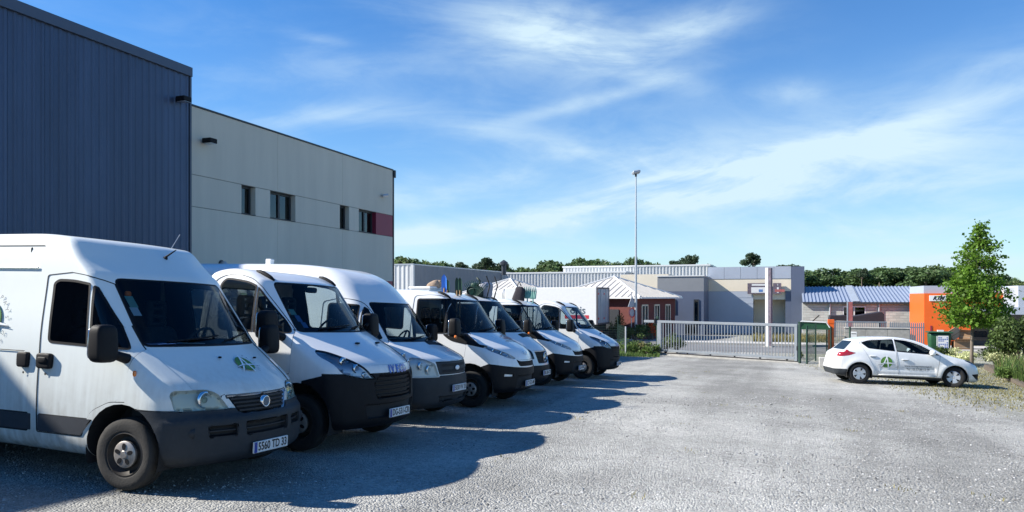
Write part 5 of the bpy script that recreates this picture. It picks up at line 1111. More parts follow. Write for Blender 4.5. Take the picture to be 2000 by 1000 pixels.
# ------------------------------------------------------------------ type: crew cab with slim lamps joined to a black waist band
def make_daily_b(root, plate):
    sp = dict(
        outline=[(-.14, .30, .04), (-.02, .36, .06), (.0, .6, .1), (-.01, .80, .05), (-.055, .98, .08), (-.16, 1.12, .12), (-.80, 1.44, .05), (-1.27, 2.055, .06), (-1.55, 2.17, .2), (-2.0, 2.215, .3), (-3.4, 2.21, .12), (-3.5, 2.0, .1), (-3.52, .55, .04), (-3.45, .4, .04)],
        wz=([.3, .6, .9, 1.4, 2.0, 2.25], [.95, .99, 1.0, .985, .90, .83]), wp=([-3.5, -1.2, -.5, 0], [1.0, 1.0, .985, .93]), bow=([.2, .9, 1.3, 2.0, 2.2], [.36, .37, .37, .36, .36]), kz=([.2, .9, 1.2, 1.5, 2.1, 2.25], [.14, .13, .12, .09, .09, .12]),
        box=(-3.6, .05, .2, 2.3, 1.05), h=.056,
        windshield=[(-.80, 1.42, .06), (.80, 1.42, .06), (.73, 2.045, .07), (-.73, 2.045, .07)],
        window=[(-2.04, 1.36, .03), (-2.06, 2.035, .05), (-1.40, 2.055, .03), (-1.425, 1.38, .015)], quarter=[(-1.41, 1.385, .01), (-1.385, 2.045, .02), (-1.31, 2.01, .04), (-.96, 1.46, .03), (-.98, 1.40, .03)],
        rear_window=[(-3.0, 1.45, .08), (-3.0, 1.98, .12), (-2.33, 2.0, .12), (-2.30, 1.42, .08)],
        door=[(-2.14, .56, .05), (-2.16, 1.4, 0), (-2.13, 2.10, .08), (-1.75, 2.125, .1), (-1.42, 2.09, .12), (-1.2, 1.88, .05), (-.93, 1.5, .05), (-.93, 1.30, .05), (-.98, .94, .02), (-1.16, .90, .1), (-1.42, .70, .1), (-1.46, .56, .03)],
        arch=(-.86, .385, .455), tyre=(.345, .215), handle=(-2.02, 1.22), mirror=(-1.10, 1.50, (.20, .24, .36)), mirror_gap=.08, mirror_y=.97, mirror_double=True, belt=1.42, back=-3.4, dash_x=-1.05, roof=2.15, bulkhead=False, side_glass='dark_glass', mirror_lens=True,
        wipers=[(-.5, 1.455, .08, 1.50), (.1, 1.455, .66, 1.52)],
        face=[(LAMP, 'x2', [(-.955, 1.15, .02), (-.90, 1.165, .02), (-.74, 1.09, .05), (-.60, 1.03, .05), (-.47, .945, .02), (-.53, .925, .02), (-.70, .965, .05), (-.93, 1.07, .04)], dict(minn=.05)),
              (DARK, 'y2', [(-1.44, 1.36, .02), (-.975, 1.385, .0), (-.70, 1.20, 0), (-.55, 1.17, 0), (-.58, 1.13, 0), (-.93, 1.19, .05), (-1.30, 1.255, .1)], dict(minn=.2)),
              (GRILLE, 'x', [(-.47, .925, .02), (-.36, .885, .05), (.36, .885, .05), (.47, .925, .02), (.40, .79, .05), (-.40, .79, .05)], dict(minn=.1)),
              (FOG, 'x2', [(-.80, .605, .01), (-.60, .60, .01), (-.59, .645, .01), (-.79, .66, .01)], dict(minn=.05)),
              (VENT, 'x', [(-.50, .36, .03), (.50, .36, .03), (.46, .62, .04), (-.46, .62, .04)], dict(minn=.1)),
              (BUMPER, 'x', [(-1.2, .1), (1.2, .1), (1.2, .81), (.98, .84), (.74, .80), (.52, .69), (-.52, .69), (-.74, .80), (-.98, .84), (-1.2, .81)], dict(minn=.05, xr=(-.80, .2))),
              (BUMPER, 'y2', [(-.80, .1), (.2, .1), (.2, .72), (-.3, .82), (-.48, .845), (-.80, .72)], dict(minn=.0)),
              (BUMPER, 'x', [(-1.2, .1), (1.2, .1), (1.2, .36), (-1.2, .36)], dict(minn=-1, xr=(-.75, .2))),
              (BACKWIN, '-x', [(-.66, 1.42, .06), (.66, 1.42, .06), (.60, 1.97, .06), (-.60, 1.97, .06)], dict(minn=.3)),
              (HOOD, 'x', [(-.38, .906, .06), (.38, .906, .06), (.49, .965, .04), (.62, 1.065, .05), (.80, 1.17, .06), (.81, 1.45, 0), (-.81, 1.45, 0), (-.80, 1.17, .06), (-.62, 1.065, .05), (-.49, .965, .04)], dict(minn=.12, only=(0,), xr=(-1.1, .1)))])
    sh = cab(sp, root, 'clean_white_paint')
    sh.panel(BUMPER, 'bumper', 'black_plastic', root, rim=(.010, .012), rim_mat='black_plastic')
    for s in (-1, 1): sh.panel(DARK, 'waist_band', 'black_plastic', root, y_side=s, push=.004)
    sh.panel(FOG, 'fog_lamp', 'reflector', root, rim=(.006, -.01), rim_mat='black_plastic')
    sh.panel(BACKWIN, 'back_window', 'cab_glass', root, rim=(.02, -.004), rim_mat='black_plastic')
    headlight(sh, root, None, .022, [(.62, .985, .026), (.74, 1.035, .032), (.86, 1.09, .026)], 'lens_clear', house='satin_silver', rim_mat='reflector')
    sh.panel(GRILLE, 'grille', 'seam', root, rim=(.010, -.02), rim_mat='black_plastic', normals=False)
    slats(sh, root, 'grille_slat', 'black_plastic', [(.82, -.40, .40), (.855, -.38, .38)], -.004, .008)
    sh.panel(VENT, 'bumper_opening', 'seam', root, rim=(.012, -.03), rim_mat='black_plastic', normals=False)
    for k, ch in enumerate('IVECO'): front_text(sh, root, ch, .085, (-.135, -.075, .0, .070, .145)[k], 1.035, 'chrome', 'badge_letter', .005, .010)
    number_plate(root, sh, plate, .46)
    roof_corner_trims(sh, root, -1.72, -1.45, .69)
    return sh
# ------------------------------------------------------------------ type: van with a star on a framed grille
def make_sprinter(root, plate):
    sp = dict(
        outline=[(-.14, .26, .04), (-.02, .34, .06), (.0, .6, .1), (-.025, .72, .05), (-.08, .97, .06), (-.2, 1.09, .12), (-.64, 1.39, .05), (-1.30, 2.09, .06), (-1.65, 2.20, .25), (-2.2, 2.25, .3), (-3.4, 2.25, .12), (-3.5, 2.0, .1), (-3.52, .5, .04), (-3.45, .35, .04)],
        wz=([.2, .5, .8, 1.3, 1.9, 2.3], [.95, .98, .99, .975, .89, .80]), wp=([-3.5, -1.2, -.5, 0], [1.0, 1.0, .985, .93]), bow=([.2, .9, 1.3, 2.0, 2.3], [.36, .36, .36, .36, .36]), kz=([.2, .9, 1.2, 1.5, 2.1, 2.3], [.2, .2, .16, .12, .14, .18]),
        box=(-3.6, .05, .2, 2.4, 1.05), h=.065,
        windshield=[(-.80, 1.39, .06), (.80, 1.39, .06), (.72, 2.08, .07), (-.72, 2.08, .07)],
        window=[(-2.02, 1.36, .06), (-2.03, 2.0, .08), (-1.42, 2.0, .04), (-1.40, 1.36, .02)], quarter=[(-1.38, 1.36, .01), (-1.38, 1.97, .02), (-1.32, 1.94, .04), (-.95, 1.42, .04)],
        door=[(-2.12, .52, .05), (-2.13, 2.06, .08), (-1.4, 2.05, .12), (-.93, 1.47, .08), (-.93, .95, .04), (-1.2, .88, .1), (-1.42, .52, .05)],
        arch=(-.88, .36, .43), tyre=(.34, .21), handle=(-2.0, 1.2), mirror=(-1.08, 1.48, (.18, .22, .34)), mirror_gap=.06, belt=1.38, back=-3.4, dash_x=-1.0, roof=2.2, bulkhead=False,
        wipers=[(-.5, 1.42, .08, 1.47), (.1, 1.42, .66, 1.49)],
        face=[(LAMP, 'x2', [(-.93, .90, .03), (-.90, 1.12, .05), (-.70, 1.10, .05), (-.52, .98, .03), (-.48, .80, .03), (-.70, .81, .05)], dict(minn=.05)),
              (GRILLE, 'x', [(-.44, .985, .04), (.44, .985, .04), (.36, .70, .05), (-.36, .70, .05)], dict(minn=.1)),
              (BUMPER, 'x', [(-1.2, .1), (1.2, .1), (1.2, .66), (-1.2, .66)], dict(minn=.05, xr=(-.8, .2))),
              (BUMPER, 'y2', [(-.80, .1), (.2, .1), (.2, .66), (-.80, .66)], dict(minn=.0)),
              (DARK, 'z', [(-.50, -.25, .02), (-.50, .25, .02), (-.60, .30, .02), (-.60, -.30, .02)], dict(minn=.3)),
              (HOOD, 'x', [(-.45, .993, .02), (.45, .993, .02), (.53, 1.0, .03), (.70, 1.125, .05), (.80, 1.22, .04), (.80, 1.42, 0), (-.80, 1.42, 0), (-.80, 1.22, .04), (-.70, 1.125, .05), (-.53, 1.0, .03)], dict(minn=.15, only=(0,), xr=(-1.05, 0)))])
    sh = cab(sp, root, 'white_paint')
    sh.panel(BUMPER, 'bumper', 'black_plastic', root, rim=(.010, .010), rim_mat='black_plastic')
    sh.panel(DARK, 'hood_vent', 'seam', root, rim=(.008, -.012), rim_mat='black_plastic')
    headlight(sh, root, None, .06, [(.66, .93, .06), (.78, 1.0, .05)], 'lens_clear')
    sh.panel(GRILLE, 'grille', 'seam', root, rim=(.012, -.02), rim_mat='satin_silver', normals=False)
    slats(sh, root, 'grille_slat', 'black_plastic', [(.755, -.37, .37), (.84, -.40, .40), (.92, -.42, .42)], -.004, .012)
    x = float(sh.on_front(0, .845)[0, 0]) + .012; m = MB(); m.tube([(x, .10 * math.cos(t), .845 + .10 * math.sin(t)) for t in (2 * math.pi * k / 28 for k in range(29))], .009, 8)
    for t in (90, 210, 330): m.add([(x, .1 * math.cos(R(t)), .845 + .1 * math.sin(R(t))), (x, .018 * math.cos(R(t + 90)), .845 + .018 * math.sin(R(t + 90))), (x + .012, 0, .845), (x, .018 * math.cos(R(t - 90)), .845 + .018 * math.sin(R(t - 90)))], [(0, 1, 2), (0, 2, 3)])
    m.build('badge', 'chrome', root, True)
    number_plate(root, sh, plate, .49)
    roof_corner_trims(sh, root, -1.78, -1.52, .68)
    return sh
# ------------------------------------------------------------------ the white hatchback
def make_car(root):
    S = Shell(
        [(-.14, .17, .03), (-.02, .22, .05), (.0, .42, .12), (-.05, .62, .14), (-.22, .80, .22), (-1.06, 1.0, .12), (-1.78, 1.355, .5), (-2.25, 1.455, .5), (-2.75, 1.475, .6), (-3.25, 1.435, .4), (-3.66, 1.345, .06), (-3.70, 1.315, .03), (-3.98, 1.02, .08), (-4.16, .93, .06), (-4.22, .70, .10), (-4.29, .46, .05), (-4.22, .26, .06), (-4.05, .22, .05)],
        ([.18, .45, .72, .93, 1.05, 1.25, 1.47], [.84, .895, .905, .885, .85, .74, .60]), ([-4.3, -4.0, -3.4, -2.8, -1.0, -.45, 0], [.84, .93, .985, 1.0, 1.0, .97, .88]), ([.2, .8, 1.0, 1.4], [.24, .24, .20, .20]), ([.2, .7, 1.0, 1.47], [.16, .16, .10, .14]), (-4.35, .05, .15, 1.5, .95), .045,
        extra=lambda x, z: .022 * np.exp(-((np.hypot(x + .86, z - .31) - .40) / .09) ** 2) + .022 * np.exp(-((np.hypot(x + 3.56, z - .31) - .40) / .09) ** 2) - .018 * np.exp(-((z - .50) / .07) ** 2) * ((x > -3.0) & (x < -1.4)), bowx=(-1.8, -1.0))
    # tail of the car is rounded in plan by wp; panels follow
    f6 = lambda p: fillet(p, 4); c = S.cut
    c(WS, f6([(-.74, 1.0, .05), (.74, 1.0, .05), (.60, 1.375, .08), (-.60, 1.375, .08)]), 'x', 1, minn=.15, xr=(-2.2, -.9))
    c(BACKWIN, f6([(-.66, 1.03, .06), (.66, 1.03, .06), (.56, 1.30, .05), (-.56, 1.30, .05)]), 'x', -1, minn=.2)
    for s in (-1, 1):
        c(ARCH, ellipse(-.86, .31, .365, .365), 'y', s, minn=.02); c(ARCH, ellipse(-3.56, .31, .365, .365), 'y', s, minn=.02)
        c(WIN, f6([(-2.50, 1.035, .02), (-1.40, .965, .05), (-1.30, .965, .02), (-1.80, 1.25, .1), (-2.15, 1.37, .2), (-2.52, 1.40, .02)]), 'y', s, minn=.15)
        c(REARW, f6([(-2.555, 1.04, .02), (-3.30, 1.105, .05), (-3.50, 1.27, .05), (-3.30, 1.345, .15), (-2.57, 1.403, .02)]), 'y', s, minn=.15)
        c(LAMP, f6([(-.60, .83, .03), (-.36, .845, .1), (-.06, .72, .05), (.05, .63, .03), (-.02, .615, .03), (-.30, .70, .05)]), 'y', s, minn=.10)
        c(BAR, f6([(-4.30, .84, .02), (-4.30, .95, .02), (-4.0, .965, .04), (-3.92, 1.06, .03), (-3.86, .99, .03), (-3.66, .945, .02), (-3.85, .86, .05), (-4.1, .82, .05)]), 'y', s, minn=.03)
        c(FOG, f6([(-.40, .42, .05), (.10, .46, .03), (.10, .27, .03), (-.22, .25, .05)]), 'y', s, minn=.25)
        c(STRIP, f6([(-3.20, .15), (-1.22, .15), (-1.22, .275), (-3.20, .275)]), 'y', s, minn=.2)
        c(BUMPER, f6([(-4.4, .10), (-3.86, .10), (-3.90, .36), (-4.4, .44)]), 'y', s, minn=.0)
        c(DOOR, f6([(-2.42, .29, .04), (-2.49, .90, .05), (-2.50, 1.425, .02), (-2.14, 1.395, .2), (-1.78, 1.275, .1), (-1.27, .975, .05), (-1.30, .74, .05), (-1.36, .29, .05)]), 'y', s, minn=.15, only=(0,))
        c(CARGO, f6([(-2.44, .29, .04), (-2.51, .90, .05), (-2.52, 1.425, .02), (-2.9, 1.405, .1), (-3.40, 1.35, .1), (-3.56, 1.26, .05), (-3.38, .95, .05), (-3.12, .46, .08), (-3.02, .29, .04)]), 'y', s, minn=.15, only=(0,))
    c(BUMPER, [(-1, .1), (1, .1), (1, .44), (-1, .44)], 'x', -1, minn=.02, xr=(-5, -3.8))
    c(GRILLE, f6([(-.50, .30, .04), (.50, .30, .04), (.44, .40, .04), (-.44, .40, .04)]), 'x', 1, minn=.2)
    c(VENT, f6([(-.40, .545, .02), (.40, .545, .02), (.56, .60, .02), (-.56, .60, .02)]), 'x', 1, minn=.2)
    c(HOOD, f6([(-.16, -.46, .1), (-.16, .46, .1), (-.42, .66, .08), (-1.2, .76, .02), (-1.2, -.76, .02), (-.42, -.66, .08)]), 'z', 1, minn=.4, only=(0,), xr=(-1.05, 0))
    pt = 'clean_white_paint'
    S.panel(0, 'body', pt, root); S.panel(HOOD, 'hood', pt, root, rim=(.006, -.007)); S.panel(WS, 'windshield', 'cab_glass', root, rim=(.02, -.003), rim_mat='black_plastic'); S.panel(BACKWIN, 'rear_window', 'dark_glass', root, rim=(.025, -.003), rim_mat='black_plastic')
    S.panel(BUMPER, 'rear_bumper', 'grey_plastic', root, rim=(.008, .006), rim_mat='grey_plastic'); S.panel(GRILLE, 'grille', 'seam', root, rim=(.01, -.02), rim_mat='black_plastic', normals=False); S.panel(VENT, 'upper_grille', 'seam', root, rim=(.01, -.015), rim_mat='black_plastic')
    for s in (-1, 1):
        for pid, nm, gp, hx, hz in ((DOOR, 'front_door', WIN, -2.26, .79), (CARGO, 'rear_door', REARW, -3.18, .865)):
            d = S.panel(pid, nm, pt, root, rim=(.006, -.007), y_side=s); S.panel(gp, 'door_window', 'cab_glass' if nm == 'front_door' else 'dark_glass', d, rim=(.018, -.006), rim_mat='black_plastic', y_side=s)
            q = S.on_side(hx, hz, s, .012)[0]; MB().sq(tuple(q), (.105, .016, .019), .5, 16, 8).build('handle', pt, d, True); q = S.on_side(hx, hz - .012, s, .002)[0]; MB().sq(tuple(q), (.085, .006, .026), .6, 14, 8).build('handle_recess', 'logo_grey', d, True)
        o = S.panel(LAMP, 'headlight', 'dark_steel', root, rim=(.008, -.03), rim_mat='black_plastic', y_side=s, normals=False); S.panel(LAMP, 'lens', 'lens_clear', o, y_side=s)
        o = S.panel(BAR, 'tail_lamp', 'red_lens', root, rim=(.006, -.004), y_side=s)
        S.panel(FOG, 'fog_lamp_recess', 'black_plastic', root, rim=(.012, -.03), rim_mat='black_plastic', y_side=s, normals=False)
        S.panel(STRIP, 'sill', 'grey_plastic', root, y_side=s, push=.004)
        for ax in (-.86, -3.56):
            yo = float(S.on_side(ax, .31 + .40, s)[0, 1]); wheel_well(root, ax, .365, yo, s, .31); wheel(root, ax, yo - s * .135, .315, .205, s, 'alloy', steer=-.42 if ax > -2 else 0)
        q = S.on_side(-1.52, 1.0, s, .0)[0]; o = MB().sq((q[0], q[1] + s * .10, q[2] + .03), (.075, .11, .075), .6, 18, 12).build('mirror', pt, root, True); MB().sq((q[0] + .02, q[1] + s * .02, q[2] - .03), (.05, .07, .03), .6, 10, 6).build('mirror_foot', 'black_plastic', o, True)
        n = 8; MB().tube(S.on_side(np.linspace(-3.02, -1.40, n), np.full(n, .315), s, .008).tolist(), .018, 6).build('door_guard', pt, root, True)
    S.panel(tuple(k for k in range(0, 19) if k not in (WS, WIN, ARCH, BACKWIN, REARW)), 'lining', 'interior', root, push=-.02, keep=lambda q: q.z > .6, flip=True, normals=False)
    m = MB(); m.sq((-1.35, 0, .86), (.30, .70, .10), .4, 20, 10); m.box(-3.9, -1.2, -.72, .72, .35, .42); m.build('dashboard', 'dash', root, True, 50)
    for y in (-.36, .36): seat(root, -2.35, y, .5, .36, .74)
    seat(root, -3.15, 0, 1.2, .38, .66); steering(root, -1.75, .36, .92, .18)
    sd = lambda x0, z0: (lambda u, v, off: S.on_side(x0 + u, z0 + v, -1, off))
    company_logo(sd(-2.80, .70), .165, root, ring=False)
    fn = sd(-1.90, 0)
    for txt, z, size, mat, sx in (('www.conceptetpaysage.fr', .605, .075, 'logo_grey', 1.0), ('Tél : 05.57.88.15.19', .50, .105, 'logo_grey', .78)):
        v, f = text_mesh(txt, size, bold=.0008); sheet([(p[0] * sx, p[1] + z) for p in v], f, lambda u, w: fn(u, w, .006), 'door_lettering', mat, root)
    n = 9; t = np.linspace(-.5, .1, n); MB().tube(S.on_front(t, np.full(n, 1.03), .012).tolist(), .008, 6).build('wiper', 'black_plastic', root)
    return S
# ------------------------------------------------------------------ the vehicles where they stand
import time as _t
_T0 = _t.time()
GRP = 'white vans parked side by side'
def place_van(maker, X, Y, label, *a, dz=0.0, yaw=0.0, name='parked_van', cat='van'):
    r = empty(name); SHELLS[label] = maker(r, *a); rigid_pose(r, X, Y, yaw, dz); tag(r, label, cat, GRP); return r
def replate(root, txt):
    for c in list(root.children):
        if c.name.startswith('license_plate'):
            for g in list(c.children):
                if g.name.startswith('lettering'):
                    v, f = text_mesh(txt, .112, bold=.0022); me0 = g.data; xs = [q.co for q in me0.vertices]; x = xs[0].x; cz = .5 * (min(q.z for q in xs) + max(q.z for q in xs))
                    us = [p[0] for p in v]; sc = min(.435 / (max(us) - min(us)), 1.05); me = bpy.data.meshes.new('lettering'); me.from_pydata([(x, .02 + p[0] * sc, cz + p[1]) for p in v], [], f); me.materials.append(MATS['plate_black']); g.data = me
V = {}; SHELLS = {}
V[1] = place_van(make_ducato, -4.88, 6.15, 'high roof white panel van with round logo on its hood, nearest the camera', dz=.02)
V[2] = place_van(make_daily_a, -4.74, 8.54, 'white flatbed truck with black bumper and big lamps beside the nearest high roof van', 'DG-531-CR', dz=.02, name='flatbed_truck', cat='truck')
flat_bed(V[2], -2.6, -5.4)
V[3] = place_van(make_transit, -5.1, 11.2, 'high roof white van with grey grille and oval badge, third in the row', '5030 VV 33')
V[4] = place_van(make_daily_b, -4.74, 13.8, 'white crew cab truck with slim headlamps and red lettering on its hood', 'CY-521-MF', name='crew_cab_truck', cat='truck')
V[5] = place_van(make_sprinter, -5.16, 16.2, 'white truck with round star badge on its grille, fifth in the row', 'BK-384-TD', name='light_truck', cat='truck')
flat_bed(V[4], -3.62, -5.9); flat_bed(V[5], -3.62, -5.9)
V[6] = copy_tree(V[4]); V[6].name = 'crew_cab_truck'; replate(V[6], 'DZ-407-KL'); rigid_pose(V[6], -5.07, 18.95); tag(V[6], 'white truck with slim headlamps and plain hood, sixth in the row', 'truck', GRP)
V[7] = copy_tree(V[2]); V[7].name = 'flatbed_truck'; replate(V[7], 'AX-168-RN'); rigid_pose(V[7], -4.67, 21.75); tag(V[7], 'white flatbed truck at the far end of the row, next to the gate', 'truck', GRP)
def hood_print(root, sh):
    fn = lambda u, v, off: sh.on_top(-.56 - v, .12 + u, off)
    v, f = text_mesh('Travaux', .15, shear=.2, bold=.006); o = sheet(v, f, lambda u, w: fn(u, w, .006), 'hood_lettering', 'red_print', root)
    for pts, w in ((bez((-.30, -.10), (.0, -.13), (.34, -.10)), .022), (bez((-.02, .10), (.2, .14), (.40, .02)), .03)): uv, f = stroke(pts, w); sheet(uv, f, lambda u, q: fn(u, q, .006), 'hood_stripe', 'logo_grey', root)
hood_print(V[4], SHELLS[V[4]['label']])
car = empty('hatchback_car'); make_car(car); rigid_pose(car, 5.459, 26.658, R(10.7), 0.0); tag(car, 'white hatchback with green round logo and phone number on its doors', 'car')
print('vehicles', _t.time() - _T0)
# ------------------------------------------------------------------ gate, fences, lamp post
def gate():
    A = Vector((-6.4, 39.7)); B = Vector((.50, 36.4)); u = (B - A).normalized(); n = Vector((u.y, -u.x)); L_ = (B - A).length; z0 = -3.0; H = 1.76
    r = empty('sliding_gate', (A.x, A.y, z0), math.atan2(u.y, u.x)); tag(r, 'long grey sliding gate of vertical bars closing the yard', 'gate')
    wb = lambda nm, a, b, c, d, e, f, mat='gate_paint', c_=.006: MB().box(a, b, c, d, e, f, c=c_).build(nm, mat, r)
    wb('top_rail', -.85, L_, -.05, .05, H - .13, H); wb('bottom_rail', .26, L_ - .14, -.045, .045, .13, .24)
    wb('end_post', .0, .25, -.06, .06, .08, H - .135); wb('end_post', L_ - .13, L_, -.055, .055, .06, H - .135)
    N_ = 44; me = None
    for k in range(N_):
        x = .36 + (L_ - .62) * k / (N_ - 1)
        if me is None: o = MB().box(-.016, .016, -.016, .016, .24, H - .13).build('bar', 'gate_paint', r); me = o.data
        else: o = link('bar', me, r)
        o.location.x = x
    tr = MB().box(-.3, L_ + .1, -.14, .14, -.35, .02, c=.01).build('track_beam', 'concrete', r); MB().box(-.2, L_, -.02, .02, .022, .07).build('track_rail', 'dark_steel', r)
    for k in range(6): x = .5 + (L_ - 1.0) * k / 5; MB().lathe([(.045, -.02), (.045, .02), (.001, .02)], 12, (x, 0, .115)).build('roller', 'dark_steel', r)
    MB().box(L_ - .02, L_ + .03, -.07, -.056, .55, .75).build('lock_case', 'black_plastic', r)
    g = empty('gate_guide', (A.x - .1 * u.x, A.y - .1 * u.y, z0), math.atan2(u.y, u.x)); tag(g, 'dark guide frame holding the left end of the sliding gate', 'gate post')
    MB().box(-.05, .05, .09, .19, -.3, H + .22, c=.006).build('post', 'fence_green', g); MB().box(-.04, .04, -.09, .09, H + .03, H + .09).build('guide_arm', 'black_plastic', g); MB().box(-.04, .04, -.13, -.08, H - .2, H + .085).build('guide_roller_bracket', 'black_plastic', g)
    p = empty('gate_stop_post', (B.x + .10 * u.x, B.y + .10 * u.y, z0), math.atan2(u.y, u.x)); tag(p, 'dark green post that the sliding gate closes against', 'post'); MB().box(-.05, .05, -.06, .06, -.3, H + .08, c=.006).build('post', 'fence_green', p); MB().box(-.06, .06, -.07, .07, H + .082, H + .11).build('post_cap', 'fence_green', p)
    # green wire panels to the right of the gate
    pts = [B + u * .25 + Vector((.0, .0))] + [Vector(at(px, d)) for px, d in ((1576, 33.5), (1593, 36.0), (1623, 34.0), (1660, 33.0))]
    for i, (a, b) in enumerate(zip(pts[:-1], pts[1:])):
        d = (b - a).normalized(); ln = (b - a).length; f = empty('fence_panel', (a.x, a.y, gz(a.x, a.y) + .0), math.atan2(d.y, d.x)); tag(f, ['green wire fence panel right beside the gate post', 'green wire fence panel second from the gate post', 'green wire fence panel third from the gate post', 'green wire fence panel running behind the tail of the car'][i], 'fence', 'green wire fence panels right of the gate')
        MB().box(ln - .03, ln + .03, -.03, .03, -.4, 1.72, c=.004).build('post', 'fence_green', f); MB().box(ln - .035, ln + .035, -.035, .035, 1.722, 1.74).build('post_cap', 'fence_green', f)
        m = MB()
        for z in np.arange(.08, 1.66, .2): m.tube([(0, 0, z), (ln, 0, z)], .004, 4, cap=False)
        for x in np.arange(.03, ln, .1): m.tube([(x, 0, .03), (x, 0, 1.66)], .0035, 4, cap=False)
        tag(m.build('wire_mesh', 'fence_green', f), kind='stuff')
    # wire fence that runs off to the left of the gate
    pl = [Vector(at(px, d)) for px, d in ((1284, 40.2), (1222, 38.2), (1207, 42.0), (1160, 43.0))]
    for i, (a, b) in enumerate(zip(pl[:-1], pl[1:])):
        d = (b - a).normalized(); ln = (b - a).length; f = empty('wire_fence', (a.x, a.y, gz(a.x, a.y)), math.atan2(d.y, d.x)); tag(f, ['thin wire fence in the weeds left of the gate', 'short bay of wire fence between two posts left of the gate', 'wire fence running off behind the last van'][i], 'fence', 'wire fence bays left of the gate')
        MB().box(ln - .03, ln + .03, -.03, .03, -.4, 1.55 + (.35 if i == 1 else 0), c=.004).build('post', 'galvanised' if i == 0 else 'fence_green', f); m = MB()
        for z in np.arange(.1, 1.5, .14): m.tube([(0, 0, z), (ln, 0, z)], .0035, 4, cap=False)
        for x in np.arange(.05, ln, .14): m.tube([(x, 0, .1), (x, 0, 1.5)], .003, 4, cap=False)
        tag(m.build('wire_mesh', 'fence_green', f), kind='stuff')
gate()
def lamp_post():
    X, Y = at(1242, 51); r = empty('lamp_post', (X, Y, ZF)); tag(r, 'tall slender grey lamp post with a single floodlight on top', 'lamp post'); H = zat(338, 51) - ZF
    MB().tube([(0, 0, 0), (0, 0, .9)], .115, 14).build('base_section', 'galvanised', r, True, 40); MB().tube([(0, 0, .9), (.0, 0, H)], [.095, .045], 12).build('pole', 'galvanised', r, True, 40); MB().box(-.25, .25, -.25, .25, -.05, .03, c=.01).build('foot_plate', 'concrete', r)
    o = MB().box(-.26, .28, -.22, .22, -.09, .09, c=.05).build('lamp_head', 'galvanised', r); o.location = (0, 0, H + .06); o.rotation_euler = (R(-8), R(-12), R(30)); MB().box(-.22, .24, -.18, .18, -.115, -.092, c=.004).build('lamp_glass', 'trailer_grey', o); MB().box(-.06, .06, -.06, .06, H - .25, H - .05, c=.01).build('lamp_bracket', 'dark_steel', r)
    s = empty('road_sign', (X - .25, Y - .3, ZF)); tag(s, 'road sign with triangle above a disc, seen nearly edge on beside the lamp post', 'sign')
    MB().tube([(0, 0, 0), (0, 0, 3.45)], .03, 8).build('pole', 'galvanised', s); s.rotation_euler = (0, 0, R(64))
    MB().prism([(-.45, -.04, 2.42), (.45, -.04, 2.42), (0, -.04, 3.2)], (0, -.02, 0)).build('triangle_plate', 'trailer_grey', s); MB().lathe([(.34, -.06), (.34, -.035), (.001, -.035)], 24, (0, 0, 2.02)).build('disc_plate', 'trailer_grey', s); MB().lathe([(.34, -.062), (.27, -.064)], 24, (0, 0, 2.02)).build('disc_border', 'red_mark', s)
lamp_post()
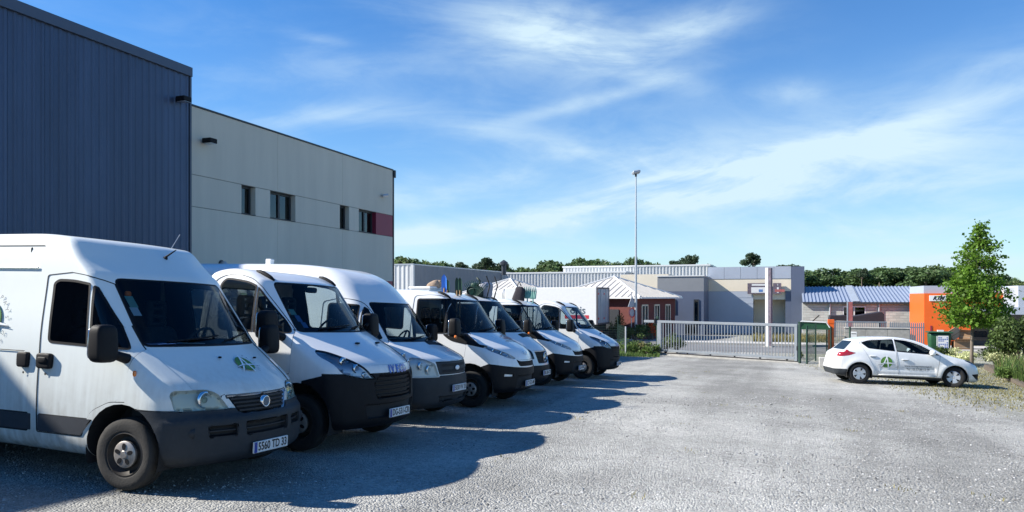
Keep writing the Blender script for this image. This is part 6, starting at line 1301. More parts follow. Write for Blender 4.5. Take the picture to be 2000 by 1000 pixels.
def street_furniture():
    # totem signs
    X, Y = at(1502, 46); r = empty('totem_sign', (X, Y, ZF), R(-20)); tag(r, 'tall slim white totem sign with a printed purple side', 'sign'); zt = zat(523, 46) - ZF
    MB().box(-.19, .0, -.14, .14, 0, zt, c=.01).build('white_face', 'white_panel', r); MB().box(.003, .17, -.13, .13, .05, zt - .02, c=.006).build('printed_face', 'purple_print', r); MB().box(-.3, .3, -.3, .3, -.1, .05).build('foot', 'concrete', r)
    X, Y = at(1660, 45); r = empty('totem_sign', (X, Y, ZF)); tag(r, 'faded red and white totem sign behind the car', 'sign'); zt = zat(589, 45) - ZF
    MB().box(-.17, -.10, -.06, .06, 0, zt, c=.006).build('frame_post', 'galvanised', r); MB().box(-.095, .15, -.05, .05, .9, zt - .02, c=.006).build('printed_face', 'red_totem', r); MB().box(-.095, .15, -.045, .045, .0, .89).build('base', 'galvanised', r)
    # second gate with its wall, orange post and mail box
    d = 42.5; X0, Y = at(1628, d); X1, _ = on_y(1732, Y); r = empty('neighbour_gate', (X0, Y, ZF)); tag(r, 'grey barred gate of the workshop behind the concrete wall', 'gate'); w = X1 - X0; H = zat(627, d) - ZF
    MB().box(0, w, -.03, .03, H - .08, H, c=.005).build('top_rail', 'gate_paint', r); MB().box(0, w, -.03, .03, .08, .17, c=.005).build('bottom_rail', 'gate_paint', r); me = None
    n = 30
    for k in range(n):
        if me is None: o = MB().box(-.018, .018, -.018, .018, .171, H - .081).build('bar', 'gate_paint', r); me = o.data
        else: o = link('bar', me, r)
        o.location.x = .03 + (w - .06) * k / (n - 1)
    X, Y2 = at(1623, 41.5); r = empty('gate_pillar', (X, Y2, ZF)); tag(r, 'square orange gate pillar left of the workshop gate', 'pillar'); MB().box(-.15, .15, -.15, .15, -.1, zat(632, 41.5) - ZF, c=.01).build('shaft', 'orange_paint', r); MB().box(-.165, .165, -.165, .165, zat(632, 41.5) - ZF + .003, zat(624, 41.5) - ZF, c=.01).build('cap', 'orange_paint', r)
    d = 41.0; Xa, Yw = at(1650, d); Xb, _ = on_y(1777, Yw); r = empty('concrete_wall', (0, 0, 0)); tag(r, 'low grey concrete wall behind the car', 'wall'); zt = zat(641, d)
    for k in range(3): a, b = Xa + (Xb - Xa) * k / 3, Xa + (Xb - Xa) * (k + 1) / 3; MB().box(a + .004, b - .004, Yw, Yw + .18, ZF - .1, zt, c=.01).build('wall_panel', 'concrete', r)
    MB().box(Xa - .03, Xb + .03, Yw - .03, Yw + .21, zt + .003, zt + .06, c=.008).build('coping', 'pale_concrete', r)
    X, Y3 = at(1667, 40.6); o = empty('mail_box', (X, Y3, ZF)); tag(o, 'white mail box in front of the low concrete wall', 'mail box'); zz = zat(661, 40.6) - ZF; MB().box(-.16, .16, -.12, .12, zz, zz + .36, c=.012).build('box', 'white_panel', o); MB().box(-.11, .11, -.128, -.121, zz + .25, zz + .28).build('letter_slot', 'anthracite', o); MB().box(-.03, .03, -.03, .03, -.1, zz).build('post', 'galvanised', o)
    # palisade fence up to the orange shop
    d = 43.5; Xa, Yp = at(1737, d); Xb, _ = on_y(1806, Yp); r = empty('palisade_fence', (Xa, Yp, ZF)); tag(r, 'grey palisade fence between the concrete wall and the orange shop', 'fence'); w = Xb - Xa; me = None; n = 18
    for k in range(n):
        if me is None: o = MB().prism([(-.035, 0, .05), (.035, 0, .05), (.035, 0, 1.55), (0, 0, 1.66), (-.035, 0, 1.55)], (0, .012, 0)).build('pale', 'gate_paint', r); me = o.data
        else: o = link('pale', me, r)
        o.location.x = .06 + (w - .12) * k / (n - 1); o.location.z = random.uniform(-.02, .02)
    for z in (.35, 1.3): MB().box(0, w, .014, .05, z, z + .05).build('rail', 'gate_paint', r)
    # dark lean-to roof behind the gate
    d = 52.0; pts = [(1620, 626), (1622, 617), (1641, 617), (1652, 616), (1663, 619), (1722, 609), (1727, 613), (1727, 629)]; r = empty('lean_to', (0, 0, 0)); tag(r, 'dark sloping lean-to roof in front of the blockwork wall', 'shelter')
    Yl = at(1672, d)[1]; pl = [(on_y(px, Yl)[0], Yl, zat(py, d)) for px, py in pts]; MB().prism(pl, (0, 2.2, 0)).build('roof', 'tarp_dark', r)
    for px in (1628, 1720): x = on_y(px, Yl)[0]; MB().box(x - .06, x + .06, Yl + .2, Yl + .32, ZF, zat(622, d), c=.01).build('post', 'dark_steel', r)
    # green canopy with a pale edge beyond the fence
    X, Y = at(1589, 41); r = empty('shelter_canopy', (X, Y, ZF)); tag(r, 'dark green canopy with a pale edge beyond the wire fence', 'canopy'); zt = zat(628, 41) - ZF
    m = MB(); m.prism([(-.80, -.6, zt - .42), (.80, -.6, zt - .42), (.80, -.6, zt - .30), (.62, -.6, zt - .05), (-.62, -.6, zt), (-.78, -.6, zt - .16)], (0, 1.3, 0)); m.build('canopy_roof', 'bin_green', r)
    MB().tube([(-.80, -.62, zt - .16), (-.64, -.62, zt + .02), (.62, -.62, zt - .03), (.80, -.62, zt - .30)], .035, 8).build('rim', 'white_panel', r); MB().bar((-.1, -.2, zt - .02), (.28, -.2, zt + .35), .05, .05).build('lever', 'black_plastic', r)
    for x in (-.7, .7): MB().box(x - .04, x + .04, .5, .58, -.1, zt - .43, c=.006).build('post', 'fence_green', r)
    # concrete block by the fence
    X, Y = at(1613, 31.5); r = MB().box(-.27, .27, -.2, .2, -.1, .40, c=.015).build('concrete_block', 'pale_concrete'); r.location = (X, Y, gz(X, Y)); tag(r, 'pale concrete block on the ground behind the tail of the car', 'block')
    # waste container with cardboard
    X, Y = at(1834, 41); r = empty('waste_container', (X, Y, ZF)); tag(r, 'green wheeled waste container with a blue and white poster on it', 'waste container'); h = zat(650, 41) - ZF
    def tp(p): return Vector((p.x * (1 + .06 * p.z / .45), p.y * (1 + .10 * p.z / .45), p.z))
    MB().sq((0, 0, .16 + (h - .16) / 2), (.52, .42, (h - .16) / 2), .22, 24, 10, fn=tp).build('bin_body', 'bin_green', r, True, 40); MB().box(-.60, .60, -.52, .50, h + .003, h + .07, c=.02).build('lid', 'bin_green', r)
    for x in (-.4, .4): MB().lathe([(.08, -.03), (.08, .03), (.001, .03)], 12, (x, -.34, .08)).build('castor', 'rubber', r)
    MB().box(-.13, .38, -.475, -.465, .30, h - .14, c=.003).build('poster', 'white_panel', r)
    m = MB(); rr = random.Random(4)
    for j in range(7):
        for i in range(5): x = -.11 + i * .098; z = .32 + j * (h - .50) / 7; m.box(x, x + .055, -.482, -.476, z, z + .05) if rr.random() < .8 else None
    tag(m.build('poster_print', 'badge_blue', r), kind='stuff'); MB().box(-.20, -.155, -.476, -.466, .42, h - .16).build('label', 'white_panel', r); MB().box(-.1, .2, -.2, .0, h + .073, h + .16).build('paper_box', 'white_panel', r)
    def carton(px, py, d, sz, rot, mat, lab):
        X, Y = at(px, d); o = empty('cardboard_box', (X, Y, zat(py, d))); o.rotation_euler = rot; tag(o, lab, 'box', 'cardboard boxes by the waste container'); a, b, c = sz
        MB().box(-a, a, -b, b, -c, c, c=.01).build('carton', mat, o); MB().box(-a * .98, a * .98, -b - .006, -b - .002, -.012, .012).build('tape', 'pale_cardboard' if mat == 'cardboard' else 'cardboard', o); MB().prism([(-a, -b, c + .004), (a, -b, c + .004), (a, -b - .18, c + .14), (-a, -b - .18, c + .14)], (0, .01, .006)).build('flap', mat, o)
    carton(1864, 652, 41, (.30, .22, .24), (0, R(-35), R(10)), 'pale_cardboard', 'pale cardboard box lying tilted against the waste container')
    carton(1885, 658, 40.8, (.27, .24, .26), (0, R(3), R(-8)), 'cardboard', 'brown cardboard box on top beside the young tree trunk')
    carton(1878, 678, 40.5, (.42, .30, .32), (0, 0, R(4)), 'cardboard', 'large brown cardboard box on the ground under the other boxes')
    # pale low wall and kerb of the planted bed
    Xa, Ya = at(1868, 37.0); r = tag(MB().box(Xa, Xa + 9, Ya, Ya + .25, ZF - .2, zat(683, 37.0), c=.02).build('bed_wall', 'pale_concrete'), 'pale low wall along the back of the planted bed', 'wall')
    pts = [Vector((7.05, 27.05)), Vector((7.9, 26.45)), Vector((9.3, 26.1)), Vector((12.5, 25.6))]
    r = empty('bed_kerb', (0, 0, 0)); tag(r, kind='structure')
    for a, b in zip(pts[:-1], pts[1:]):
        n = max(1, int((b - a).length / 1.0)); 
        for k in range(n):
            p = a.lerp(b, k / n); q = a.lerp(b, (k + 1) / n - .012); MB().bar((p.x, p.y, gz(p.x, p.y) + .06), (q.x, q.y, gz(q.x, q.y) + .06), .16, .22).build('kerb_stone', 'concrete', r)
    MB().prism([(6.95, 27.2, gz(7, 27) + .10), (7.95, 26.55, gz(8, 26.5) + .10), (12.6, 25.75, gz(12, 25.7) + .10), (16, 37, ZF + .2), (8.0, 37, ZF + .2)], (0, 0, -.3)).build('planted_bed', 'soil').__setitem__('kind', 'structure')
street_furniture(); truck()

# ------------------------------------------------------------------ plants
def leaves_mesh(name, pts, size, rnd, mat, aspect=.6, up=None, jitter=.35):
    N = len(pts); n1 = rnd.normal(size=(N, 3)); n1 /= np.linalg.norm(n1, axis=1)[:, None]
    if up is not None: n1 = n1 * (1 - up) + np.array([0, 0, 1.0]) * up
    n2 = rnd.normal(size=(N, 3)); n2 -= n1 * (n1 * n2).sum(1)[:, None] / np.maximum((n1 * n1).sum(1), 1e-6)[:, None]; n2 /= np.linalg.norm(n2, axis=1)[:, None]; n1 /= np.linalg.norm(n1, axis=1)[:, None]
    s = size * rnd.uniform(1 - jitter, 1 + jitter, N)[:, None]; a = n1 * s; b = n2 * s * aspect; pts = np.asarray(pts)
    V = np.stack([pts - a, pts + b * .9 - a * .1, pts + a, pts - b * .9 - a * .1], 1).reshape(-1, 3); F = np.arange(N * 4).reshape(-1, 4)
    me = bpy.data.meshes.new(name); me.from_pydata(V.tolist(), [], F.tolist()); me.materials.append(MATS[mat]); return me
def clump_points(clumps, per, rnd):
    out = []
    for (c, r, w) in clumps:
        n = int(per * w); d = rnd.normal(size=(n, 3)); d /= np.linalg.norm(d, axis=1)[:, None]; out.append(np.array(c) + d * np.array(r) * (rnd.rand(n, 1) ** .45))
    return np.concatenate(out)
def far_tree_proto(kind, seed):
    rnd = np.random.RandomState(seed); r = empty('wood_tree'); H = 9.0
    if kind == 'pine':
        cl = []
        for k in range(9):
            a = rnd.rand() * 6.28; q = rnd.rand() ** .5 * 1.25; cl.append(((q * math.cos(a), q * math.sin(a), 8.05 + rnd.uniform(-.35, .75) - q * .25), (.72, .72, .42), 1))
        pts = clump_points(cl, 240, rnd); me = leaves_mesh('crown', pts, .15, rnd, 'leaf_pine'); tr = MB(); tr.tube([(0, 0, 0), (.15, 0, 3.5), (-.1, .1, 8.2)], [.20, .15, .06], 7)
        for k in range(7): c = cl[k][0]; tr.tube([(.05, 0, 6.8 + .14 * k), (c[0] * .6, c[1] * .6, c[2] - .5), tuple(c)], [.08, .05, .02], 5)
    else:
        cl = []
        for k in range(24):
            a = rnd.rand() * 6.28; z = rnd.uniform(1.6, 8.2); q = (1 - ((z - 4.2) / 4.6) ** 2) ** .5 * rnd.uniform(.4, 1.0) * 2.7; s = rnd.uniform(.7, 1.25); cl.append(((q * math.cos(a), q * math.sin(a), z), (s, s, s * .8), s))
        pts = clump_points(cl, 170, rnd); me = leaves_mesh('crown', pts, .24, rnd, 'leaf_far' if kind == 'broad' else 'leaf_mid'); tr = MB(); tr.tube([(0, 0, 0), (.1, 0, 3), (0, 0, 6.5)], [.28, .2, .05], 7)
        for k in range(8): c = cl[k][0]; tr.tube([(.05, 0, 2.2 + .3 * k), tuple(c)], [.09, .02], 5)
    link('crown', me, r); tr.build('trunk', 'bark', r, True); return r
def far_wood():
    rnd = random.Random(5); protos = [far_tree_proto(k, s) for k, s in (('broad', 1), ('broad', 2), ('mid', 3), ('pine', 4), ('pine', 9), ('broad', 12))]; used = set()
    def put(i, px, d, top, lab, sx=1.0, grp='trees of the wood on the skyline', zs=None):
        X, Y = at(px, d); o = protos[i] if i not in used else copy_tree(protos[i]); used.add(i); H = zat(top, d) - ZF; s = H / (9.2 if i not in (3, 4) else 9.3)
        o.location = (X, Y, ZF); o.scale = (s * sx, s * sx, s); o.rotation_euler = (0, 0, rnd.uniform(0, 6.28)); o.name = 'wood_tree' if i not in (3, 4) else 'pine_tree'; tag(o, lab, 'tree', grp)
    prof = lambda px: np.interp(px, [740, 790, 850, 880, 920, 1000, 1060, 1120, 1240, 1300, 1350, 1400, 1480, 1560, 1620, 1700, 1760, 1850, 1950, 2060], [494, 495, 505, 513, 512, 515, 508, 502, 500, 508, 512, 522, 522, 524, 522, 520, 511, 516, 535, 545])
    cnt = {}; ORD = 'first second third fourth fifth sixth seventh eighth ninth tenth eleventh twelfth thirteenth fourteenth fifteenth sixteenth seventeenth eighteenth nineteenth twentieth twenty-first twenty-second twenty-third twenty-fourth twenty-fifth twenty-sixth twenty-seventh twenty-eighth twenty-ninth thirtieth'.split()
    for row, (d, dy) in enumerate(((118, 4), (134, -1))):
        px = 735 + row * 9
        while px < 2070:
            i = rnd.choice((0, 1, 2, 5, 2, 1)); top = float(prof(px)) + dy + rnd.uniform(-4, 10)
            seg = 'behind the grey shed' if px < 985 else 'above the white hall' if px < 1390 else 'behind the grey and cream block' if px < 1570 else 'above the workshop roof' if px < 1810 else 'behind the young tree'; cnt[(row, seg)] = cnt.get((row, seg), 0) + 1
            put(i, px, d + rnd.uniform(-5, 5), top, ORD[cnt[(row, seg)] - 1] + ' tree from left, ' + ('front', 'back')[row] + ' rank of the wood ' + seg, rnd.uniform(1.05, 1.6)); px += rnd.uniform(14, 24)
    put(3, 947, 112, 499, 'reddish umbrella pine standing above the wood behind the vans', 1.15, None); put(4, 1347, 112, 493, 'bushy pine with a bent crown standing above the white hall', .8, None); put(3, 1470, 108, 489, 'lone round pine standing above the grey and cream block', 1.0, None)
    put(4, 1318, 114, 504, 'smaller pine just left of the bent pine on the skyline', .8, None); put(4, 1530, 116, 513, 'low dark pine above the roof edge of the grey and cream block', 1.8, None); put(3, 905, 114, 507, 'low flat-topped pine left of the reddish umbrella pine', 1.0, None); put(4, 978, 114, 509, 'low round pine right of the reddish umbrella pine', .9, None)
    put(3, 1683, 112, 520, 'thin pine standing above the wood behind the workshop roof', .6, None)
far_wood()
def young_tree():
    rnd = np.random.RandomState(21); d = 33.0; X, Y = at(1898, d); r = empty('young_tree', (X, Y, gz(X, Y))); tag(r, 'young leafy tree with slender trunk growing beside the white car', 'tree'); s = d / FPX; z0 = gz(X, Y)
    Q = lambda px, py, dy=0.0: Vector(((px - 1898) * s * CA - dy * SA, (px - 1898) * s * SA + dy * CA, zat(py, d) - z0))
    trunk = [Vector((0, 0, -.2)), Q(1898, 690), Q(1899, 640), Q(1904, 590), Q(1907, 540), Q(1910, 490), Q(1915, 440)]; t = MB(); t.tube(trunk, [.085, .075, .06, .05, .038, .02, .006], 10)
    # outline of the crown read at heights: left and right reach from the stem line
    hs = [436, 455, 472, 484, 500, 518, 540, 560, 580, 600, 618, 634]; lf = [1912, 1907, 1899, 1886, 1876, 1868, 1864, 1850, 1844, 1838, 1846, 1866]; rt = [1919, 1922, 1930, 1952, 1946, 1957, 1950, 1955, 1964, 1968, 1966, 1948]
    holes = [((1921, 536), 14), ((1890, 505), 5), ((1935, 496), 8), ((1905, 600), 7), ((1898, 470), 6), ((1930, 575), 7)]
    tips = []
    for k in range(680):
        py = 436 + 198 * rnd.rand() ** .56; l = np.interp(py, hs, lf); r_ = np.interp(py, hs, rt); cx = (l + r_) / 2; rad = (r_ - l) / 2; a = rnd.rand() * 6.283; q = rnd.rand() ** .42 * rnd.uniform(.78, 1.10)
        px = cx + rad * q * math.cos(a); dy = rad * q * math.sin(a) * s
        if any((px - h[0][0]) ** 2 + (py - h[0][1]) ** 2 < h[1] ** 2 for h in holes): continue
        tips.append((px, py, dy, Q(px, py, dy)))
    pts = []
    for (px, py, dy, c) in tips:
        n = rnd.randint(9, 26); sp_ = rnd.uniform(.09, .19); pts.append(np.array(c) + rnd.normal(size=(n, 3)) * np.array([sp_, sp_, sp_ * .7]))
        j = min(range(1, len(trunk) - 1), key=lambda i: abs(trunk[i].z - (c.z - .45))); b = trunk[j].lerp(trunk[j + 1], rnd.rand() * .6)
        if rnd.rand() < .35: t.tube([b, (b + c) / 2 + Vector((0, 0, .05)), c], [.014, .009, .003], 5)
    t.build('trunk', 'bark', r, True); link('crown', leaves_mesh('crown', np.concatenate(pts), .062, rnd, 'leaf_maple', .85, jitter=.5), r)
young_tree()
def shrub(px, d, w, h, lab, mat, n=1500, leaf=.06, grp='shrubs', name='shrub', z=None, cat='shrub', seed=0, depth=None, aspect=.55):
    rnd = np.random.RandomState(seed); X, Y = at(px, d); r = empty(name, (X, Y, gz(X, Y) if z is None else z)); tag(r, lab, cat, grp); cl = []; st = MB(); m = 11
    for k in range(m):
        a = rnd.rand() * 6.28; q = rnd.rand() ** .5; c = (q * w / 2 * math.cos(a) * .75, q * (depth or w) / 2 * math.sin(a) * .75, h * rnd.uniform(.35, .85) * (1 - .3 * q)); cl.append((c, (w * .2, w * .2, h * .17), 1)); st.tube([(0, 0, -.05), (c[0] * .5, c[1] * .5, c[2] * .6), c], [.03, .02, .008], 5)
    st.build('stem', 'bark', r); link('foliage', leaves_mesh('foliage', clump_points(cl, n / m, rnd), leaf, rnd, mat, aspect), r); return r
def blades(name, pts, h, w, rnd, mat, lab, cat, lean=.35, kind='stuff'):
    """upright blades: pts (N,3)"""
    N = len(pts); a = rnd.rand(N) * 6.283; hh = h * rnd.uniform(.5, 1.15, N); le = hh * rnd.uniform(.05, lean * 2, N); dx = np.cos(a); dy = np.sin(a); p = np.asarray(pts); sx = -dy * w; sy = dx * w
    V = np.stack([np.stack([p[:, 0] + sx, p[:, 1] + sy, p[:, 2]], 1), np.stack([p[:, 0] - sx, p[:, 1] - sy, p[:, 2]], 1), np.stack([p[:, 0] - sx * .7 + dx * le * .35, p[:, 1] - sy * .7 + dy * le * .35, p[:, 2] + hh * .6], 1), np.stack([p[:, 0] + sx * .7 + dx * le * .35, p[:, 1] + sy * .7 + dy * le * .35, p[:, 2] + hh * .6], 1), np.stack([p[:, 0] + dx * le, p[:, 1] + dy * le, p[:, 2] + hh], 1)], 1).reshape(-1, 3)
    F = []; i = np.arange(N) * 5; me = bpy.data.meshes.new(name); q4 = np.stack([i, i + 1, i + 2, i + 3], 1).tolist(); t3 = np.stack([i + 3, i + 2, i + 4], 1).tolist(); me.from_pydata(V.tolist(), [], q4 + t3); me.materials.append(MATS[mat]); return tag(link(name, me), lab, cat, kind=kind)
def planting():
    rnd = np.random.RandomState(8)
    shrub(1241, 50.5, 1.7, 1.35, 'round green shrub at the foot of the lamp post', 'leaf_shrub', 1600, .07, 'shrubs by the bungalow', seed=1, z=ZF + .1); shrub(1274, 51.2, 1.0, 1.75, 'shrub with orange red flowers in front of the brick bungalow', 'flower_orange', 700, .07, 'shrubs by the bungalow', 'flowering_shrub', seed=2, z=ZF + .1, cat='flowering shrub'); shrub(1268, 51.4, 1.5, 1.5, 'dark green shrub under the orange flowers', 'leaf_mid', 1200, .07, 'shrubs by the bungalow', seed=3, z=ZF + .1)
    shrub(1205, 52.5, 1.2, 2.3, 'thin grey-green shrub beside the rear of the box truck', 'leaf_shrub', 700, .06, 'shrubs by the bungalow', seed=4, z=ZF + .1)
    # tangle of weeds left of the gate
    for i, (px, d, w, h, mat, lab) in enumerate(((1232, 38.6, 1.3, .75, 'leaf_weed', 'bright green weed clump just right of the last truck'), (1252, 38.9, 1.4, .9, 'leaf_dry', 'dry yellowish weed clump in the middle left of the gate'), (1270, 39.3, 1.2, .8, 'leaf_weed', 'leafy green weed clump against the left gate post'), (1218, 40.6, 1.3, .9, 'leaf_weed', 'tall weed clump around the thin fence post'), (1262, 37.6, 1.0, .55, 'leaf_weed', 'low bright weed clump at the edge of the gravel'), (1240, 40.5, 1.5, .8, 'leaf_mid', 'dark weed clump behind the others left of the gate'), (1300, 40.6, 1.3, 1.2, 'leaf_mid', 'dark bush seen through the left end of the gate bars'), (1322, 41.0, 1.2, 1.3, 'leaf_shrub', 'pale bush seen through the gate bars near their left end'))):
        shrub(px, d, w, h, lab, mat, 900, .05, 'weeds left of the gate', 'weed_clump', seed=30 + i, cat='weeds')
    g = []
    for _ in range(2600): px = rnd.uniform(1196, 1288); d = rnd.uniform(36.6, 42); x, y = at(px, d); g.append((x, y, gz(x, y)))
    blades('verge_grass', g, .22, .012, rnd, 'leaf_weed', 'rough green grass on the verge left of the gate', 'grass')
    # planted bed at the right
    g = []
    for _ in range(5200): x = rnd.uniform(7.2, 13.5); y = rnd.uniform(26.6, 33.0); g.append((x, y, gz(x, y) + .08)) if y > 27.3 - (x - 7) * .16 and x > 6.2 + (y - 26) * .18 else None
    blades('tall_grass', g, .78, .014, rnd, 'leaf_weed', 'tall green grass in the planted bed at the right edge', 'grass', .45)
    g2 = [p for p in g if rnd.rand() < .25]; blades('dry_grass', [(p[0] + .05, p[1], p[2]) for p in g2], .9, .01, rnd, 'leaf_dry', 'straw coloured grass stems among the green in the bed', 'grass', .4)
    shrub(1992, 30.0, 2.2, 2.7, 'tall feathery green shrub at the right edge of the picture', 'leaf_shrub', 4200, .07, 'shrubs in the planted bed', seed=50); shrub(1948, 33.0, 1.9, 1.15, 'low pale green shrub right of the young tree', 'leaf_shrub', 1800, .05, 'shrubs in the planted bed', seed=51); shrub(1972, 32.0, 1.8, 1.2, 'low shrub with pale flowers left of the tall feathery shrub', 'flower_pale', 900, .05, 'shrubs in the planted bed', seed=52); shrub(1985, 25.7, 1.4, .75, 'green clump by the kerb at the right edge', 'leaf_weed', 1500, .05, 'shrubs in the planted bed', seed=53)
    shrub(1868, 34.0, 1.5, .85, 'pale yellow green flowering shrub behind the hood of the car', 'flower_pale', 1400, .05, 'shrubs in the planted bed', seed=54); shrub(1838, 35.0, 1.2, .9, 'green shrub behind the windshield of the car', 'leaf_shrub', 1300, .05, 'shrubs in the planted bed', seed=55); shrub(1892, 34.6, 1.2, .75, 'pale flowering shrub at the foot of the young tree', 'flower_pale', 1100, .05, 'shrubs in the planted bed', seed=56)
    shrub(1560, 37.2, .5, .5, 'small weed by the dark post right of the gate', 'leaf_mid', 400, .04, 'shrubs in the planted bed', seed=57)
    # moss and thin grass round the car
    g = []
    for _ in range(15000):
        d = rnd.uniform(16, 33); px = rnd.uniform(1560, 2020); x, y = at(px, d)
        if .16 * x + .035 * y + rnd.rand() * .5 > 1.72 and y > 15: g.append((x, y, gz(x, y)))
    blades('yard_grass', g, .05, .012, rnd, 'leaf_dry', 'thin yellow green grass growing in the gravel round the car', 'grass', .8)
    g = []
    for _ in range(60):
        d = rnd.uniform(7, 30); px = rnd.uniform(950, 2000); x, y = at(px, d)
        for _k in range(rnd.randint(4, 16)): xx = x + rnd.normal() * .09; yy = y + rnd.normal() * .09; g.append((xx, yy, gz(xx, yy)))
    blades('yard_weeds', g, .045, .006, rnd, 'leaf_dry', 'tiny tufts of weed scattered over the gravel yard', 'weeds', .8)
    g = []
    for _ in range(1500): x, y = at(rnd.uniform(1470, 1620), rnd.uniform(50.5, 55)); g.append((x, y, ZF))
    blades('roadside_grass', g, .5, .02, rnd, 'leaf_dry', 'dry grass strip across the road beyond the gate', 'grass')
planting()

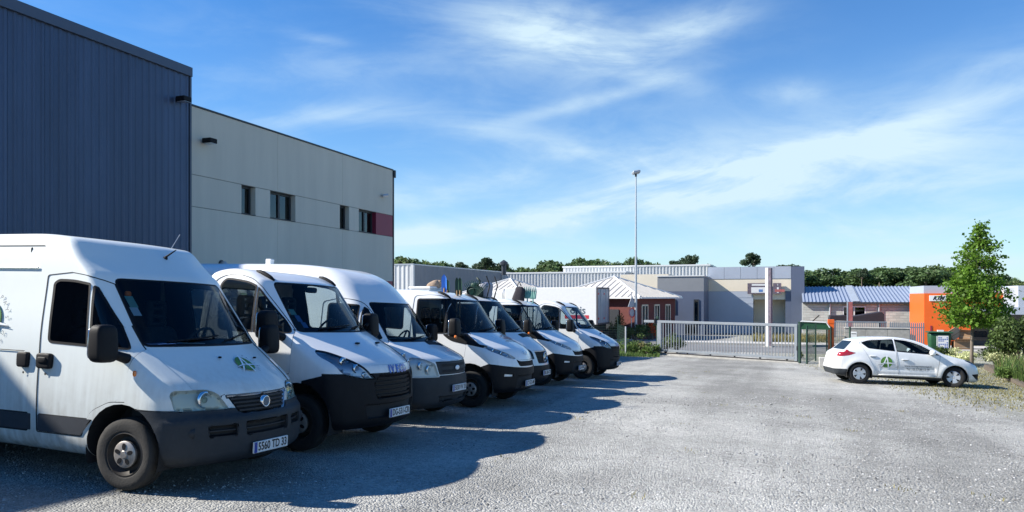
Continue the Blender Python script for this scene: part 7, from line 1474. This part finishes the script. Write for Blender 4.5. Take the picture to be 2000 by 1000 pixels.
# ------------------------------------------------------------------ tools standing on the truck beds
P('tool_blue', (.03, .16, .55), .4); P('tool_green', (.008, .05, .032), .5); P('tool_teal', (.14, .34, .30), .5); P('wood_handle', (.34, .20, .09), .7); P('sack', (.34, .25, .18), .95, var=.3, vscale=12); P('grey_tub', (.26, .27, .33), .5); P('machine_green', (.006, .022, .016), .6)
def tools():
    def spot(px, py, Y):
        x, d = on_y(px, Y); return Vector((x, Y, zat(py, d))), d
    def shovel(px, py, Y, mat, lab, blade=.36, w=.11, lean=.05, ang=0.0):
        p, d = spot(px, py, Y); r = empty('shovel', (p.x, p.y, gz(p.x, p.y) + .93)); h = p.z - r.location.z; r.rotation_euler = (R(2), 0, ang); tag(r, lab, 'shovel', 'garden tools standing on the truck beds')
        MB().tube([(0, 0, 0), (lean, 0, h - blade + .08)], .017, 8).build('handle', 'wood_handle', r); m = MB(); n = 8; vs = []
        for j in range(n + 1):
            t = j / n; ww = w * (1 if t < .65 else math.sqrt(max(0, 1 - ((t - .65) / .35) ** 2))) + .004
            for i in (-1, -.4, .4, 1): vs.append((lean + i * ww, .03 * (1 - i * i), h - blade + t * blade))
        m.add(vs, [(4 * j + i, 4 * j + i + 1, 4 * j + 5 + i, 4 * j + 4 + i) for j in range(n) for i in range(3)]); m.tube([(lean, .02, h - blade - .12), (lean, .03, h - blade + .08)], .024, 8); m.build('blade', mat, r, True)
    def fork(px, py, Y, mat, lab, n=4, w=.16, length=.34):
        p, d = spot(px, py, Y); r = empty('garden_fork', (p.x, p.y, gz(p.x, p.y) + .93)); h = p.z - r.location.z; tag(r, lab, 'garden fork', 'garden tools standing on the truck beds')
        MB().tube([(0, 0, 0), (0, 0, h - length)], .018, 8).build('handle', mat, r); m = MB(); m.box(-w / 2, w / 2, -.015, .015, h - length - .02, h - length + .03)
        m.build('head', mat, r)
        for k in range(n): x = -w / 2 + w * (k + .5) / n; MB().tube([(x, 0, h - length), (x * 1.25, .03, h - length * .4), (x * 1.35, -.02, h)], [.026, .022, .010], 6).build('tine', mat, r)
    def leaf_rake(px, py, Y, lab):
        p, d = spot(px, py, Y); r = empty('leaf_rake', (p.x, p.y, gz(p.x, p.y) + .93)); h = p.z - r.location.z; r.rotation_euler = (0, R(6), 0); tag(r, lab, 'rake', 'garden tools standing on the truck beds'); MB().tube([(0, 0, 0), (0, 0, h - .42)], .016, 8).build('handle', 'wood_handle', r)
        for k in range(13): a = R(-42 + 84 * k / 12); MB().tube([(0, 0, h - .45), (.42 * math.sin(a), 0, h - .45 + .42 * math.cos(a)), (.46 * math.sin(a), .05, h - .45 + .45 * math.cos(a))], .008, 4).build('tine', 'tool_green', r)
        MB().tube([(.25 * math.sin(R(-42 + 84 * k / 12)), 0, h - .45 + .25 * math.cos(R(-42 + 84 * k / 12))) for k in range(13)], .010, 5).build('brace', 'tool_green', r)
    shovel(865, 536, 13.9, 'tool_blue', 'blue bladed shovel standing blade up behind the crew cab', .36, .055); shovel(871, 546, 14.1, 'tool_green', 'thin dark green shovel just right of the blue shovel', .3, .05)
    shovel(890, 542, 13.6, 'tool_green', 'left of the pair of dark green spades behind the crew cab', .34, .038); shovel(896, 542, 13.8, 'tool_green', 'right of the pair of dark green spades behind the crew cab', .34, .04)
    leaf_rake(916, 546, 16.0, 'dark fan shaped leaf rake standing above the fifth truck')
    p, d = spot(930, 572, 16.2); r = empty('garden_machine', (p.x, p.y, p.z)); tag(r, 'dark green garden machine loaded behind the fifth truck cab', 'machine'); MB().sq((0, 0, .02), (.20, .2, .13), .45, 18, 10).build('engine_cover', 'machine_green', r, True); MB().tube([(.05, 0, .12), (.1, 0, .28), (.02, 0, .36)], .025, 8).build('hose', 'machine_green', r, True); MB().lathe([(.10, -.22), (.10, -.20), (.001, -.20)], 16, (-.05, 0, .05)).build('starter_disc', 'black_plastic', r); MB().box(-.25, .25, -.22, .22, -1.0, -.10).build('stand', 'machine_green', r); MB().sq((-.04, 0, .17), (.08, .08, .07), .5, 12, 8).build('fuel_tank', 'tool_green', r, True)
    p, d = spot(949, 566, 16.4); r = empty('wheelbarrow', (p.x, p.y, p.z)); tag(r, 'grey tub wheelbarrow stood on end behind the fifth truck cab', 'wheelbarrow'); MB().sq((0, 0, -.02), (.11, .24, .20), .45, 20, 12, fn=lambda q: Vector((q.x * (1 + .3 * q.z / .24), q.y, q.z))).build('tub', 'grey_tub', r, True); MB().lathe([(.10, -.04), (.14, -.02), (.14, .02), (.10, .04)], 18, (.0, 0, -.42)).build('tyre', 'rubber', r, True)
    for s in (-1, 1): MB().tube([(.05, s * .22, -.45), (.20, s * .25, .1), (.12, s * .26, .32)], .015, 6).build('handle', 'dark_steel', r)
    p, d = spot(848, 558, 14.3); r = empty('sack', (p.x, p.y, p.z)); tag(r, 'brown sack lying on top of the white tool box', 'sack'); MB().sq((0, 0, .0), (.16, .14, .10), .7, 16, 10, rot=Matrix.Rotation(R(-25), 3, 'Y')).build('sack_body', 'sack', r, True); MB().sq((.14, 0, .07), (.05, .06, .05), .8, 10, 6).build('sack_neck', 'sack', r, True)
    p, d = spot(833, 566, 14.2); r = empty('tool_box', (p.x, p.y, p.z)); tag(r, 'white tool box on the bed of the crew cab truck', 'tool box'); MB().box(-.24, .22, -.3, .3, -.9, .02, c=.02).build('box', 'white_panel', r); MB().box(-.26, .24, -.32, .32, .023, .07, c=.01).build('lid', 'white_panel', r)
    p, d = spot(1014, 572, 18.9); r = empty('tool_bag', (p.x, p.y, p.z)); tag(r, 'black bag hanging on the rack of the sixth truck', 'bag'); MB().sq((0, 0, -.05), (.15, .10, .22), .5, 18, 12, fn=lambda q: Vector((q.x * (1 - .22 * q.z / .22) + .03 * math.sin(q.z * 14), q.y, q.z))).build('bag_body', 'tarp_dark', r, True); MB().tube([(-.06, 0, .18), (0, 0, .30), (.06, 0, .18)], .015, 6).build('strap', 'black_plastic', r)
    fork(1030, 560, 19.0, 'tool_teal', 'left of the two pale green garden forks on the sixth truck', 4, .15, .30); fork(1041, 561, 19.2, 'tool_teal', 'right of the two pale green garden forks on the sixth truck', 4, .16, .30)
tools()
